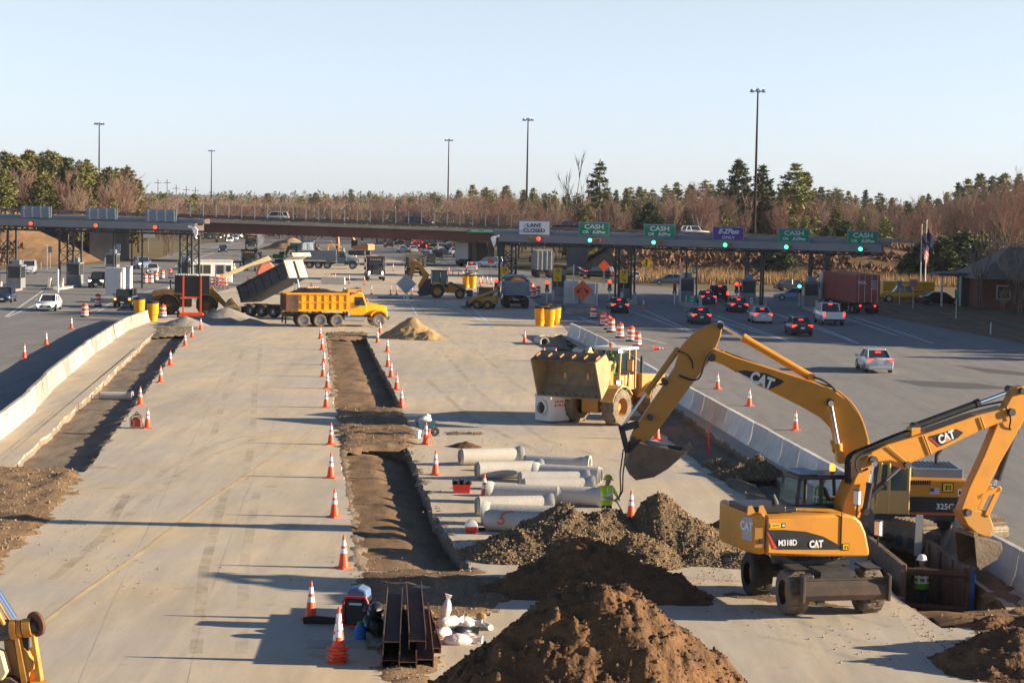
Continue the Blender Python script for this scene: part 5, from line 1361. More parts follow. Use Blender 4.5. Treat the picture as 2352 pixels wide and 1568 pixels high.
    for sg in (-1, 1):
        mb.prism([(L0, zb), (L0 - .0, zb + h), (L1, zb + h), (L1, zb + .0)], sg * bw, sg * (bw - .06))
        mb.box(((L0 + L1) / 2, sg * (bw + .03), zb + h), (L1 - L0, .18, .14)); mb.box(((L0 + L1) / 2, sg * (bw + .03), zb + .08), (L1 - L0, .16, .16))
        if rib == 'slots':
            n = 8
            for k in range(n + 1):
                x = L0 + .08 + (L1 - L0 - .16) * k / n
                mb.box((x, sg * (bw + .035), zb + h / 2), (.10, .07, h - .1))
            mb.box(((L0 + L1) / 2, sg * (bw + .03), zb + h * .52), (L1 - L0, .06, .10))
        else:
            for k in range(7):
                x = L0 + .08 + (L1 - L0 - .16) * k / 6
                mb.box((x, sg * (bw + .03), zb + h / 2), (.09, .06, h - .1))
            mb.box(((L0 + L1) / 2, sg * (bw + .03), zb + h * .5), (L1 - L0, .05, .09))
    mb.build('bed', t, smooth=0)
    mb = MB(bedback or bed); mb.X = X
    mb.box((L1 + .04, 0, zb + h / 2 + .15), (.1, 2.46, h + .3))
    mb.m(DSTEEL).cyl((L1 + .14, 0, zb - .1), (L1 + .14, 0, zb + h + .1), .1, n=10)
    mb.m(bedback or bed)
    for sg in (-1, 1): mb.box((L1 + .1, sg * .75, zb + h / 2 + .1), (.06, .7, h - .1))
    mb.build('headboard', t, smooth=0)
    mb = MB(apron or bedback or bed); mb.X = X; mb.hexa([(L1 + .09, -1.2, zb + h + .2), (L1 + 1.15, -1.2, zb + h + .32), (L1 + 1.15, 1.2, zb + h + .32), (L1 + .09, 1.2, zb + h + .2)], [(L1 + .09, -1.2, zb + h + .32), (L1 + 1.15, -1.2, zb + h + .42), (L1 + 1.15, 1.2, zb + h + .42), (L1 + .09, 1.2, zb + h + .32)]); mb.box((L1 + 1.14, 0, zb + h + .3), (.06, 2.4, .36)); mb.build('cab_shield', t, smooth=0)
    mb = MB(gate or bed); mb.X = X
    mb.box((L0 - .05, 0, zb + h / 2), (.08, 2.34, h - .06))
    for k in range(4): mb.box((L0 - .11, -1.02 + .68 * k, zb + h / 2), (.06, .1, h - .1))
    mb.box((L0 - .11, 0, zb + .1), (.07, 2.3, .12)); mb.box((L0 - .11, 0, zb + h - .12), (.07, 2.3, .12))
    mb.build('tailgate', t, smooth=0)
    if tilt:
        mb = MB(CHROME); a = X @ Vector((L1 + .14, 0, zb + h)); mb.cyl((.2, 0, .95), a, .09, n=9); mb.cyl((.2, 0, .95), Vector((.2, 0, .95)).lerp(a, .5), .13, n=9); mb.build('hoist_ram', t)
    if load:
        def zf(Xa, Ya): return zb + h - .15 + .55 * np.clip(1 - ((Xa - (L0 + L1) / 2) / (L1 - L0) * 2) ** 2, 0, 1) * np.clip(1 - (Ya / bw) ** 2, 0, 1) + .06 * _noi(Xa, Ya, 1.6, 4, 2.)
        o = field('load', L0 + .1, L1 - .1, -bw + .1, bw - .1, .2, zf, load); o.parent = t
    for sg in (-1, 1):
        mb = MB(RED_L if lit == 'brake' else TAILR); mb.box((rear - .05, sg * .6, .95), (.06, .2, .12)); mb.build('tail_light', t, smooth=0)
        mb = MB(BLACK); mb.box((rear + .12, sg * .94, .55), (.04, .6, .6)); mb.build('mud_flap', t, smooth=0)
    return t
CHARC = M('charcoal_paint', (.035, .04, .05), .5, var=.3, scale=1.2)
GATE = M('worn_tailgate', (.17, .075, .04), .7, col2=(.05, .035, .032), thr=(.38, .62), scale=1.1)
BEDBK = M('beige_headboard', (.42, .40, .33), .6, var=.15)
GRBED = M('blue_grey_bed', (.16, .20, .25), .55, var=.15)
BRBED = M('brown_grey_bed', (.15, .125, .105), .7, var=.3)
ASL = M('black_asphalt_load', (.015, .014, .013), .9, bump=.5, bscale=6)
y_ = dump_truck(0, 0, R(15), SCHOOL, SCHOOL, 'bright yellow dump truck standing side on in the work area', axles=(-.75, -2.1, -3.45), load=ASL, gate=GATE, loc=P(788, 749), tyre=DTYRE, rear_x=-5.0)
for sg in (-1, 1): mb = MB(GATE); mb.box((-4.4, sg * 1.31, 1.98), (1.0, .04, 1.5)); mb.build('rusty_end_panel', y_, smooth=0)
dump_truck(0, 0, R(-35), DGREY, CHARC, 'dark grey dump truck with its bed tipped up behind the yellow one', tilt=R(23), axles=(-2.2, -3.55, -4.9), bedback=BEDBK, apron=BEDBK, loc=P(690, 731), rib='panel')
dump_truck(861, 643, R(-84), BLK, CHARC, 'black dump truck with bright headlights facing the camera', lit='head', rib='panel', load=SANDY)
dump_truck(574, 622, R(-88), BLK, BLK, 'black dump truck facing the camera beside the white site office', lit='none', rib='panel')
dump_truck(577, 575, R(-82), BLK, BLK, 'black smoking dump truck far up the left road', rib='panel')
dump_truck(1180, 703, R(93), DGREY, GRBED, 'blue grey dump truck seen from behind below the first right tower', lit='none', rib='panel', load=DIRTP)
dump_truck(952, 632, R(97), BRBED, BRBED, 'dusty brown grey dump truck behind the backhoe boom', rib='panel', bedback=BRBED)
dump_truck(706, 590, R(70), DGREY, GRBED, 'distant grey blue dump truck under the bridge behind the tipped bed', rib='panel')
dump_truck(770, 617, R(0), M('slate_paint', (.08, .12, .17), .5), GRBED, 'distant slate blue truck standing side on in the haze', rib='panel', bedback=GRBED)

def container_truck(px, py, rz, body, cab, label, Lc=12., lit='none', text_=None, H=2.75, door=None):
    t = thing('container_truck', label, 'truck', P(px, py), rz)            # origin under the rear doors
    z0 = 1.15
    mb = MB(body); mb.box((Lc / 2, 0, z0 + H / 2), (Lc, 2.44, H))
    for sg in (-1, 1):
        n = int(Lc / .28)
        for k in range(n): mb.box((.1 + k * .28, sg * 1.225, z0 + H / 2), (.14, .05, H - .2))
    mb.build('container', t, smooth=0)
    mb = MB(door or body)
    for sg in (-1, 1): mb.box((-.035, sg * .6, z0 + H / 2), (.05, 1.17, H - .1))
    mb.build('door', t, smooth=0)
    mb = MB(OWHITE)
    for y in (-.95, -.35, .35, .95): mb.cyl((-.09, y, z0 + .05), (-.09, y, z0 + H - .05), .025, n=6)
    mb.build('lock_bar', t)
    if text_:
        text(text_, .42, SIGNW, t, (-.075, .62, z0 + H * .72), (R(90), 0, R(-90)), bold=.01)
        mb = MB(SIGNW)
        for k in range(5): mb.box((-.065, -.6, z0 + H * (.78 - k * .07)), (.006, .7 - (k % 2) * .2, .05))
        mb.build('marking_lines', t, smooth=0)
    mb = MB(DSTEEL)
    for sg in (-1, 1): mb.box((Lc / 2, sg * .5, .95), (Lc, .14, .3))
    mb.box((.02, 0, .62), (.1, 2.2, .14)); mb.box((.05, 0, .85), (.12, 2.3, .2)); mb.build('chassis', t, smooth=0)
    for ax in (1.3, 2.55, Lc - 2.2, Lc - 1.0):
        for sg in (-1, 1): wheel(t, ax, sg * .92, .5, .56)
    for sg in (-1, 1): wheel(t, Lc + 2.6, sg * 1.02, .5, .3)
    for sg in (-1, 1):
        mb = MB(BLACK); mb.box((.5, sg * .92, .5), (.03, .62, .7)); mb.build('mud_flap', t, smooth=0)
        mb = MB(RED_L if lit == 'brake' else TAILR); mb.box((-.04, sg * .75, .85), (.05, .18, .12)); mb.build('tail_light', t, smooth=0)
    mb = MB(cab); mb.prism([(Lc + .5, .8), (Lc + .5, 3.7), (Lc + 1.2, 3.75), (Lc + 2.3, 2.6), (Lc + 3.6, 2.0), (Lc + 3.8, .8)], -1.2, 1.2); mb.build('cab', t, smooth=0, bevel=.08)
    for sg in (-1, 1):
        mb = MB(GLASS); mb.box((Lc + 1.6, sg * 1.21, 2.3), (.8, .02, .7)); mb.build('side_window', t, smooth=0)
        mb = MB(BLK); mb.box((Lc + 2.2, sg * 1.45, 2.4), (.14, .25, .9)); mb.build('mirror', t, smooth=0)
    return t
CRED = M('container_red', (.30, .075, .06), .6, var=.14, scale=.8)
CGRY = M('container_grey', (.24, .25, .25), .6, var=.12)
TWH = M('trailer_white', (.60, .62, .66), .5, var=.06)
container_truck(1992, 722, R(97), CRED, OWHITE, 'truck with a dull red shipping container leaving the rightmost lane', 12, 'brake', 'OOL')
container_truck(1250, 639, R(93), CGRY, DGREY, 'grey container truck seen from behind under the bridge', 8, 'none')
container_truck(1060, 611, R(66), CGRY, DGREY, 'truck with white doors and grey box under the right bridge end', 6, door=TWH)
# ================================================================== MACHINES
def slab(mb, pts, y0, y1): mb.prism(pts, y0, y1); return mb
def polar(c, r, n=10, a0=0., a1=6.283): return [(c[0] + r * math.cos(a0 + (a1 - a0) * i / n), c[1] + r * math.sin(a0 + (a1 - a0) * i / n)) for i in range(n)]
def ram(par, p0, p1, y, r, split=.55, barrel=YEL, name='hydraulic_cylinder'):
    a, b = Vector((p0[0], y, p0[1])), Vector((p1[0], y, p1[1])); m = a.lerp(b, split)
    mb = MB(barrel); mb.cyl(a, m, r, n=12); mb.cyl(a - Vector((0, r * 1.3, 0)), a + Vector((0, r * 1.3, 0)), r * 1.05, n=10); mb.cyl(m, m + (b - m).normalized() * r * 1.2, r * 1.18, n=12)
    o = mb.build(name, par)
    mb = MB(CHROME); mb.cyl(m, b, r * .52, n=10); mb.cyl(b - Vector((0, r * 1.2, 0)), b + Vector((0, r * 1.2, 0)), r * .8, n=10); mb.build('rod', o)
    return o
def hose(par, pts, r=.025, mat=BLACK):
    # smooth the polyline a little
    p = [Vector(q) for q in pts]
    for _ in range(2):
        n = [p[0]]
        for a, b in zip(p, p[1:]): n += [a.lerp(b, .25), a.lerp(b, .75)]
        p = n + [p[-1]]
    mb = MB(mat); mb.tube(p, r, 6); mb.build('hose', par)
def logo(par, x, z, y, size, rx=0., out=-1):
    t = text('CAT', size, SIGNW, par, (x, y, z), (R(90), -rx, 0), bold=.045 * size, squash=.78, name='lettering')
    t.rotation_euler = (R(90), rx, 0)
    mb = MB(YEL); mb.X = Matrix.Translation((x, y - .006, z)) @ Matrix.Rotation(rx, 4, 'Y')
    mb.prism([(-size * .30, -size * .38), (size * .32, -size * .38), (size * .02, size * .02)], -.004, .002); mb.build('logo_triangle', par, smooth=0)
# ---------------------------------------------------------------- wheeled excavator (foreground)
EO = P(1881, 1383); ER = R(17)
ex = thing('wheeled_excavator', 'big yellow wheeled excavator in the foreground with a dozer blade toward the camera', 'excavator', EO, ER)
L = lambda px, py, y=-1.25: LP(px, py, EO, ER, y)
side = [L(*q) for q in ((1760, 1184), (1880, 1182), (1949, 1181), (1968, 1187), (1980, 1199), (1990, 1222), (1998, 1262), (1998, 1277), (1880, 1279), (1760, 1275))]
mb = MB(YEL); mb.prism(side, -1.25, 1.25); mb.build('house', ex, smooth=30, bevel=.07)
xr_ = side[0][0]
cw = [(xr_ - .01, -1.25), (xr_ - .16, -1.22), (xr_ - .27, -1.06), (xr_ - .33, -.75), (xr_ - .35, 0), (xr_ - .33, .75), (xr_ - .27, 1.06), (xr_ - .16, 1.22), (xr_ - .01, 1.25)]
z0, z1 = side[-1][1] + .02, side[0][1] + .06
mb = MB(YEL); mb.prism(cw, z0, z1, 'z'); mb.build('counterweight', ex, smooth=40, bevel=.07)
mb = MB(BLK); mb.box((xr_ + .012, -1.26, (z0 + z1) / 2), (.02, .03, z1 - z0 - .1)); mb.box((xr_ + 2.05, -1.262, (z0 + z1) / 2 + .02), (.02, .03, z1 - z0 - .15)); mb.build('panel_gap', ex, smooth=0)
dec = [L(*q) for q in ((1760.5, 1216), (1800, 1216), (1850, 1220), (1890, 1231), (1920, 1247), (1936, 1261), (1783, 1261), (1778, 1256))]
mb = MB(BLK); mb.prism(dec, -1.262, -1.25); mb.build('decal', ex, smooth=0)
mb = MB(REDP); mb.prism([L(*q) for q in ((1761, 1222), (1764, 1222), (1785, 1259.5), (1777, 1259.5))], -1.268, -1.26); mb.build('decal_stripe', ex, smooth=0)
x, z = L(1808, 1246); text('M318D', .2, SIGNW, ex, (x, -1.272, z), UPY, bold=.005, squash=.84)
x, z = L(1873.5, 1249); logo(ex, x, z, -1.272, .24)
x, z = L(1942, 1255); mb = MB(BLK); mb.box((x, -1.262, z), (.19, .012, .17)); mb.m(SIGNY).box((x, -1.266, z), (.15, .012, .13)); mb.m(BLK).box((x + .01, -1.27, z + .01), (.08, .012, .025)).box((x - .02, -1.27, z - .01), (.025, .012, .08)).box((x + .05, -1.27, z - .02), (.02, .012, .06)); mb.build('owner_badge', ex, smooth=0)
x, z = L(1781, 1206); mb = MB(SIGNY); mb.box((x, -1.262, z), (.28, .012, .1)); mb.m(BLK).box((x, -1.267, z), (.2, .012, .025)).box((x + .21, -1.262, z), (.1, .014, .1)); mb.m(SIGNW).box((x + .21, -1.267, z), (.06, .014, .05)); mb.build('service_label', ex, smooth=0)
# badge on the counterweight
mb = MB(M('badge_silver', (.38, .40, .44), .35, .4)); mb.X = Matrix.Translation((xr_ - .315, -.84, (z0 + z1) / 2 + .08)) @ Matrix.Rotation(R(-74), 4, 'Z'); mb.box((0, 0, 0), (.40, .04, .6)); mb.build('badge_plate', ex, smooth=0, bevel=.015)
bt = text('CAT', .30, SIGNW, ex, (xr_ - .315 - .03, -.85, (z0 + z1) / 2 + .14), (R(90), 0, R(-74)), bold=.012, squash=.8)
mb = MB(YELD); mb.X = Matrix.Translation((xr_ - .16, -1.225, z0 + .42)) @ Matrix.Rotation(R(-8), 4, 'Z'); mb.box((0, 0, 0), (.26, .02, .5)); mb.build('service_door', ex, smooth=0, bevel=.02); mb = MB(BLK); mb.box((xr_ - .12, -1.245, z0 + .34), (.1, .02, .12)); mb.build('door_latch', ex, smooth=0)
# top deck items
zt_ = side[0][1]
mb = MB(BLK); mb.box((xr_ + .15, -.35, zt_ + .10), (1.0, 1.3, .16)); mb.box((xr_ + .8, -.3, zt_ + .06), (.4, 1.2, .1)); mb.build('engine_grille', ex, smooth=0, bevel=.03)
mb = MB(YELD)
for xx in (-.42, -.12): mb.prism([(xr_ + xx, zt_), (xr_ + xx + .24, zt_), (xr_ + xx + .12, zt_ + .24), (xr_ + xx + .02, zt_ + .22)], -1.05, -.99)
mb.build('lifting_eye', ex, smooth=0)
mb = MB(DSTEEL); mb.tube([(xr_ + .55, -.55, zt_), (xr_ + .55, -.55, zt_ + .22), (xr_ + .48, -.55, zt_ + .42)], [.09, .085, .05], 9); mb.build('exhaust_pipe', ex)
# cab on the far side
c0x, _ = L(1824, 1160, .2); c1x, _ = L(1962, 1160, .2)
mb = MB(BLK)
cz0, cz1 = 1.5, 3.2
for xx, yy in ((c0x, .25), (c0x, 1.2), (c1x, .25), (c1x, 1.2), ((c0x + c1x) / 2 - .08, .25), ((c0x + c1x) / 2 - .08, 1.2)):
    mb.cyl((xx, yy, cz0), (xx + (.16 if xx == c0x else -.12 if xx == c1x else 0), yy, cz1 - .05), .055, n=8)
mb.box(((c0x + c1x) / 2, .72, 2.0), (c1x - c0x, 1.0, 1.02)); mb.box(((c0x + c1x) / 2 + .02, .72, cz1), (c1x - c0x - .2, 1.02, .12))
mb.build('cab_frame', ex, smooth=30, bevel=.03)
mb = MB(CABGL); mb.box((c0x + .09, .72, 2.84), (.02, .9, .62), ry=.2); mb.build('rear_window', ex, smooth=0)
mb = MB(SIGNA); mb.box((c0x + .45, .72, cz1 + .1), (.5, .8, .1)); mb.build('roof_hatch', ex, smooth=0, bevel=.03)
mb = MB(DSTEEL); mb.cyl((c1x - .55, .4, cz1), (c1x - .55, .4, cz1 + .14), .05, n=8); mb.m(AMB_L); mb.lathe([(.075, cz1 + .14), (.075, cz1 + .28), (.04, cz1 + .33), (0, cz1 + .34)], (c1x - .55, .4, 0), 10); mb.build('beacon', ex)
for (px, py, yy) in ((1970, 1142, -1.1), (2018, 1212, -1.0)):
    x, z = L(px, py, yy); mb = MB(DGREY); mb.box((x, yy, z), (.1, .2, .40), rz=.4); mb.m(LENS).box((x - .03, yy - .03, z), (.08, .17, .34), rz=.4); mb.m(BLK).tube([(x, yy, z - .15), (x - .02, yy, z - .5), (x - .15, yy + .25, z - .85)], .025, 6); mb.build('mirror', ex, smooth=0)
# boom: stub, main boom, stick, all outlines as in the photo on the boom's near cheek
B = lambda px, py: LP(px, py, EO, ER, -.33)
stub = [B(*q) for q in ((1932, 1186), (1945, 1140), (1964, 1098), (1984, 1058), (1994, 1048), (2008, 1046), (2014, 1058), (2006, 1082), (1985, 1150), (1975, 1190))]
mb = MB(YEL); mb.prism(stub, -.33, .33); mb.build('boom_base', ex, smooth=0, bevel=.03)
boom = [B(*q) for q in ((1992, 1046), (2003, 1038), (2039, 1021), (2125, 996), (2244, 954), (2316, 936), (2330, 944), (2330, 958), (2316, 967), (2289, 975), (2256, 988), (2140, 1044), (2092, 1064), (2086, 1076), (2078, 1078), (2066, 1064), (2045, 1058), (2010, 1062))]
mb = MB(YEL); mb.prism(boom, -.3, .3); mb.build('boom', ex, smooth=0, bevel=.03)
stick = [B(*q) for q in ((2340, 890), (2356, 886), (2372, 905), (2368, 940), (2346, 985), (2302, 1062), (2262, 1140), (2246, 1174), (2232, 1186), (2214, 1184), (2210, 1172), (2228, 1122), (2262, 1050), (2296, 968), (2316, 930), (2332, 900))]
mb = MB(YEL); mb.prism(stick, -.26, .06); mb.build('stick', ex, smooth=0, bevel=.03)
mb = MB(YELD)
for a, b in (((2122, 1000), (2139, 1044)), ((2040, 1026), (2088, 1066)), ((2252, 958), (2262, 986))):
    p, q = B(*a), B(*b); mb.cyl((p[0], -.335, p[1]), (q[0], -.335, q[1]), .022, n=6)
mb.build('weld_seam', ex)
pin = MB(DSTEEL)
for q, r in (((2004, 1057), .12), ((2083, 1067), .09), ((2322, 946), .1), ((2222, 1176), .09), ((2348, 898), .09)):
    p = B(*q); pin = MB(DSTEEL); pin.cyl((p[0], -.42, p[1]), (p[0], .42, p[1]), r, n=14); pin.build('pivot_pin', ex)
dk = [B(*q) for q in ((2134, 1002), (2198, 985), (2214, 993), (2200, 1006), (2160, 1025))]
mb = MB(BLK); mb.prism(dk, -.312, -.3); mb.build('boom_decal', ex, smooth=0)
mb = MB(REDP); mb.prism([B(*q) for q in ((2135, 1006), (2138, 1005), (2160, 1024), (2158, 1026))], -.318, -.31); mb.build('boom_decal_stripe', ex, smooth=0)
x, z = B(2174, 1004); logo(ex, x, z, -.322, .31, -R(20))
for yy in (-.5, .5):
    ram(ex, B(1980, 1172), B(1999, 1062), yy, .085, .52, BLK)
ram(ex, B(1995, 1148), B(2082, 1068), -.18, .085, .45, BLK)
ram(ex, B(2116, 982), B(2346, 897), 0, .10, .60, BLK)
ram(ex, B(2344, 990), B(2298, 1124), -.02, .085, .80, BLK)
p = B(2112, 990); mb = MB(YEL); mb.box((p[0], 0, p[1] - .05), (.25, .3, .25)); mb.build('cylinder_bracket', ex, smooth=0)
mb = MB(YEL)
for a, b in (((2298, 1124), (2252, 1142)), ((2298, 1124), (2272, 1180))):
    p, q = B(*a), B(*b)
    for yy in (-.26, .2): mb.box(((p[0] + q[0]) / 2, yy + .03, (p[1] + q[1]) / 2), (math.hypot(q[0] - p[0], q[1] - p[1]) + .14, .06, .15), ry=-math.atan2(q[1] - p[1], q[0] - p[0]))
mb.build('bucket_linkage', ex, smooth=0, bevel=.02)
cp = [B(*q) for q in ((2210, 1176), (2226, 1170), (2276, 1174), (2289, 1212), (2282, 1236), (2266, 1234), (2246, 1226), (2226, 1208))]
mb = MB(YELD); mb.prism(cp, -.22, .22); mb.build('coupler', ex, smooth=0, bevel=.04)
K = lambda px, py: LP(px, py, EO, ER, -.52)
bs = [K(*q) for q in ((2238, 1231), (2299, 1246), (2302, 1262), (2289, 1285), (2251, 1306), (2244, 1300))]
mb = MB(WORN)
for yy in (-.52, .5): mb.prism(bs, yy, yy + .03)
for a, b in zip(bs[:5], bs[1:5]):
    mb.box(((a[0] + b[0]) / 2, 0, (a[1] + b[1]) / 2), (math.hypot(b[0] - a[0], b[1] - a[1]) + .03, 1.02, .035), ry=-math.atan2(b[1] - a[1], b[0] - a[0]))
mb.box((bs[0][0] + .03, 0, bs[0][1] + .03), (.12, 1.06, .12)); mb.build('bucket', ex, smooth=0, bevel=.008)
mb = MB(WORN)
for k in range(5): mb.hexa([(bs[4][0] - .03, -.5 + k * .22, bs[4][1] - .02), (bs[4][0] + .05, -.5 + k * .22, bs[4][1] - .02), (bs[4][0] + .05, -.4 + k * .22, bs[4][1] - .02), (bs[4][0] - .03, -.4 + k * .22, bs[4][1] - .02)], [(bs[4][0] - .04, -.5 + k * .22, bs[4][1] + .02), (bs[4][0] + .05, -.5 + k * .22, bs[4][1] + .02), (bs[4][0] + .05, -.4 + k * .22, bs[4][1] + .02), (bs[4][0] - .04, -.4 + k * .22, bs[4][1] + .02)])
mb.build('cutting_edge', ex, smooth=0)
V3 = lambda q, y: (q[0], y, q[1])
for off in (-.12, 0., .12):
    hose(ex, [V3(B(1962, 1130), off), V3(B(1952, 1080), off - .2), V3(B(1962, 1048), off), V3(B(2010, 1030), off), V3(B(2060, 1008), off), V3(B(2110, 990), off)], .032)
hose(ex, [V3(B(1990, 1075), -.4), V3(B(1962, 1085), -.5), V3(B(1958, 1050), -.45), V3(B(2000, 1040), -.36)], .03)
hose(ex, [V3(B(2110, 990), .1), V3(B(2180, 966), .12), V3(B(2260, 938), .1), V3(B(2320, 925), .05)], .028)
hose(ex, [V3(B(2310, 935), -.34), V3(B(2322, 960), -.36), V3(B(2318, 985), -.3), V3(B(2340, 992), -.15)], .022)
# undercarriage turned towards the camera
UR = R(-77) - ER
uc = Matrix.Translation((-.24, 0, 0)) @ Matrix.Rotation(UR, 4, 'Z')
mb = MB(DSTEEL); mb.X = uc; mb.box((0, 0, .92), (3.6, .9, .42)); mb.box((0, 0, 1.16), (1.4, 1.5, .12)); mb.lathe([(.75, 1.2), (.75, 1.42)], n=24)
for xx in (-1.3, 1.3): mb.cyl((xx, -1.0, .62), (xx, 1.0, .62), .18, n=10)
mb.build('chassis', ex, smooth=30)
mb = MB(DSTEEL); mb.X = uc
for k in range(36): a = k * math.tau / 36; mb.box((.80 * math.cos(a), .80 * math.sin(a), 1.33), (.1, .06, .12), rz=a)
mb.build('slew_ring', ex, smooth=0)
for xx in (-1.3, 1.3):
    for yy in (-1.0, 1.0):
        t_ = MB(DTYRE if xx > 0 else TYRE); t_.X = uc; r = .56
        t_.lathe([(r * .55, -.26), (r * .8, -.28), (r * .97, -.25), (r, -.15), (r, -.03), (r * .97, 0), (r, .03), (r, .15), (r * .97, .25), (r * .8, .28), (r * .55, .26)], (xx, yy, r), 24, 'y')
        for k in range(24):
            a = k * math.tau / 24; t_.box((xx + (r + .005) * math.cos(a), yy + (.1 if k % 2 else -.1), r + (r + .005) * math.sin(a)), (.03, .24, .08), ry=-a)
        w_ = t_.build('wheel', ex); rr = MB(YELD); rr.X = uc; rr.cyl((xx, yy - .1, r), (xx, yy + .1, r), r * .56, n=16); rr.build('rim', w_)
BLADE = M('blade_steel', (.06, .046, .04), .6, .2, col2=(.135, .075, .045), thr=(.45, .7), scale=1.3)
mb = MB(BLADE); mb.X = uc
bl = [(2.2, .5), (2.27, .5), (2.36, .65), (2.34, .88), (2.26, 1.0), (2.2, 1.0), (2.26, .85), (2.26, .65)]
mb.prism(bl, -1.1, 1.1); mb.box((2.2, 0, 1.02), (.14, 2.2, .05))
for yy in (-1.12, 1.12): mb.prism([(2.2, .48), (2.4, .48), (2.42, 1.12), (2.22, 1.16)], yy - .04, yy + .04)
mb.build('dozer_blade', ex, smooth=0, bevel=.015)
mb = MB(DSTEEL); mb.X = uc
for yy in (-.6, .6): mb.hexa([(1.6, yy - .1, .5), (2.22, yy - .1, .4), (2.22, yy + .1, .4), (1.6, yy + .1, .5)], [(1.6, yy - .1, .75), (2.22, yy - .1, .62), (2.22, yy + .1, .62), (1.6, yy + .1, .75)]); mb.cyl((1.55, yy * .8, 1.0), (2.2, yy * .8, .85), .07, n=9)
for yy in (-.95, .95): mb.prism([(1.0, 1.16), (1.75, 1.16), (1.8, 1.2), (1.0, 1.22)], yy - .2, yy + .2)
mb.build('blade_arm', ex, smooth=0)
mb = MB(DSTEEL); mb.X = uc; mb.box((1.85, -.85, .9), (.3, .3, .4)); mb.box((1.2, 0, .8), (.6, .5, .4)); mb.build('step_box', ex, smooth=0, bevel=.04)

# ---------------------------------------------------------------- tracked excavator behind
TO_, TR_ = P(2110, 1243), R(178)
tx = thing('tracked_excavator', 'big yellow tracked excavator behind, boom arching over the barrier to the left', 'excavator', TO_, TR_)
T = lambda px, py, y=.3: LP(px, py, TO_, TR_, y)
Th = lambda px, py: LP(px, py, TO_, TR_, 1.4)
hx0, hz0 = Th(2231, 1185); hx1, hz1 = Th(2088, 1099)
mb = MB(YEL); mb.prism([(hx0, hz0), (hx0 - .02, hz1 - .2), (hx0 + .18, hz1), (hx1, hz1), (hx1, hz0)], -1.4, 1.4); mb.build('house', tx, smooth=0, bevel=.05)
mb = MB(BLK); mb.box(((hx0 + hx1) / 2, 1.41, hz0 + (hz1 - hz0) * .3), (hx1 - hx0 - .08, .03, (hz1 - hz0) * .42)); mb.build('decal', tx, smooth=0)
mb = MB(REDP); mb.box(((hx0 + hx1) / 2, 1.415, hz0 + .08), (hx1 - hx0 - .1, .03, .03)); mb.build('decal_stripe', tx, smooth=0)
x, z = Th(2170, 1163); text('325C', .24, SIGNW, tx, (x, 1.43, z), (R(90), 0, R(180)), bold=.004)
x, z = Th(2177, 1119); mb = MB(BLK); mb.box((x, 1.41, z), (.34, .03, .3)); mb.m(SIGNY).box((x, 1.42, z), (.28, .03, .24)); mb.m(BLK).box((x - .02, 1.43, z + .04), (.15, .03, .035)).box((x + .05, 1.43, z - .01), (.035, .03, .15)).box((x - .07, 1.43, z - .03), (.03, .03, .1)).box((x + .0, 1.43, z - .03), (.08, .03, .03)); mb.build('owner_badge', tx, smooth=0)
x, z = Th(2147, 1127); mb = MB(SIGNW); mb.box((x, 1.41, z), (.28, .02, .19)); mb.m(M('flag_red2', (.45, .04, .05), .6))
for k in range(4): mb.box((x, 1.416, z - .075 + k * .05), (.28, .02, .018))
mb.m(M('flag_blue2', (.04, .06, .2), .6)).box((x + .08, 1.42, z + .04), (.12, .02, .1)); mb.build('flag_decal', tx, smooth=0)
x, z = Th(2205, 1131); mb = MB(SIGNW); mb.box((x, 1.41, z), (.13, .02, .2)); mb.m(BLK).box((x, 1.418, z), (.08, .02, .1)); mb.build('warning_label', tx, smooth=0)
mb = MB(BLK)
for k in range(9): xx, zz = Th(2094 + k * 5.2, 1108); mb.box((xx, 1.41, zz), (.04, .03, .13))
mb.build('vent_slot', tx, smooth=0)
mb = MB(SIGNA); mb.box((hx0 + .95, 0, hz1 + .13), (1.5, 1.9, .26)); mb.m(BLK)
for k in range(10): mb.box((hx0 + .35 + k * .13, 0, hz1 + .275), (.05, 1.6, .03))
mb.build('engine_hood', tx, smooth=0, bevel=.06)
mb = MB(DSTEEL); mb.tube([(hx0 + .75, -.5, hz1 + .2), (hx0 + .75, -.5, hz1 + .5), (hx0 + .62, -.5, hz1 + .7)], .07, 8); mb.build('exhaust_pipe', tx)
cx0, _ = Th(2086, 1170); cx1, _ = Th(2010, 1170); cb, ct = hz0 + .02, Th(2040, 1062)[1]
mb = MB(YELL)
for xx in (cx0, cx1, (cx0 + cx1) / 2 + .1):
    for yy in (.5, 1.38): mb.cyl((xx, yy, cb), (xx - (.15 if xx == cx1 else 0), yy, ct), .06, n=7)
mb.box(((cx0 + cx1) / 2, .94, ct), (abs(cx1 - cx0), .95, .1)); mb.box(((cx0 + cx1) / 2, .94, cb + .35), (abs(cx1 - cx0), .96, .7)); mb.build('cab_frame', tx, smooth=30)
mb = MB(GGLASS); mb.box(((cx0 + cx1) / 2, .94, (cb + ct) / 2 + .32), (abs(cx1 - cx0) - .1, .84, ct - cb - .75)); mb.build('cab_glass', tx, smooth=0)
mb = MB(BLK); mb.box(((cx0 + cx1) / 2 + .05, 1.395, cb + .32), (abs(cx1 - cx0) * .95, .03, .62)); mb.build('cab_door', tx, smooth=0)
mb = MB(DSTEEL); mb.box(((hx0 + cx1) / 2, 0, hz0 - .09), (abs(cx1 - hx0), 2.7, .18)); mb.cyl((0, 0, .8), (0, 0, hz0 - .1), .8, n=20); mb.box((0, 0, .75), (2.2, 2.2, .35)); mb.build('turntable', tx, smooth=30)
uc = Matrix.Rotation(R(-62) - TR_, 4, 'Z')
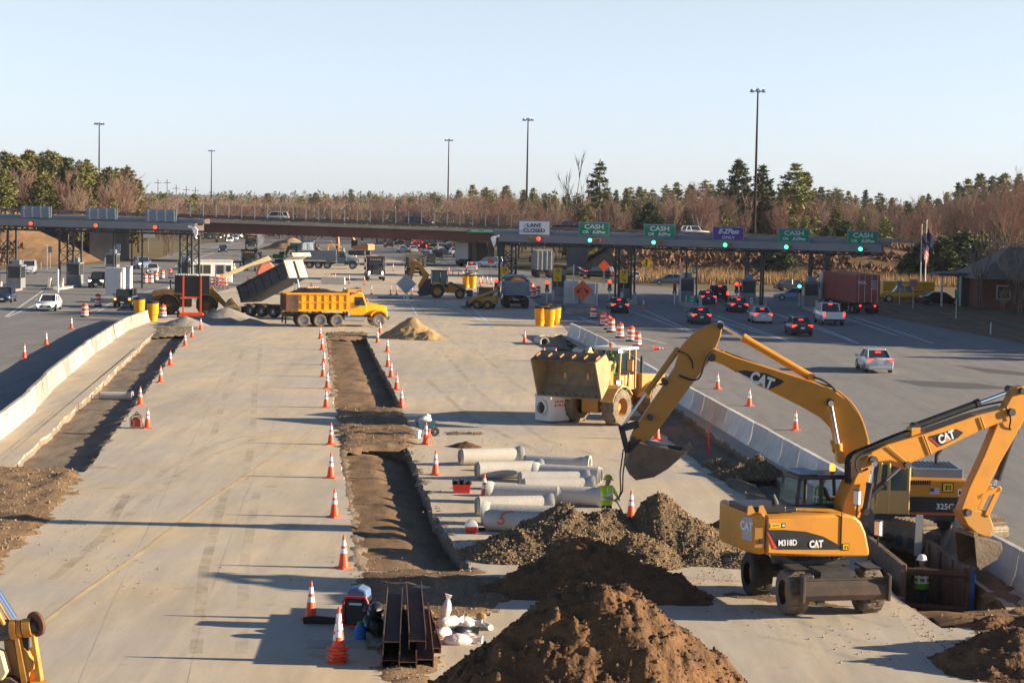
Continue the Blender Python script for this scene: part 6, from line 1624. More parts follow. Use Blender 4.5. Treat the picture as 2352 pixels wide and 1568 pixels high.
for yy in (-1.3, 1.3):
    mb = MB(WORN); mb.X = uc; tw = .3
    loop = polar((1.75, .47), .46, 9, -math.pi / 2, math.pi / 2) + [(1.75, .93), (-1.75, .93)] + polar((-1.75, .47), .46, 9, math.pi / 2, 3 * math.pi / 2)
    mb.prism(loop, yy - tw, yy + tw)
    per = [Vector((a, 0, b)) for a, b in loop] + [Vector((loop[0][0], 0, loop[0][1]))]
    for a, b in zip(per, per[1:]):
        n = max(1, int((b - a).length / .17)); d = (b - a).normalized()
        for k in range(n):
            p = a.lerp(b, (k + .5) / n); mb.box((p.x, yy, p.z), (.05, tw * 2.04, .09), ry=-math.atan2(d.z, d.x))
    tr2 = mb.build('track', tx, smooth=0)
    for k in range(7):
        s_ = MB(DSTEEL); s_.X = uc; sx = -1.6 + k * .53; s_.cyl((sx, yy + (tw + .02 if yy > 0 else -tw - .02), .3), (sx, yy + (tw - .05 if yy > 0 else -tw + .05), .3), .17, n=12); s_.build('track_roller', tr2)
bo = [T(*q) for q in ((1994, 1064), (1999, 1030), (1986, 985), (1971, 952), (1947, 919), (1914, 895), (1864, 875), (1810, 858), (1751, 839), (1691, 820), (1661, 808), (1638, 799), (1624, 803), (1620, 815), (1627, 827), (1645, 832), (1659, 837), (1764, 895), (1845, 936), (1886, 960), (1914, 989), (1922, 1025), (1924, 1064))]
mb = MB(YEL); mb.prism(bo, -.28, .32); mb.build('boom', tx, smooth=0, bevel=.03)
st = [T(*q) for q in ((1653, 742), (1660, 750), (1655, 775), (1645, 800), (1632, 826), (1618, 845), (1590, 882), (1552, 934), (1515, 985), (1490, 1014), (1462, 1022), (1447, 1012), (1452, 996), (1483, 946), (1518, 896), (1550, 845), (1566, 796), (1598, 762), (1628, 747))]
mb = MB(YELD); mb.prism(st, -.2, .24); mb.build('stick', tx, smooth=0, bevel=.03)
dk = [T(*q) for q in ((1686, 852), (1712, 850), (1760, 857), (1802, 875), (1790, 884), (1766, 894))]
mb = MB(BLK); mb.prism(dk, .33, .335); mb.build('boom_decal', tx, smooth=0)
mb = MB(SIGNW); mb.prism([T(*q) for q in ((1690, 854), (1693, 853), (1730, 872), (1729, 874))], .336, .34); mb.build('boom_decal_stripe', tx, smooth=0)
x, z = T(1749, 874); c_ = text('CAT', .46, SIGNW, tx, (x, .345, z), (R(90), 0, R(180)), bold=.02, squash=.8); c_.rotation_euler = (Matrix.Rotation(R(180), 3, 'Z') @ Matrix.Rotation(R(20), 3, 'Y') @ Matrix.Rotation(R(90), 3, 'X')).to_euler()
p = T(1750, 881); mb = MB(YEL); mb.X = Matrix.Translation((p[0], .35, p[1])) @ Matrix.Rotation(R(-20), 4, 'Y'); mb.prism([(-.15, -.1), (.15, -.1), (0, .1)], -.002, .004); mb.build('logo_triangle', tx, smooth=0)
pin = MB(DSTEEL)
for q, r in (((1634, 820), .13), ((1654, 748), .1), ((1455, 1010), .1), ((1906, 923), .12), ((1527, 877), .1), ((1493, 958), .1), ((1958, 1050), .16)):
    p = T(*q); pin = MB(DSTEEL); pin.cyl((p[0], -.38, p[1]), (p[0], .42, p[1]), r, n=14); pin.build('pivot_pin', tx)
ram(tx, T(1866, 868), T(1656, 746), 0, .12, .71, YEL)
for yy in (-.5, .5): ram(tx, T(1927, 1040), T(1906, 924), yy, .11, .12, YEL)
ram(tx, T(1556, 806), T(1430, 982), .02, .095, .52, YELD)
mb = MB(DSTEEL)
for a, b in (((1428, 985), (1440, 1034)), ((1428, 985), (1462, 977))):
    p, q = T(*a), T(*b)
    for yy in (-.24, .2): mb.box(((p[0] + q[0]) / 2, yy + .04, (p[1] + q[1]) / 2), (math.hypot(q[0] - p[0], q[1] - p[1]) + .14, .07, .17), ry=-math.atan2(q[1] - p[1], q[0] - p[0]))
mb.build('bucket_linkage', tx, smooth=0)
mb = MB(RUST); mb.prism([T(*q) for q in ((1444, 1016), (1472, 1008), (1476, 1030), (1458, 1044), (1440, 1040))], -.24, .24); mb.build('bucket_ear', tx, smooth=0)
Tk = lambda px, py: LP(px, py, TO_, TR_, .62)
bs = [Tk(*q) for q in ((1576, 1038), (1534, 1030), (1470, 1018), (1446, 1044), (1436, 1066), (1446, 1087), (1461, 1101), (1502, 1094), (1534, 1075))]
mb = MB(WORN)
for yy in (-.62, .6): mb.prism(bs, yy, yy + .035)
for a, b in zip(bs[1:7], bs[2:7]): mb.box(((a[0] + b[0]) / 2, 0, (a[1] + b[1]) / 2), (math.hypot(b[0] - a[0], b[1] - a[1]) + .03, 1.24, .04), ry=-math.atan2(b[1] - a[1], b[0] - a[0]))
for a, b in ((bs[6], bs[7]), (bs[7], bs[8]), (bs[8], bs[0])): mb.box(((a[0] + b[0]) / 2, 0, (a[1] + b[1]) / 2), (math.hypot(b[0] - a[0], b[1] - a[1]) + .02, 1.24, .04), ry=-math.atan2(b[1] - a[1], b[0] - a[0]))
mb.build('bucket', tx, smooth=0, bevel=.008)
for k in range(5):
    mb = MB(WORN); yy = -.55 + k * .275; p = bs[0]; q = bs[8]; d = Vector((p[0] - q[0], 0, p[1] - q[1])).normalized()
    mb.box((p[0] + d.x * .1, yy, p[1] + d.z * .1), (.26, .1, .07), ry=-math.atan2(d.z, d.x)); mb.build('tooth', tx, smooth=0)
hose(tx, [V3(T(1868, 866), .2), V3(T(1890, 872), .25), V3(T(1912, 888), .3), V3(T(1920, 900), .3)], .03)
hose(tx, [V3(T(1660, 806), .2), V3(T(1630, 808), .4), V3(T(1618, 830), .45), V3(T(1608, 868), .45), V3(T(1590, 874), .3), V3(T(1560, 862), .26)], .03)
hose(tx, [V3(T(1558, 806), .2), V3(T(1578, 812), .3), V3(T(1590, 830), .34), V3(T(1592, 846), .3)], .025)
hose(tx, [V3(T(1922, 896), .25), V3(T(1958, 925), .3), V3(T(1980, 962), .3), V3(T(1992, 1005), .3), V3(T(1998, 1026), .25)], .035, YEL)
hose(tx, [V3(T(1665, 810), .0), V3(T(1740, 838), .0), V3(T(1830, 868), .0), V3(T(1912, 890), .0)], .035)

# ---------------------------------------------------------------- wheel loaders
def wheel_loader(org, rz, label, pose, cols=(YELL, YELD), lamps=True, tyre=DTYRE, bw=3.0):
    """origin under the front axle, x forward"""
    t = thing('wheel_loader', label, 'wheel loader', org, rz)
    c1, c2 = cols
    mb = MB(c2); mb.box((-.2, 0, .95), (1.5, .9, .8)); mb.prism([(-.9, 1.1), (.3, 1.1), (.35, 1.5), (-.2, 2.5), (-.7, 2.5)], -.5, .5); mb.build('front_frame', t, smooth=0, bevel=.04)
    mb = MB(c2); mb.box((-2.7, 0, 1.0), (2.6, 1.0, .7)); mb.prism([(-2.5, 1.3), (-2.5, 2.25), (-4.7, 2.1), (-4.9, 1.1), (-4.8, .8), (-3., .9)], -1.0, 1.0); mb.build('engine_body', t, smooth=0, bevel=.06)
    mb = MB(DSTEEL); mb.cyl((-3.3, .5, 2.2), (-3.3, .5, 3.0), .08, n=9); mb.build('exhaust_pipe', t)
    for x in (0, -3.35):
        for sg in (-1, 1):
            r = .86; wd = .36
            b = MB(tyre); y = sg * 1.12
            b.lathe([(r * .5, -wd * .9), (r * .75, -wd), (r * .94, -wd * .92), (r, -wd * .55), (r, wd * .55), (r * .94, wd * .92), (r * .75, wd), (r * .5, wd * .9)], (x, y, r), 26, 'y')
            for k in range(22):
                a = k * math.tau / 22; b.box((x + r * 1.0 * math.cos(a), y + (.16 if k % 2 else -.16), r + r * 1.0 * math.sin(a)), (.06, .36, .12), ry=-a, rz=0)
            w_ = b.build('wheel', t)
            q = MB(c2); q.lathe([(0, sg * wd * .35), (r * .2, sg * wd * .4), (r * .26, sg * wd * .1), (r * .42, sg * wd * .1), (r * .5, sg * wd * .95)], (x, y, r), 16, 'y'); q.build('rim', w_, fix=True)
            f = MB(c1); arc = polar((x, r), 1.0, 7, R(20), R(165)); f.prism(arc + [(a, b_ - .07) for a, b_ in reversed(arc)], sg * .8, sg * 1.5); f.build('fender', t, smooth=0)
    # cab
    mb = MB(c1); cz = 1.55
    for x, y in ((-1.0, .62), (-1.0, -.62), (-2.35, .7), (-2.35, -.7), (-1.75, .7), (-1.75, -.7)): mb.cyl((x, y, cz), (x - (.12 if x > -1.5 else 0), y, 3.42), .06, n=7)
    mb.box((-1.7, 0, 1.85), (1.45, 1.36, .7)); mb.build('cab_frame', t, smooth=30)
    mb = MB(OWHITE); mb.box((-1.68, 0, 3.45), (1.7, 1.6, .14)); mb.build('cab_roof', t, smooth=0, bevel=.05)
    mb = MB(CABGL); mb.box((-1.72, 0, 2.8), (1.3, 1.2, 1.15)); mb.build('cab_glass', t, smooth=0)
    if lamps:
        for sg in (-1, 1):
            mb = MB(DGREY); mb.box((-.82, sg * .85, 3.38), (.16, .26, .2)); mb.m(HEAD_L).box((-.73, sg * .85, 3.38), (.03, .2, .15)); mb.build('work_lamp', t, smooth=0)
            mb = MB(DGREY); mb.box((-.45, sg * 1.0, 1.95), (.16, .24, .2)); mb.m(HEAD_L).box((-.36, sg * 1.0, 1.95), (.03, .18, .15)); mb.build('headlamp', t, smooth=0)
            mb = MB(BLK); mb.box((-.75, sg * 1.35, 2.75), (.1, .32, .55)); mb.m(c1).box((-.72, sg * 1.4, 2.75), (.09, .3, .5)); mb.m(DSTEEL).tube([(-.8, sg * 1.3, 2.5), (-.85, sg * 1.2, 2.0), (-1.0, sg * 1.0, 1.6)], .025, 5); mb.build('mirror', t, smooth=0)
        mb = MB(ORANGE); mb.lathe([(.09, 3.52), (.09, 3.68), (0, 3.72)], (-1.1, .1, 0), 10); mb.build('beacon', t)
    mb = MB(DSTEEL)
    for sg in (-1, 1):
        mb.tube([(-1.0, sg * .95, 1.2), (-1.0, sg * .95, 2.4), (-2.3, sg * .95, 2.4), (-2.3, sg * .95, 1.3)], .025, 5)
    mb.build('handrail', t)
    # arms and bucket from the pose: pivot, elbow, bucket profile
    for sg in (-1, 1):
        mb = MB(c1); mb.prism(pose['arm'], sg * .62 - .07, sg * .62 + .07); mb.build('lift_arm', t, smooth=0, bevel=.03)
        a, b = pose['ram']; ram(t, a, b, sg * .45, .08, .6, c2)
    mb = MB(c1); mb.prism(pose['bell'], -.09, .09); mb.build('bell_crank', t, smooth=0, bevel=.02)
    pr = pose['bucket']; mb = MB(M('dusty_bucket', (.22, .165, .105), .8, var=.3, scale=1.5))
    for a, b in zip(pr, pr[1:]):
        if b is pr[-1]: mb.m(WORN)
        mb.box(((a[0] + b[0]) / 2, 0, (a[1] + b[1]) / 2), (math.hypot(b[0] - a[0], b[1] - a[1]) + .05, bw, .05), ry=-math.atan2(b[1] - a[1], b[0] - a[0]))
    mb.m(M('bucket_side_paint', (.42, .29, .13), .7, col2=(.28, .20, .12), thr=(.4, .7), scale=1.4))
    for sg in (-1, 1): mb.prism(pr, sg * bw / 2 - .03, sg * bw / 2 + .03)
    bk = mb.build('bucket', t, smooth=0, bevel=.01)
    if pose.get('tabs'):
        a, b = pr[-2], pr[-1]
        for k in range(6):
            f = MB(YELD); y = -bw / 2 + .12 + k * (bw - .24) / 5
            f.box((a[0] * .45 + b[0] * .55, y, a[1] * .45 + b[1] * .55 + .06), (.34, .08, .07), ry=-math.atan2(b[1] - a[1], b[0] - a[0])); f.build('tooth_tab', bk, smooth=0)
        e = MB(DSTEEL)
        for k in range(9): e.box((pr[0][0] + .02, -bw / 2 + .3 + k * (bw - .6) / 8, pr[0][1] + .12), (.06, .1, .08))
        e.build('edge_bolt', bk, smooth=0)
    return t
pose1 = dict(arm=[(-.65, 2.75), (-.2, 2.95), (.8, 2.85), (1.75, 2.45), (1.75, 2.15), (.9, 2.3), (-.3, 2.45)], ram=((-.3, 1.2), (1.0, 2.4)), bell=[(.3, 3.25), (.75, 3.6), (1.0, 3.3), (1.5, 3.2), (1.55, 3.0), (.9, 2.6), (.6, 2.7)],
             bucket=[(2.35, 1.38), (1.82, 1.9), (1.62, 2.45), (1.7, 3.0), (2.05, 3.42), (2.95, 3.06)], tabs=True)
LH = R(-124); nl = Vector((math.cos(LH + math.pi / 2), math.sin(LH + math.pi / 2), 0))
LO = P(1414, 976) - nl * 1.1
wl = wheel_loader(LO, LH, 'yellow wheel loader facing the camera with raised bucket carrying the white catch basin', pose1, bw=3.45)
pose2 = dict(arm=[(-.65, 2.6), (-.3, 2.75), (.6, 2.2), (1.7, .9), (1.6, .65), (.5, 1.6), (-.3, 2.3)], ram=((-.3, 1.1), (.8, 1.6)), bell=[(.1, 2.6), (.5, 2.5), (.95, 1.5), (1.4, 1.2), (1.2, 1.0), (.5, 1.5)],
             bucket=[(3.0, .25), (1.9, .22), (1.6, .5), (1.6, .95), (1.9, 1.35), (2.1, 1.4)])
wheel_loader(P(476, 722), R(4), 'brown yellow wheel loader standing side on behind the black arrow board', pose2, (YELD, M('brown_loader', (.20, .12, .05), .7, var=.3)), lamps=False, tyre=TYRE, bw=2.6)

# ---------------------------------------------------------------- backhoe loader, skid steer
q = P(1004, 684); HB = R(2)
bh = thing('backhoe_loader', 'yellow backhoe loader with green tinted cab and raised rear boom', 'backhoe', q, HB)
A = lambda px, py, y=0.: LP(px, py, q, HB, y)
for x, r, wd in ((0, .76, .24), (2.45, .52, .18)):
    for sg in (-1, 1):
        b = MB(TYRE); y = sg * .95
        b.lathe([(r * .55, -wd * .9), (r * .8, -wd), (r, -wd * .6), (r, wd * .6), (r * .8, wd), (r * .55, wd * .9)], (x, y, r), 20, 'y')
        for k in range(18): a = k * math.tau / 18; b.box((x + r * math.cos(a), y, r + r * math.sin(a)), (.05, wd * 1.7, .08), ry=-a)
        w_ = b.build('wheel', bh); f = MB(YELD); f.lathe([(0, sg * wd * .4), (r * .3, sg * wd * .5), (r * .55, sg * wd * .85)], (x, y, r), 14, 'y'); f.build('rim', w_, fix=True)
for sg in (-1, 1):
    arc = polar((0, .76), .95, 7, R(15), R(140)); mb = MB(YEL); mb.prism(arc + [(a, b - .1) for a, b in reversed(arc)], sg * .65, sg * 1.2); mb.build('fender', bh, smooth=0)
mb = MB(YEL); mb.prism([(-.9, .6), (2.9, .6), (3.1, 1.0), (3.0, 1.5), (1.2, 1.65), (1.0, 1.3), (-.9, 1.3)], -.5, .5); mb.build('body', bh, smooth=0, bevel=.05)
mb = MB(BLK)
for x in (-.75, .3, 1.15):
    for sg in (-1, 1): mb.cyl((x, sg * .72, 1.2), (x + (.15 if x < 0 else -.12 if x > 1 else 0), sg * .68, 2.95), .05, n=6)
mb.box((.2, 0, 2.98), (1.9, 1.5, .1)); mb.box((.2, 0, 1.35), (1.9, 1.4, .3)); mb.build('cab_frame', bh, smooth=30)
mb = MB(M('tinted_cab_glass', (.05, .15, .17), .1, var=.05)); mb.box((.2, 0, 2.2), (1.65, 1.3, 1.45)); mb.build('cab_glass', bh, smooth=0)
mb = MB(LENS)
for x in (-.6, .5, .9): mb.box((x, -.6, 3.08), (.12, .12, .14))
mb.build('work_lamp', bh, smooth=0)
bo = [A(*p_) for p_ in ((962, 670), (960, 655), (972, 632), (962, 615), (945, 598), (950, 594), (970, 610), (985, 634), (980, 660), (975, 670))]
mb = MB(YEL); mb.prism(bo, -.2, .2); mb.build('boom', bh, smooth=0, bevel=.02)
mb = MB(YELD); mb.prism([A(*p_) for p_ in ((943, 597), (950, 594), (955, 605), (950, 630), (946, 642), (940, 638), (942, 615))], -.15, .15); mb.build('stick', bh, smooth=0)
ram(bh, A(985, 632), A(955, 598), .0, .07, .6, BLK)
mb = MB(DSTEEL); mb.prism([A(*p_) for p_ in ((958, 672), (980, 640), (990, 640), (992, 676), (966, 680))], -.7, .7); mb.build('stabiliser_frame', bh, smooth=0)
for sg in (-1, 1): mb = MB(DSTEEL); mb.prism([(1.2, 1.7), (1.5, 1.75), (3.3, .8), (3.25, .55), (2.9, .8)], sg * .6 - .06, sg * .6 + .06); mb.build('loader_arm', bh, smooth=0)
mb = MB(DSTEEL); mb.box((3.55, 0, .55), (.6, 2.2, .7)); mb.build('front_bucket', bh, smooth=0, bevel=.08)
q = P(1112, 709)
sk = thing('skid_steer', 'tan skid steer loader left of the blue grey dump truck', 'skid steer', q, R(165))
for x in (-.55, .55):
    for sg in (-1, 1):
        mb = MB(TYRE); mb.lathe([(.22, -.15), (.4, -.15), (.42, -.1), (.42, .1), (.4, .15), (.22, .15)], (x, sg * .72, .42), 18, 'y'); w_ = mb.build('wheel', sk); mb = MB(YELD); mb.cyl((x, sg * .7, .42), (x, sg * .82, .42), .22, n=12); mb.build('rim', w_)
mb = MB(YELD); mb.prism([(-1.3, .5), (.9, .45), (.9, .95), (.4, 1.1), (-1.3, 1.35)], -.55, .55); mb.build('body', sk, smooth=0, bevel=.04)
mb = MB(BLK)
for x in (-.7, .55):
    for sg in (-1, 1): mb.cyl((x, sg * .5, 1.), (x, sg * .5, 2.05), .05, n=6)
mb.box((-.1, 0, 2.08), (1.4, 1.1, .08)); mb.build('cab_frame', sk, smooth=30)
mb = MB(GLASS); mb.box((-.1, 0, 1.55), (1.15, .92, .95)); mb.build('cab_glass', sk, smooth=0)
for sg in (-1, 1): mb = MB(YELD); mb.prism([(-1.35, 1.75), (-1.2, 1.95), (.9, 1.15), (1.5, .6), (1.4, .4), (.7, .95)], sg * .68 - .08, sg * .68 + .08); mb.build('lift_arm', sk, smooth=0)
mb = MB(DSTEEL); mb.prism([(1.45, .12), (2.2, .1), (2.15, .18), (1.6, .3), (1.65, .75), (1.5, .75)], -.9, .9); mb.build('bucket', sk, smooth=0)

# ---------------------------------------------------------------- distant plant
def far_excavator(px, py, rz, mat, label, k=1.):
    t = thing('distant_excavator', label, 'excavator', P(px, py), rz)
    mb = MB(DSTEEL)
    for y in (-1.1, 1.1): mb.box((0, y, .45), (3.8, .6, .9))
    mb.build('track', t, smooth=0, bevel=.2)
    mb = MB(mat); mb.prism([(-2.6, 1.1), (.9, 1.1), (.9, 1.8), (-2.2, 2.3), (-2.6, 2.1)], -1.3, 1.3); mb.build('house', t, smooth=0)
    mb = MB(GLASS); mb.box((.5, .8, 2.2), (1.4, .9, 1.5)); mb.build('cab', t, smooth=0)
    mb = MB(mat); mb.prism([(.4, 1.5), (.8, 1.5), (2.4, 3.9), (5.2, 4.3), (5.2, 4.7), (2.0, 4.5)], -.3, .3); mb.build('boom', t, smooth=0)
    mb = MB(mat); mb.prism([(4.9, 4.9), (5.4, 4.8), (4.9, 1.5), (4.6, 1.5)], -.22, .22); mb.build('stick', t, smooth=0)
    mb = MB(WORN); mb.prism([(4.3, 1.6), (5.2, 1.7), (5.1, .7), (4.5, .5)], -.5, .5); mb.build('bucket', t, smooth=0)
    t.scale = (k,) * 3
far_excavator(826, 586, R(155), M('faded_orange', (.48, .22, .09), .6), 'distant orange excavator near the bridge left of the queue')
far_excavator(650, 603, R(50), M('machine_green', (.02, .20, .075), .5), 'green excavator partly hidden behind the tipped truck bed', .62)
t = thing('road_paver', 'orange yellow paving machine with men around it under the bridge', 'paver', P(768, 600), R(10))
mb = MB(SCHOOL); mb.prism([(-1.6, .5), (1.8, .5), (1.9, 1.4), (.6, 1.7), (-1.5, 1.6)], -1., 1.); mb.build('body', t, smooth=0, bevel=.06)
mb = MB(SCHOOL); mb.box((-.2, 0, 2.9), (2.2, 1.9, .1)); mb.build('canopy', t, smooth=0)
for x in (-1.1, .7):
    for y in (-.8, .8): mb = MB(SCHOOL); mb.cyl((x, y, 1.5), (x, y, 2.9), .05, n=6); mb.build('canopy_post', t)
for y in (-.9, .9): mb = MB(TYRE); mb.box((0, y, .4), (3., .4, .8)); mb.build('track', t, smooth=0, bevel=.2)
t = thing('boom_lift', 'salmon boom lift with a long cream boom beside the black truck', 'boom lift', P(600, 655), R(192))
SALM = M('salmon_paint', (.62, .20, .12), .6, var=.15); CREAM = M('cream_paint', (.70, .58, .32), .5, var=.1)
mb = MB(SALM); mb.prism([(-1.9, .5), (1.6, .5), (1.7, .95), (-1.9, 1.05)], -1.05, 1.05); mb.build('chassis', t, smooth=0, bevel=.08)
mb = MB(SALM); mb.prism([(-1.4, 1.1), (.5, 1.1), (.7, 1.6), (.2, 2.6), (-1.0, 2.9), (-1.6, 2.2)], -.8, .8); mb.build('turret', t, smooth=0, bevel=.2)
mb = MB(CREAM); mb.prism([(-1.2, 3.1), (-.8, 3.6), (5.0, 1.1), (4.9, .7)], -.28, .28); mb.build('boom', t, smooth=0, bevel=.03)
for x in (-1.3, 1.2):
    for y in (-1., 1.): mb = MB(TYRE); mb.cyl((x, y - .15, .45), (x, y + .15, .45), .45, n=14); mb.build('wheel', t)
mb = MB(ORANGE)
for a, b in (((4.7, -.6, .3), (4.7, -.6, 1.3)), ((4.7, .6, .3), (4.7, .6, 1.3)), ((5.5, -.6, .3), (5.5, -.6, 1.3)), ((5.5, .6, .3), (5.5, .6, 1.3)), ((4.7, -.6, 1.3), (5.5, -.6, 1.3)), ((4.7, .6, 1.3), (5.5, .6, 1.3)), ((5.5, -.6, 1.3), (5.5, .6, 1.3))): mb.cyl(a, b, .04, n=6)
mb.box((5.1, 0, .3), (.9, 1.3, .1)); mb.build('basket', t)
# excavator arm poking in at the lower left corner
AO = P(60, 1640); AR = R(62)
ar = thing('excavator_arm', 'end of a worn yellow excavator arm with chrome rod in the lower left corner', 'excavator arm', AO, 0)
W = lambda px, py, dd: (PD(px, py, dd) - AO)
ARMY = M('arm_yellow', (.60, .30, .055), .5, col2=(.42, .17, .02), thr=(.42, .7), scale=2.2)
mb = MB(ARMY); d0 = 38.0
def cheek(dx, dd): return [W(22 + dx, 1436, dd), W(60 + dx, 1430, dd), W(76 + dx * 1.1, 1450, dd), W(100 + dx, 1568, dd), W(112 + dx, 1720, dd), W(48 + dx, 1720, dd), W(30 + dx, 1500, dd)]
for off in (0, .0):
    pass
top, bot = (30, 1452), (78, 1730)
def bar(mat, pts, w0, name, th=.18, dd=d0):
    """plate following pixel outline pts at depth dd, thickness th in depth"""
    f = [W(a, b, dd) for a, b in pts]; bk = [p + Vector((.02, th, .0)) for p in f]; n = len(f)
    mb = MB(mat); mb.add(f + bk, [tuple(range(n)), tuple(range(2 * n - 1, n - 1, -1))] + [(i, i + n, (i + 1) % n + n, (i + 1) % n) for i in range(n)])
    return mb.build(name, ar, smooth=0, bevel=.015, fix=True)
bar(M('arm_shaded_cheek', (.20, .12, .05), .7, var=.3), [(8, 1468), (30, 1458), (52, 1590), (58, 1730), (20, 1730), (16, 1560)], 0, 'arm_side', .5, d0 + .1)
bar(ARMY, [(30, 1452), (40, 1450), (62, 1560), (70, 1730), (56, 1730), (48, 1570)], 0, 'arm_plate', .16, d0 - .1)
bar(ARMY, [(70, 1450), (78, 1456), (94, 1555), (104, 1730), (92, 1730), (82, 1560)], 0, 'arm_plate', .14, d0 - .1)
bar(M('arm_web', (.48, .21, .04), .6, var=.3), [(38, 1490), (76, 1486), (96, 1600), (100, 1730), (64, 1730), (52, 1580)], 0, 'arm_web', .08, d0 + .22)
bar(ARMY, [(48, 1486), (60, 1498), (66, 1510), (76, 1520), (74, 1538), (62, 1548), (58, 1570), (66, 1580), (54, 1590), (48, 1560), (54, 1530), (52, 1510)], 0, 'arm_rib', .22, d0 - .02)
mb = MB(ARMY); 
for xa, xb, rr in ((26, 39, .185), (41, 51, .165), (54, 73, .18)): mb.cyl(W(xa, 1446 - (xa - 26) * .14, d0), W(xb, 1446 - (xb - 26) * .14, d0), rr, n=20)
mb.m(DSTEEL).cyl(W(30, 1445, d0), W(86, 1436, d0), .11, n=14)
mb.m(BLK).box(W(57, 1475, d0 + .12), (.16, .1, .3)); mb.build('boss', ar)
mb = MB(DSTEEL); a, b = W(-8, 1448, d0), W(26, 1445, d0); mb.cyl(a, b, .2, n=18); mb.build('pin_collar', ar)
mb = MB(RUST); a, b = W(80, 1433, d0), W(86, 1431, d0 + .05); mb.cyl(a, b, .24, n=20); mb.build('pin_washer', ar)
mb = MB(CHROME); mb.cyl(W(-40, 1310, d0), W(30, 1420, d0), .095, n=16); mb.build('cylinder_rod', ar)
mb = MB(ARMY); mb.cyl(W(-30, 1360, d0 - .2), W(12, 1440, d0 - .1), .05, n=10); mb.build('side_rod', ar)
bar(CREAM, [(-20, 1490), (2, 1500), (14, 1545), (4, 1562), (-20, 1562)], 0, 'arm_bracket', .3, d0 - .25)
bar(RUST, [(-10, 1556), (22, 1556), (40, 1568), (60, 1600), (60, 1730), (-10, 1730)], 0, 'lower_boss', .4, d0 - .15)
mb = MB(ARMY); mb.cyl(W(70, 1590, d0 - .1), W(108, 1586, d0), .22, n=18); mb.build('boss', ar)
# ================================================================== CONES, DRUMS, BARRELS
def cone_proto():
    t = thing('traffic_cone', 'x', 'traffic cone', (0, 0, 0))
    mb = MB(CORANGE); mb.box((0, 0, .02), (.38, .38, .04)); mb.build('base', t, smooth=0, bevel=.01)
    prof = lambda z: .145 - .118 * (z - .04) / .87
    mb = MB(CORANGE); mb.lathe([(prof(.04) + .02, .04), (prof(.1), .1), (prof(.91), .91), (.012, .914)], n=18); mb.build('cone', t)
    for a, b in ((.42, .55), (.62, .78)):
        mb = MB(RETRO); mb.lathe([(prof(a) + .004, a), (prof(b) + .004, b)], n=18); mb.build('band', t)
    return t
CONE = cone_proto(); _cu = [False]
def cone(px, py, label, z=0., group=None, loc=None, s=1.):
    q = P(px, py) if loc is None else loc
    q = Vector((q.x, q.y, z + .006))
    if not _cu[0]:
        _cu[0] = True; CONE.location = q; CONE['label'] = label; CONE.rotation_euler = (0, 0, .4)
        if group: CONE['group'] = group
        return CONE
    return dup(CONE, q, random.uniform(0, 1.5), label, group, s)
for i, (x, y) in enumerate([(56, 823), (106, 792), (164, 755)]): cone(x, y, 'orange cone on the left road beyond the sunlit barriers, %s from near end' % nth(i))
for i, (x, y) in enumerate([(339, 983), (322, 930), (369, 878), (391, 839), (425, 795), (441, 775), (461, 757)]): cone(x, y, 'orange cone along the right edge of the left trench, %s from near end' % nth(i))
for i, (x, y) in enumerate([(789, 1304), (768, 1187), (760, 1097), (760, 1021), (749, 936), (752, 892), (742, 865), (744, 838), (740, 803), (736, 778)]): cone(x, y, 'orange cone along the left edge of the middle trench, %s from near end' % nth(i))
for i, (x, y) in enumerate([(1000, 1090), (978, 1020), (922, 933), (911, 895), (898, 866), (891, 842), (890, 808), (867, 787), (873, 765)]): cone(x, y, 'orange cone along the right edge of the middle trench, %s from near end' % nth(i))
for x, y, lb_ in ((714, 1421, 'orange cone standing behind the dark hose near the steel beams'), (1509, 1009, 'orange cone at the edge of the right trench below the excavator stick'), (1648, 893, 'orange cone on the right lanes, farthest of three behind the barrier'), (1721, 932, 'orange cone on the right lanes, middle of three behind the barrier'), (1827, 988, 'orange cone on the right lanes, nearest of three behind the barrier'),
                 (1449, 1190, 'orange cone half hidden behind the gravel pile right of the worker'), (1205, 786, 'orange cone alone on the concrete left of the grey pipe end'), (1250, 829, 'orange cone in front of the grey pipe end behind the loader bucket'), (1276, 830, 'orange cone peeking over the loader bucket'), (1478, 707, 'orange cone at the nose of the island beside the queueing sedan'), (1645, 702, 'orange cone beside the green price sign'), (1112, 1150, 'orange cone tip behind the left pipe bells')):
    cone(x, y, lb_)
f = cone(1500, 806, 'orange cone fallen on its side on the right lanes'); f.rotation_euler = (R(90), 0, R(80)); f.location.z = .19
sx, sy = 775, 1520
for k in range(5):
    cone(0, 0, 'stacked orange cone, %s from the bottom of the cone stack' % nth(k), z=.075 * k, group='cones stacked beside the steel beams', loc=P(sx, sy) + Vector((random.gauss(0, .012), random.gauss(0, .012), 0)))
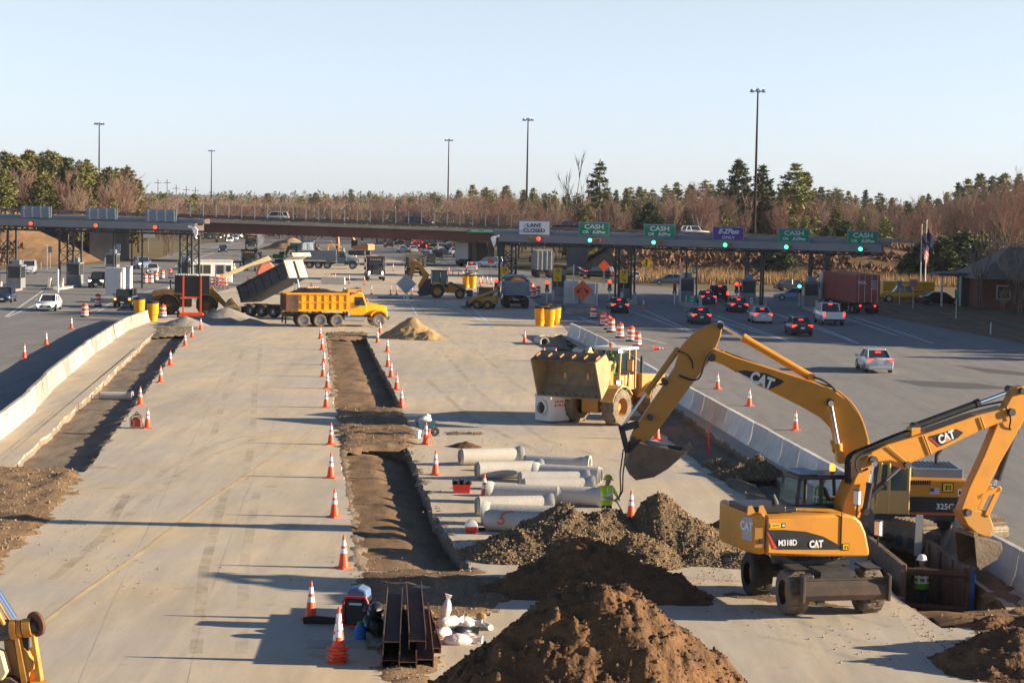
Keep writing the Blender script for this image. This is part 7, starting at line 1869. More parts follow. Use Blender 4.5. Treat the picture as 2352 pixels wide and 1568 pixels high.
# tall thin channelisers
def delin(px, py, label, h=1.1):
    t = thing('channeliser_post', label, 'channeliser', P(px, py))
    mb = MB(BLACK); mb.lathe([(.2, 0), (.2, .06), (.06, .1)], n=12); mb.build('base', t)
    mb = MB(ORANGE); mb.lathe([(.065, .08), (.05, h), (.0, h + .02)], n=10)
    mb.m(RETRO); mb.lathe([(.064, h * .55), (.062, h * .7)], n=10); mb.lathe([(.060, h * .78), (.057, h * .9)], n=10); mb.build('post', t)
for i, (x, y) in enumerate([(853, 676), (897, 677), (911, 677), (946, 677), (965, 680), (837, 654), (802, 651), (903, 622)]): delin(x, y, 'thin orange channeliser post before the black truck and backhoe, %s of the line from left' % nth(i) if i < 5 else 'thin orange channeliser post behind the yellow dump truck, %s one' % nth(i - 5))
for i, (x, y) in enumerate([(1031, 628), (1040, 632), (1053, 634), (1063, 636), (1073, 638), (1092, 640), (1102, 652), (1108, 650), (1119, 651), (1128, 653), (1104, 658)]): delin(x, y, 'small orange channeliser post right of the backhoe cab, %s from left' % nth(i), .95)
for i, (x, y) in enumerate([(563, 672), (570, 672), (756, 652), (764, 650), (770, 648)]): delin(x, y, 'orange channeliser post beside the tipped truck bed, %s from left' % nth(i), 1.1)
# drums
def drum_proto():
    t = thing('traffic_drum', 'x', 'traffic drum')
    mb = MB(BLACK); mb.lathe([(.36, 0), (.36, .08), (.29, .12)], n=20); mb.build('base', t)
    mb = MB(ORANGE); mb.lathe([(.29, .08), (.285, .3), (.265, .32), (.26, .62), (.245, .64), (.24, .98), (.2, 1.02), (0, 1.03)], n=20); mb.box((0, 0, 1.06), (.24, .05, .08)); mb.build('shell', t)
    for a, b, r in ((.14, .27, .294), (.36, .48, .270), (.56, .60, .266), (.70, .84, .250)):
        if a == .56: continue
        mb = MB(RETRO); mb.lathe([(r, a), (r - .004, b)], n=20); mb.build('band', t)
    return t
DR = drum_proto(); _du = [False]
def drum(px, py, label):
    q = P(px, py); q.z = .006
    if not _du[0]: _du[0] = True; DR.location = q; DR['label'] = label; return DR
    return dup(DR, q, random.uniform(0, 6), label, None, 1.08)
for i, (x, y) in enumerate([(1464, 795), (1449, 784), (1424, 776), (1404, 763), (1397, 757), (1386, 748), (1363, 731)]): drum(x, y, 'orange white drum in the diagonal row behind the right barrier, %s from near end' % nth(i))
for x, y, lb_ in ((1256, 748, 'orange drum in front of the yellow sand barrels'), (1225, 684, 'orange drum between the dump truck and island, left one'), (1236, 681, 'orange drum between the dump truck and island, right one'), (1221, 672, 'orange drum partly hidden behind the blue grey dump truck'), (195, 728, 'orange drum nearest on the left road right of the white sedan'), (225, 703, 'orange drum on the left road left of the black boxy suv'), (374, 730, 'orange drum right of the yellow barrels by the arrow board'),
                 (334, 651, 'orange drum first of the left plaza group'), (347, 651, 'orange drum second of the left plaza group'), (358, 645, 'orange drum third of the left plaza group'), (373, 640, 'orange drum fourth of the left plaza group'), (392, 639, 'orange drum rightmost of the left plaza group'), (482, 612, 'orange drum far behind the site office')): drum(x, y, lb_)
def barrel_proto():
    t = thing('sand_barrel', 'x', 'sand barrel')
    mb = MB(SCHOOL); mb.lathe([(.36, 0), (.40, .5), (.46, .55), (.50, 1.45), (.52, 1.5)], n=22, caps=True); mb.build('body', t)
    mb = MB(BLACK); mb.lathe([(.53, 1.48), (.53, 1.58), (.4, 1.66), (0, 1.68)], n=22); mb.build('lid', t)
    return t
BA = barrel_proto(); first = True
for x, y, lb_ in ((351, 737, 'yellow sand barrel with black lid at the end of the sunlit barriers'), (320, 727, 'yellow sand barrel half hidden behind the sunlit barrier end'), (1240, 748, 'yellow sand barrel left of the orange drum before the dump truck'), (1262, 750, 'yellow sand barrel in the middle behind the orange drum'), (1275, 746, 'yellow sand barrel right of the orange drum, right end'), (1255, 741, 'yellow sand barrel at the back of the barrel group'), (1085, 662, 'yellow sand barrel right behind the backhoe front wheel'), (1071, 661, 'yellow sand barrel second behind the backhoe front wheel'), (1077, 656, 'yellow sand barrel hindmost behind the backhoe')):
    if first: BA.location = P(x, y); BA['label'] = lb_; first = False
    else: dup(BA, P(x, y), 1., lb_)
# ================================================================== PIPES
def pipe_mesh(Ln, r, bell=True):
    mb = MB(CONP); ri = r * .8
    prof = [(ri, -Ln / 2 - .09), (r * .87, -Ln / 2 - .09), (r * .87, -Ln / 2 - .05), (r * .91, -Ln / 2 - .045), (r * .91, -Ln / 2), (r, -Ln / 2), (r, Ln / 2 - .26), (r * 1.2, Ln / 2 - .16), (r * 1.22, Ln / 2), (r * .95, Ln / 2), (ri, Ln / 2 - .1), (ri, -Ln / 2 - .09)]
    mb.lathe(prof, n=30, ax='x'); return mb
pp = pipe_mesh(2.45, .315).build('concrete_pipe', smooth=30)
_pu = [False]
def pipe(px, py, deg, label, zc=None, s=1., loc=None, base=0.):
    q = P(px, py) if loc is None else loc
    o = pp if not _pu[0] else pp.copy()
    if _pu[0]: COL.objects.link(o)
    _pu[0] = True
    o.location = (q.x, q.y, base + .315 * 1.08 * s); o.rotation_euler = (random.uniform(0, 6), 0, R(deg)); o.scale = (s,) * 3
    tag(o, label, 'pipe', 'concrete drain pipes laid out on the paving' if loc is None and s == 1. else None); return o
for x, y, dg, lb_ in ((1130, 1067, 17, 'sunlit concrete pipe farthest from the camera with bell at its right end'), (1172, 1099, 15, 'sunlit concrete pipe second from the far side'), (1282, 1086, -14, 'shaded concrete pipe reaching right behind the farthest ones'), (1300, 1109, 166, 'shaded slim pipe behind the pair of sunlit pipes'),
                      (1274, 1124, 8, 'concrete pipe in the middle group, upper of the touching pair'), (1284, 1140, 8, 'concrete pipe in the middle group, lower of the touching pair'), (1306, 1160, -12, 'grey shaded concrete pipe left of the worker'), (1200, 1156, 170, 'concrete pipe with its bell to the left behind the orange cone tip'), (1184, 1184, 12, 'concrete pipe with open spigot facing left near the cooler'), (1196, 1206, 172, 'concrete pipe with a wide bell at the left, second from the near side')):
    pipe(x, y, dg, lb_)
o = pipe(1210, 1222, -8, 'nearest concrete pipe with an orange spray painted mark')
mb = MB(M('spray_orange', (.85, .09, .03), .7))
o.rotation_euler = (0, 0, R(-8))
for a0, a1, rr, cx, cz in ((R(-120), R(160), .1, -.78, .09), (R(60), R(300), .0, 0, 0)):
    if not rr: continue
    pts = []
    for k in range(14):
        a = a0 + (a1 - a0) * k / 13; ang = R(225) + 0; X_ = cx + rr * math.cos(a); s_ = cz + rr * math.sin(a)
        th = R(200) - s_ / .35; pts.append((X_, .319 * math.cos(th), -.319 * math.sin(th)))
    mb.tube(pts, .028, 6)
pts = []
for k in range(8):
    s_ = .0 - .05 * k; th = R(200) - s_ / .35; pts.append((-.74 + .012 * k * (k - 3), .319 * math.cos(th), -.319 * math.sin(th)))
mb.tube(pts, .026, 6); mb.build('spray_mark', o)
q = P(268, 920, -.36); pipe(0, 0, -4, 'short grey pipe lying across the left trench', loc=Vector((q.x, q.y, 0)), s=.68, base=-.34)
pipe(1243, 800, -78, 'grey pipe end with open mouth at the far end of the right trench', loc=P(1243, 790), s=.95, base=-.1)
pipe(1330, 822, -75, 'grey pipe half hidden behind the loader bucket', loc=P(1335, 816), s=.95, base=-.15)
pipe(553, 716, -8, 'pale concrete pipe behind the grey gravel pile at left', loc=P(556, 717), s=.95)
# white catch basin hanging from the loader bucket
cb_ = thing('catch_basin', 'white concrete catch basin with round hole and red writing below the loader bucket', 'catch basin', P(1268, 969) + Vector((0, 0, .10)), R(38))
CBW = M('basin_concrete', (.66, .63, .59), .8, var=.08)
mb = MB(CBW); mb.box((0, 0, .6), (1.15, 1.15, 1.2)); mb.box((0, 0, 1.16), (1.21, 1.21, .08)); mb.build('box', cb_, smooth=0, bevel=.02)
mb = MB(CBW); mb.X = Matrix.Translation((-.56, .0, .62)); mb.lathe([(.36, -.05), (.36, -.12), (.27, -.12), (.27, .02)], n=22, ax='x'); mb.build('collar', cb_)
mb = MB(DGREY); mb.cyl((-.6, 0, .62), (-.585, 0, .62), .27, n=22); mb.build('hole', cb_)
mb = MB(OWHITE); mb.X = Matrix.Translation((-.62, -.05, .58)) @ Matrix.Rotation(R(30), 4, 'Z'); mb.lathe([(.24, -.16), (.24, .05), (.2, .05), (.2, -.16)], n=20, ax='x'); mb.build('pipe_stub', cb_)
mb = MB(REDP)
for k in range(2):
    x = -.35
    for j in range(5): mb.box((-.30 + j * .14, -.58, .92 - k * .17), (.09, .012, .03 + .05 * ((j + k) % 2)), ry=.3 * (-1) ** j); mb.box((-.27 + j * .14, -.58, .9 - k * .17), (.025, .012, .12))
mb.build('red_writing', cb_, smooth=0)
sl = MB(DSTEEL); a = cb_.location + Vector((0, 0, 1.2))
for x, y in ((.4, .4), (-.4, -.4), (.4, -.4), (-.4, .4)):
    r_ = Matrix.Rotation(R(38), 3, 'Z') @ Vector((x, y, 0)); sl.cyl(a + r_, a + Vector((.05, .25, .9)), .014, n=5)
tag(sl.build('lifting_chain'), 'short chains holding the white catch basin under the loader bucket', 'chain')

# ================================================================== PEOPLE
def person(label, loc, rz, J=None, vest=HIVIS, hat=None, legs=JEAN, shirt=None, fingers=True, par=None, sit=False):
    """one skinned body; clothes and helmet are children"""
    hat = hat or HIVIS; shirt = shirt or HIVIS
    t = thing('person', label, 'person', loc, rz)
    if par is not None: pass
    D = dict(pel=(0, 0, .96), wai=(0, 0, 1.12), che=(.0, 0, 1.36), nek=(.0, 0, 1.50), hed=(.02, 0, 1.63), top=(.02, 0, 1.76),
             shl=(0, .19, 1.43), ell=(.0, .25, 1.14), wrl=(.12, .22, .92), shr=(0, -.19, 1.43), elr=(.0, -.25, 1.14), wrr=(.12, -.22, .92),
             hil=(0, .1, .92), knl=(.03, .11, .5), anl=(-.02, .12, .09), tol=(.17, .13, .05), hir=(0, -.1, .92), knr=(.03, -.11, .5), anr=(-.02, -.12, .09), tor=(.17, -.13, .05))
    if sit: D.update(knl=(.42, .14, .95), anl=(.45, .14, .52), tol=(.62, .14, .48), knr=(.42, -.14, .95), anr=(.45, -.14, .52), tor=(.62, -.14, .48), ell=(.12, .26, 1.16), wrl=(.4, .16, 1.18), elr=(.12, -.26, 1.16), wrr=(.4, -.16, 1.18))
    D.update(J or {})
    rad = dict(pel=.135, wai=.125, che=.145, nek=.06, hed=.095, top=.075, shl=.075, ell=.05, wrl=.033, shr=.075, elr=.05, wrr=.033, hil=.1, knl=.065, anl=.045, tol=.04, hir=.1, knr=.065, anr=.045, tor=.04)
    E = [('pel', 'wai'), ('wai', 'che'), ('che', 'nek'), ('nek', 'hed'), ('hed', 'top'), ('che', 'shl'), ('shl', 'ell'), ('ell', 'wrl'), ('che', 'shr'), ('shr', 'elr'), ('elr', 'wrr'), ('pel', 'hil'), ('hil', 'knl'), ('knl', 'anl'), ('anl', 'tol'), ('pel', 'hir'), ('hir', 'knr'), ('knr', 'anr'), ('anr', 'tor')]
    names = list(D); vs = [Vector(D[n]) for n in names]; rs = [rad[n] for n in names]; es = [(names.index(a), names.index(b)) for a, b in E]
    if fingers:
        for wr, el in (('wrl', 'ell'), ('wrr', 'elr')):
            w_ = Vector(D[wr]); d = (w_ - Vector(D[el])).normalized(); sd = d.cross(Vector((0, 0, 1)))
            sd = sd.normalized() if sd.length > .1 else Vector((0, 1, 0)); up = sd.cross(d)
            vs.append(w_ + d * .08); rs.append(.035); pi = len(vs) - 1; es.append((names.index(wr), pi))
            for k in range(4):
                b = vs[pi] + sd * (.024 * (k - 1.5)); ln = (.066, .078, .074, .058)[k]
                vs += [b + d * .025, b + d * (.025 + ln * .55) - up * .012, b + d * (.02 + ln * .8) - up * .04]; rs += [.0095, .009, .008]
                n = len(vs); es += [(pi, n - 3), (n - 3, n - 2), (n - 2, n - 1)]
            b = w_ + d * .045 + sd * .04; vs += [b, b + d * .035 + sd * .02, b + d * .06 + sd * .01 - up * .02]; rs += [.011, .010, .009]
            n = len(vs); es += [(names.index(wr), n - 3), (n - 3, n - 2), (n - 2, n - 1)]
    me = bpy.data.meshes.new('body'); me.from_pydata([tuple(q) for q in vs], es, []); me.update()
    o = bpy.data.objects.new('body', me); COL.objects.link(o)
    sk_ = o.modifiers.new('skin', 'SKIN'); 
    if not me.skin_vertices: 
        import bmesh
        bm = bmesh.new(); bm.from_mesh(me); bm.verts.layers.skin.verify(); bm.to_mesh(me); bm.free()
    for i, sv in enumerate(me.skin_vertices[0].data): sv.radius = (rs[i], rs[i]); sv.use_root = (i == 0)
    su = o.modifiers.new('sub', 'SUBSURF'); su.levels = su.render_levels = 1 if fingers else 1
    dg = bpy.context.evaluated_depsgraph_get(); m2 = bpy.data.meshes.new_from_object(o.evaluated_get(dg)); bpy.data.objects.remove(o)
    for mt in (SKIN, legs, shirt, BLACK): m2.materials.append(mt)
    hipz = Vector(D['pel']).z + .08
    A_, B_ = Vector(D['hed']), Vector(D['top'])
    for p in m2.polygons:
        c = p.center; p.use_smooth = True
        dmin = min(((c - Vector(D[n])).length, n) for n in names)[1]
        if dmin in ('anl', 'anr', 'tol', 'tor') and c.z < Vector(D['anl']).z + .06: p.material_index = 3
        elif dmin in ('hil', 'hir', 'knl', 'knr', 'anl', 'anr', 'pel', 'tol', 'tor'): p.material_index = 1
        elif dmin in ('wai', 'che', 'shl', 'shr'): p.material_index = 2
        elif dmin in ('ell', 'elr'): p.material_index = 2 if c.z > Vector(D[dmin]).z - .02 else 0
        else: p.material_index = 0
    o = bpy.data.objects.new('body', m2); COL.objects.link(o); o.parent = t
    h = Vector(D['hed']); hd = Matrix.Translation(h + Vector((0, 0, .075)))
    mb = MB(hat); mb.X = hd; mb.lathe([(.135, 0), (.13, .04), (.115, .09), (.075, .135), (0, .15)], n=16); mb.lathe([(.135, .0), (.165, -.012), (.165, 0), (.13, .02)], n=16); mb.box((.15, 0, -.005), (.1, .16, .016)); mb.build('helmet', t)
    f = MB(SKIN); f.X = Matrix.Translation(h); f.ball((.098, 0, -.005), (.02, .015, .024), 6, 4); f.m(M('dark_eye', (.02, .015, .012), .4))
    for y in (-.034, .034): f.ball((.088, y, .022), (.012, .016, .009), 6, 4)
    f.m(M('lip', (.28, .10, .08), .6)).ball((.085, 0, -.045), (.014, .026, .007), 6, 4); f.build('face', t)
    # vest: shell round the torso with reflective stripes
    pel, che, nek = Vector(D['pel']), Vector(D['che']), Vector(D['nek'])
    def ring(p, a, b, n=14): return [p + Vector((a * math.cos(k * math.tau / n), b * math.sin(k * math.tau / n), 0)) for k in range(n)]
    mb = MB(vest); mb.loft([ring(pel + Vector((0, 0, -.06)), .165, .20), ring(pel.lerp(che, .4), .16, .19), ring(che, .165, .215), ring(che.lerp(nek, .55), .135, .20), ring(nek + Vector((0, 0, .0)), .08, .09)], caps=False); v_ = mb.build('vest', t)
    mb = MB(RETRO)
    for f_ in (.25, .62):
        p = pel.lerp(che, f_); mb.loft([ring(p, .169, .202), ring(p + Vector((0, 0, .05)), .169, .203)], caps=False)
    v2 = mb.build('belt_stripe', v_)
    for sg in (-1, 1):
        for fx in (.172, -.172):
            mb = MB(RETRO); mb.hexa([(che.x + fx, che.y + sg * .09 - .025, pel.z + .1), (che.x + fx * .98, che.y + sg * .09 - .025, pel.z + .1), (che.x + fx * .98, che.y + sg * .09 + .025, pel.z + .1), (che.x + fx, che.y + sg * .09 + .025, pel.z + .1)],
                                    [(che.x + fx * .9, che.y + sg * .1 - .025, nek.z - .06), (che.x + fx * .86, che.y + sg * .1 - .025, nek.z - .06), (che.x + fx * .86, che.y + sg * .1 + .025, nek.z - .06), (che.x + fx * .9, che.y + sg * .1 + .025, nek.z - .06)]); mb.build('shoulder_stripe', v_, smooth=0)
    return t
HATY = M('helmet_yellow_green', (.42, .40, .03), .4, var=.05); HATW = M('helmet_white', (.82, .82, .8), .3, var=.03); GRV = M('vest_green', (.10, .42, .03), .7, var=.1)
WQ = P(1392, 1225); 
person('worker in yellow vest and helmet holding a chain behind the gravel pile', WQ, R(-55), dict(ell=(.14, .27, 1.2), wrl=(.36, .16, 1.14), elr=(.16, -.24, 1.2), wrr=(.38, -.06, 1.1), hed=(.05, 0, 1.62), top=(.07, 0, 1.75)), hat=HATY, shirt=HIVIS)
def in_local(org, rz, x, y, z): return Vector((org.x + x * math.cos(rz) - y * math.sin(rz), org.y + x * math.sin(rz) + y * math.cos(rz), org.z + z))
person('operator in yellow helmet and vest seated in the wheel loader cab', in_local(LO, LH, -1.35, 0, 1.35), LH, sit=True, hat=HATY)
person('operator in a green vest seated in the wheeled excavator cab', in_local(EO, ER, c1x - .75, .62, 1.42), ER, sit=True, vest=GRV, hat=BLK, shirt=BLK)
q = PD(2113, 1442, 55.9); person('worker in white helmet and green vest standing in the trench box, back to camera', Vector((q.x, q.y, -1.27)), R(86), dict(ell=(.1, .34, 1.2), wrl=(.3, .3, 1.05), elr=(.1, -.34, 1.2), wrr=(.3, -.3, 1.05)), vest=GRV, hat=HATW, shirt=GRV)
for i, (x, y, rz, lb_) in enumerate([(810, 612, -60, 'distant worker in pale vest left of the black truck'), (817, 613, 120, 'distant worker in white and yellow left of the black truck'), (788, 600, 30, 'distant worker in yellow vest right of the orange paver'), (537, 637, -80, 'worker in hi vis standing at the end of the white site office'), (775, 575, 20, 'distant worker in yellow on the paver deck side'), (654, 605, -30, 'distant worker beside the green excavator')]):
    person(lb_, P(x, y), R(rz), fingers=False, hat=HATW if i % 2 else HATY)
# chain from the bucket linkage down to the worker's hands
hand = in_local(WQ, R(-55), .37, .05, 1.12)
lk = tx.matrix_basis @ Vector((T(1432, 1034)[0], .0, T(1432, 1034)[1]))
ch = MB(RUST)
for dx in (0, .09):
    pts = [lk + Vector((dx, 0, 0)), lk.lerp(hand, .5) + Vector((.02 + dx, 0, -.0)), hand + Vector((.16 + dx * .6, 0, .25)), hand + Vector((.1, 0, .02)), hand]
    ch.tube(pts, .022, 6)
ch.tube([hand, hand + Vector((.2, -.1, -.35)), hand + Vector((.42, -.2, -.9))], .02, 6)
tag(ch.build('lifting_chain'), 'long chain sling hanging from the excavator bucket to the worker', 'chain')

# ================================================================== TRENCH BOX
def tb_pt(px, py, z): return P(px, py, z)
na, nb = tb_pt(2083, 1293, .55), tb_pt(2226, 1306, .5)
fa = na + Vector((-.15, 6.2, 0)); fb = nb + Vector((-.25, 6.0, .0))
TBX = M('trench_box_steel', (.17, .125, .095), .75, col2=(.10, .065, .05), thr=(.4, .62), scale=1.2, bump=.2, bscale=9)
tbx = thing('trench_box', 'brown steel trench box with cross bars set in the pit at the right', 'trench box', (na.x, na.y, -1.1))
def panel(a, b, sgn):
    a, b = a - tbx.location, b - tbx.location; th = .16 * sgn
    mb = MB(TBX); mb.hexa([(a.x, a.y, 0), (a.x + th, a.y, 0), (b.x + th, b.y, 0), (b.x, b.y, 0)], [(a.x, a.y, 1.62), (a.x + th, a.y, 1.62), (b.x + th, b.y, 1.62), (b.x, b.y, 1.62)])
    for k in range(5):
        p = a.lerp(b, .06 + .22 * k); mb.box((p.x - .03 * sgn, p.y, .82), (.08, .16, 1.5))
    mb.build('side_panel', tbx, smooth=0, bevel=.015, fix=True)
panel(na, fa, -1); panel(nb, fb, 1)
for (a, b, f) in ((na, nb, .0), (fa, fb, 1.)):
    for z in (1.42, .45):
        p, q = a - tbx.location, b - tbx.location; dy = .12 if f == 0 else -.12
        mb = MB(RUST); mb.cyl((p.x, p.y + dy, z), (q.x, q.y + dy, z), .1, n=14); mb.build('spreader_bar', tbx)
mb = MB(BLUE); p = nb - tbx.location; mb.box((p.x + .1, p.y - .02, .85), (.1, .05, 1.5)); mb.build('blue_edge', tbx, smooth=0)
mb = MB(M('grey_plank', (.30, .30, .29), .8)); a, b = PD(2108, 1276, 58.), PD(2113, 1183, 58.3)
mb.hexa([a + Vector((-.1, 0, 0)), a + Vector((.1, 0, 0)), a + Vector((.1, .08, 0)), a + Vector((-.1, .08, 0))], [b + Vector((-.1, 0, 0)), b + Vector((.1, 0, 0)), b + Vector((.1, .08, 0)), b + Vector((-.1, .08, 0))])
tag(mb.build('plank', smooth=0, fix=True), 'grey steel plank standing upright in the trench box', 'plank')

# ================================================================== SMALL SITE THINGS
def hbeam(px, py, z, Ln, rz, label, w=.36, mat=RUST):
    q = P(px, py); mb = MB(mat)
    for sg in (-1, 1): mb.box((Ln / 2, sg * w / 2, w / 2), (Ln, .022, w))
    mb.box((Ln / 2, 0, w / 2), (Ln, w - .03, .02))
    o = mb.build('steel_beam', smooth=0); tag(o, label, 'steel beam', 'steel beams stacked near the dirt pile', Vector((q.x, q.y, z + .01)), rz)
DRUST = M('dark_rust', (.085, .05, .04), .8, col2=(.045, .035, .033), thr=(.4, .65), scale=1.5, bump=.3)
for x, y, z, Ln, dg, lb_, mt in ((897, 1536, 0, 5.5, 92, 'bottom left steel beam of the stack', DRUST), (936, 1540, 0, 5.7, 92.5, 'bottom middle steel beam of the stack', RUST), (976, 1534, 0, 5.5, 93.6, 'bottom right steel beam of the stack', RUST), (899, 1532, .37, 5.4, 92.6, 'dark steel beam lying on the bottom left one', DRUST), (958, 1530, .37, 6.1, 93.6, 'reddish steel beam lying on top of the right ones', RUST)):
    hbeam(x, y, z, Ln, R(dg), lb_, mat=mt)
hbeam(1001, 1500, .0, 4.2, R(96), 'thin steel beam leaning at the right of the stack', .22, RUST)
def site_box(name, px, py, rz, label, cat): return thing(name, label, cat, P(px, py), R(rz))
t = site_box('compressor', 816, 1446, -8, 'red and black portable compressor under a blue cover beside the beams', 'compressor')
mb = MB(BLK); mb.box((0, .3, .42), (.56, .6, .66)); mb.build('body', t, smooth=0, bevel=.05)
mb = MB(REDP)
for x in (-.29, .29): mb.tube([(x, -.02, .08), (x, -.02, .68), (x * .8, -.02, .78)], .03, 7)
mb.tube([(-.24, -.02, .78), (.24, -.02, .78)], .035, 7); mb.tube([(-.29, -.02, .1), (.29, -.02, .1)], .03, 7); mb.build('frame', t)
mb = MB(M('blue_cover', (.10, .16, .30), .6)); mb.prism([(-.26, .72), (.26, .72), (.24, .92), (.05, 1.0), (-.2, .95)], .05, .6); mb.build('cover', t, smooth=0, bevel=.05)
mb = MB(SIGNW); mb.box((0, -.015, .62), (.3, .012, .05)); mb.build('name_strip', t, smooth=0)
t = site_box('water_jug', 827, 1468, 0, 'blue jug with a green top before the compressor', 'jug')
mb = MB(BLUE); mb.lathe([(.13, 0), (.14, .03), (.14, .26), (.08, .33), (.06, .36)], n=16, caps=True); mb.build('body', t); mb = MB(GREENS); mb.lathe([(.07, .35), (.07, .42), (0, .43)], n=12); mb.build('cap', t)
mb = MB(BLACK); mb.tube([(-.38, 0, .1), (-.1, .02, .12), (.2, -.02, .11), (.42, .0, .1)], [.08, .1, .09, .08], 10)
tag(mb.build('hose_bundle'), 'dark rolled hose bundle behind the cone stack', 'hose', loc=P(733, 1434))
mb = MB(M('plywood', (.34, .30, .25), .8)); mb.box((0, 0, .02), (1.35, .75, .03)); tag(mb.build('plywood_sheet', smooth=0, bevel=.005), 'grey plywood sheet on the ground behind the cone stack', 'sheet', loc=P(773, 1480), rz=.1)
mb = MB(BLK)
for _ in range(8): mb.ball((random.uniform(-.15, .15), random.uniform(-.3, .5), random.uniform(.2, .75)), (random.uniform(.14, .22), random.uniform(.2, .35), random.uniform(.14, .24)), 9, 6)
tag(mb.build('tarp_bundle'), 'black tarpaulin bundle between the compressor and the steel beams', 'tarpaulin', loc=P(858, 1462))
BAG = M('white_bag', (.72, .66, .62), .8, var=.1, bump=.4, bscale=9)
for i, (x, y, z, sc_, rz, mt, lb_) in enumerate([(1030, 1440, .1, 1, .3, BAG, 'white sandbag at the back left of the heap'), (1018, 1462, .1, 1, 1.2, BAG, 'white sandbag at the front left of the heap'), (1050, 1478, .1, 1.1, .1, BAG, 'white sandbag at the front middle of the heap'), (1074, 1474, .1, .9, -.5, BAG, 'white sandbag at the front right of the heap'), (1030, 1455, .3, 1, .7, BAG, 'white sandbag lying on top of the heap'), (1064, 1440, .12, 1.05, -.2, BAG, 'white sandbag at the back right of the heap'), (1058, 1458, .1, 1., .2, BLK, 'black bag between the white sandbags'), (1024, 1424, .12, .9, .0, BAG, 'white tied sandbag standing at the back of the heap')]):
    mb = MB(mt); n, m_ = 14, 9
    prof = [(math.sin(math.pi * j / m_), -math.cos(math.pi * j / m_)) for j in range(m_ + 1)]
    vs = []
    for p, h in prof:
        for k in range(n):
            a = k * math.tau / n; q = Vector((p * math.cos(a) * .3, p * math.sin(a) * .19, h * .13)); q *= 1 + .22 * noise.noise(q * 7 + Vector((i, 0, 0))); vs.append(q)
    mb.add(vs, [(j * n + k, j * n + (k + 1) % n, (j + 1) * n + (k + 1) % n, (j + 1) * n + k) for j in range(m_) for k in range(n)])
    mb.prism([(.26, -.03), (.42, -.09), (.44, .1), (.26, .04)], -.03, .03)
    q = P(x, y); o = tag(mb.build('sandbag', smooth=60), lb_, 'sandbag', loc=Vector((q.x, q.y, z)), rz=rz); o.scale = (sc_,) * 3
    if 'standing' in lb_: o.rotation_euler = (0, R(-80), 0); o.location.z = .25
mb = MB(OWHITE); mb.cyl((0, 0, .08), (.16, -.4, .08), .075, n=14); mb.m(DGREY).cyl((0, 0, .08), (-.02, .06, .08), .05, n=10)
tag(mb.build('gas_cylinder'), 'small white cylinder lying at the foot of the dirt pile', 'cylinder', loc=P(1112, 1440))
mb = MB(SANDY); mb.ball((0, 0, .08), (.13, .1, .1), 8, 5); tag(mb.build('rock'), 'tan rock beside the white cylinder', 'rock', loc=P(1105, 1422))
t = site_box('tool_crate', 1060, 1131, 3, 'red crate full of black bags left of the pipes', 'crate')
mb = MB(REDP); mb.prism([(-.28, 0), (.28, 0), (.32, .3), (-.32, .3)], -.2, .2); mb.build('box', t, smooth=0, bevel=.015)
mb = MB(BLACK)
for k in range(9): mb.ball((-.27 + .07 * k, random.uniform(-.12, .12), .36), (.07, .1, random.uniform(.08, .14)), 7, 5)
mb.build('black_bags', t)
t = site_box('cooler', 1082, 1223, 10, 'red and white cooler box beside the middle trench kerb', 'cooler')
mb = MB(REDP); mb.prism([(-.15, 0), (.15, 0), (.18, .2), (-.18, .2)], -.13, .13); mb.build('body', t, smooth=0, bevel=.02); mb = MB(WHITE); mb.prism([(-.19, .2), (.19, .2), (.17, .3), (.06, .4), (-.06, .4), (-.17, .3)], -.14, .14); mb.build('lid', t, smooth=0, bevel=.02)
mb = MB(BLACK); mb.cyl((0, 0, .06), (.22, .02, .06), .06, n=12); tag(mb.build('thermos'), 'small black flask lying beside the cooler', 'flask', loc=P(1099, 1219))
t = site_box('wheelbarrow', 976, 1002, 15, 'blue wheelbarrow loaded with white bags behind the orange tripod', 'wheelbarrow')
TUB = M('tub_blue', (.03, .09, .15), .5)
mb = MB(TUB); mb.hexa([(-.3, -.2, .35), (.3, -.2, .35), (.3, .2, .35), (-.3, .2, .35)], [(-.42, -.3, .68), (.45, -.3, .68), (.45, .3, .68), (-.42, .3, .68)]); mb.build('tub', t, smooth=0, bevel=.03)
mb = MB(TYRE); mb.lathe([(.06, -.04), (.18, -.05), (.2, 0), (.18, .05), (.06, .04)], (.45, 0, .2), 16, 'y'); mb.build('wheel', t)
mb = MB(DSTEEL)
for sg in (-1, 1): mb.tube([(.45, sg * .06, .2), (-.2, sg * .25, .36), (-.8, sg * .28, .55)], .02, 6); mb.tube([(-.15, sg * .22, .36), (-.2, sg * .24, .0)], .018, 6)
mb.build('frame', t)
mb = MB(BAG); mb.ball((0, 0, .74), (.3, .2, .14), 10, 6); mb.ball((.12, .1, .86), (.16, .14, .12), 9, 6); mb.build('bags', t)
t = site_box('bucket', 960, 1006, 0, 'white plastic bucket left of the blue wheelbarrow', 'bucket')
mb = MB(WHITE); mb.lathe([(.11, 0), (.14, .36), (.15, .36)], n=16, caps=True); mb.build('body', t); mb = MB(DSTEEL); mb.tube([(-.14, 0, .34), (-.1, 0, .44), (.1, 0, .44), (.14, 0, .34)], .008, 5); mb.build('handle', t)
t = site_box('survey_tripod', 985, 1020, 0, 'orange survey tripod in front of the blue wheelbarrow', 'tripod')
for k in range(3):
    a = k * 2.09 + .4; mb = MB(ORANGE); mb.cyl((0, 0, .55), (math.cos(a) * .25, math.sin(a) * .25, 0), .022, n=6); mb.build('leg', t)
mb = MB(ORANGE); mb.lathe([(.05, .52), (.05, .62), (0, .64)], n=10); mb.build('head', t)
t = site_box('generator', 314, 983, 5, 'red portable generator beside the nearest cone of the left trench', 'generator')
RGEN = M('faded_red', (.32, .075, .05), .6)
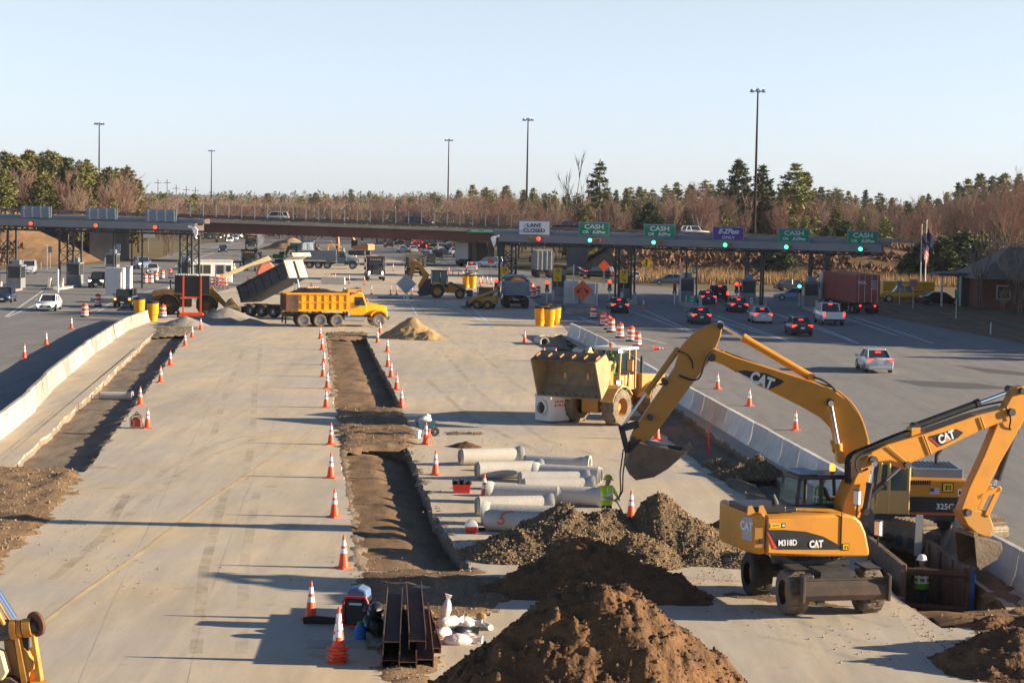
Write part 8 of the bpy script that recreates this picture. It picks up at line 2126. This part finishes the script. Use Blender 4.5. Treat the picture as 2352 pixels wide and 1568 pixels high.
mb = MB(RGEN); mb.prism([(-.2, .06), (.22, .06), (.2, .42), (.08, .5), (-.12, .5), (-.22, .38)], -.2, .2); mb.build('tank', t, smooth=0, bevel=.05)
mb = MB(BLK)
for y in (-.22, .22): mb.tube([(-.26, y, .0), (-.27, y, .45), (-.1, y, .6), (.1, y, .6), (.27, y, .42), (.26, y, 0)], .02, 6)
mb.tube([(-.06, -.22, .6), (-.02, -.1, .72), (.0, .1, .72), (.06, .22, .6)], .02, 6); mb.build('frame', t)
mb = MB(M('stake_red', (.75, .02, .02), .6)); mb.box((0, 0, .62), (.05, .03, 1.25)); tag(mb.build('survey_stake', smooth=0), 'thin red survey stake standing in the shaded right trench', 'stake', loc=P(1627, 1046))
# arrow board, site office, barricades
t = site_box('arrow_board', 441, 729, 2, 'black message board on an orange trailer frame seen from behind', 'message board')
mb = MB(BLK); mb.box((0, 0, 2.85), (3.0, .2, 1.55)); mb.box((-.0, 0, 1.95), (1.6, .18, .35)); mb.build('panel', t, smooth=0, bevel=.03)
for x in (-.75, .75): mb = MB(ORANGE); mb.box((x, -.14, 1.9), (.13, .1, 3.4)); mb.build('upright', t, smooth=0)
mb = MB(ORANGE); mb.box((0, -.14, 1.75), (1.6, .08, .1)); mb.prism([(-1.15, .12), (1.15, .12), (.95, .42), (-.95, .42)], -.6, .5); mb.build('trailer_base', t, smooth=0, bevel=.04)
for k in range(6): mb = MB(LENS); mb.ball((-1.35 + .2 * k, 0, 3.68), (.08, .08, .07), 8, 5); mb.build('lamp', t)
for sg in (-1, 1): mb = MB(TYRE); mb.cyl((sg * 1.1, .1, .3), (sg * 1.28, .1, .3), .3, n=14); mb.build('wheel', t)
t = site_box('site_office', 487, 651, 0, 'white site office cabin with dark windows behind the arrow board', 'cabin')
t.rotation_euler = (0, 0, R(14))
mb = MB(WHITE); mb.box((0, 1.2, 1.45), (5., 2.4, 2.6)); mb.build('wall', t, smooth=0, bevel=.03); mb = MB(OWHITE); mb.box((0, 1.2, 2.8), (5.2, 2.6, .12)); mb.build('roof', t, smooth=0)
for x in (-1.6, -.6, 1.0):
    f_ = MB(OWHITE); f_.box((x, -.02, 1.75), (.95, .05, 1.15)); fo = f_.build('window', t, smooth=0); g_ = MB(GLASS); g_.box((x, -.05, 1.75), (.85, .03, 1.05)); g_.build('pane', fo, smooth=0)
f_ = MB(WHITE); f_.box((2.0, -.03, 1.3), (.85, .06, 2.1)); fo = f_.build('door', t, smooth=0); g_ = MB(GLASS); g_.box((2.0, -.07, 1.85), (.6, .03, .8)); g_.build('pane', fo, smooth=0)
GTARP = M('green_tarp', (.25, .42, .30), .8, var=.2)
mb = MB(GTARP)
for k in range(7): mb.ball((-.7 + .22 * k, random.uniform(-.1, .2), .75 + random.uniform(0, .7)), (.24, .35, .7), 8, 6)
tag(mb.build('tarp_pile'), 'pale green sacks piled left of the white site office', 'sacks', loc=P(448, 640))
for i, (x, y) in enumerate([(492, 661), (502, 664), (513, 663)]):
    t = site_box('barricade', x, y, 20 * i - 20, 'orange barricade before the white site office, %s from left' % nth(i), 'barricade')
    for z in (.5, .85, 1.2): mb = MB(ORANGE); mb.box((0, 0, z), (1.2, .04, .2)); mb.m(RETRO); [mb.box((-.4 + .4 * k, -.023, z), (.14, .008, .2), ry=.5) for k in range(3)]; mb.build('board', t, smooth=0)
    for sg in (-1, 1): mb = MB(DSTEEL); mb.box((sg * .5, .05, .65), (.06, .06, 1.3)); mb.box((sg * .5, 0, .03), (.08, .7, .06)); mb.build('leg', t, smooth=0)
mb = MB(M('blue_plate', (.09, .14, .24), .5)); mb.box((0, 0, .1), (3.7, 1.2, .2)); tag(mb.build('steel_plate', smooth=0, bevel=.02), 'blue grey steel road plates lying before the backhoe', 'plate', loc=P(908, 685))
mb = MB(CONP); mb.prism([(-1.5, 0), (1.5, 0), (1.45, .9), (-1.4, .95)], -.5, .5); tag(mb.build('concrete_block', smooth=0, bevel=.04), 'tan concrete block behind the load of the yellow dump truck', 'block', loc=P(765, 653))
for i, (x, y, lit, lb_) in enumerate([(1691, 697, RED_L, 'small red traffic light on a post left of the purple sign tower'), (1835, 703, GRN_L, 'small green traffic light on a white post before the rightmost tower'), (1256, 695, RED_L, 'small red traffic light left of the first yellow island sign'), (1399.6, 692, RED_L, 'small red traffic light over the dark queueing sedan'), (1139, 690, RED_L, 'small red traffic light left of the blue grey truck'), (1549, 700, TAILR, 'unlit small traffic light on a rusty post left of the price sign')]):
    t = site_box('island_signal', x, y, 0, lb_, 'traffic light')
    mb = MB(OWHITE); mb.cyl((0, 0, 0), (0, 0, 1.5), .07, n=8); mb.build('pole', t)
    mb = MB(DSTEEL); mb.box((0, 0, 1.72), (.34, .25, .6)); mb.build('head', t, smooth=0, bevel=.03)
    mb = MB(DSTEEL if i != 1 else ORANGE); mb.cyl((0, -.02, 1.3), (0, .05, 1.3), .24, n=14); mb.build('plate', t)
    mb = MB(lit); mb.ball((0, -.02, 2.1), (.2, .2, .2), 12, 8); mb.build('lamp', t)
# exhaust smoke over the black truck on the far left road
sm = bpy.data.materials.new('exhaust_smoke'); sm.use_nodes = True; n_ = sm.node_tree.nodes; l_ = sm.node_tree.links; n_.remove(n_['Principled BSDF'])
pv = n_.new('ShaderNodeVolumePrincipled'); pv.inputs['Color'].default_value = (.75, .82, .95, 1)
tc_ = n_.new('ShaderNodeTexCoord'); nz_ = n_.new('ShaderNodeTexNoise'); nz_.inputs['Scale'].default_value = .45; l_.new(tc_.outputs['Object'], nz_.inputs['Vector'])
mr_ = n_.new('ShaderNodeMapRange'); mr_.inputs[1].default_value = .42; mr_.inputs[2].default_value = .75; mr_.inputs[4].default_value = .35; l_.new(nz_.outputs[0], mr_.inputs[0]); l_.new(mr_.outputs[0], pv.inputs['Density']); l_.new(pv.outputs[0], n_['Material Output'].inputs['Volume'])
mb = MB(sm); mb.ball((0, 0, 0), (1.6, 2.2, 2.6), 14, 10)
struct(tag(mb.build('exhaust_smoke'), 'pale exhaust smoke drifting above the far black truck', 'smoke', loc=PD(592, 540, 425)), 'stuff')
# ================================================================== AIR
hz = bpy.data.materials.new('haze'); hz.use_nodes = True; n_ = hz.node_tree.nodes; n_.remove(n_['Principled BSDF'])
pv = n_.new('ShaderNodeVolumePrincipled'); pv.inputs['Color'].default_value = (.80, .87, .98, 1); pv.inputs['Density'].default_value = .00006; pv.inputs['Anisotropy'].default_value = .2
hz.node_tree.links.new(pv.outputs[0], n_['Material Output'].inputs['Volume'])
mb = MB(hz); mb.box((0, 1600, 31), (2600, 3400, 70))
struct(mb.build('haze', smooth=0), 'stuff')
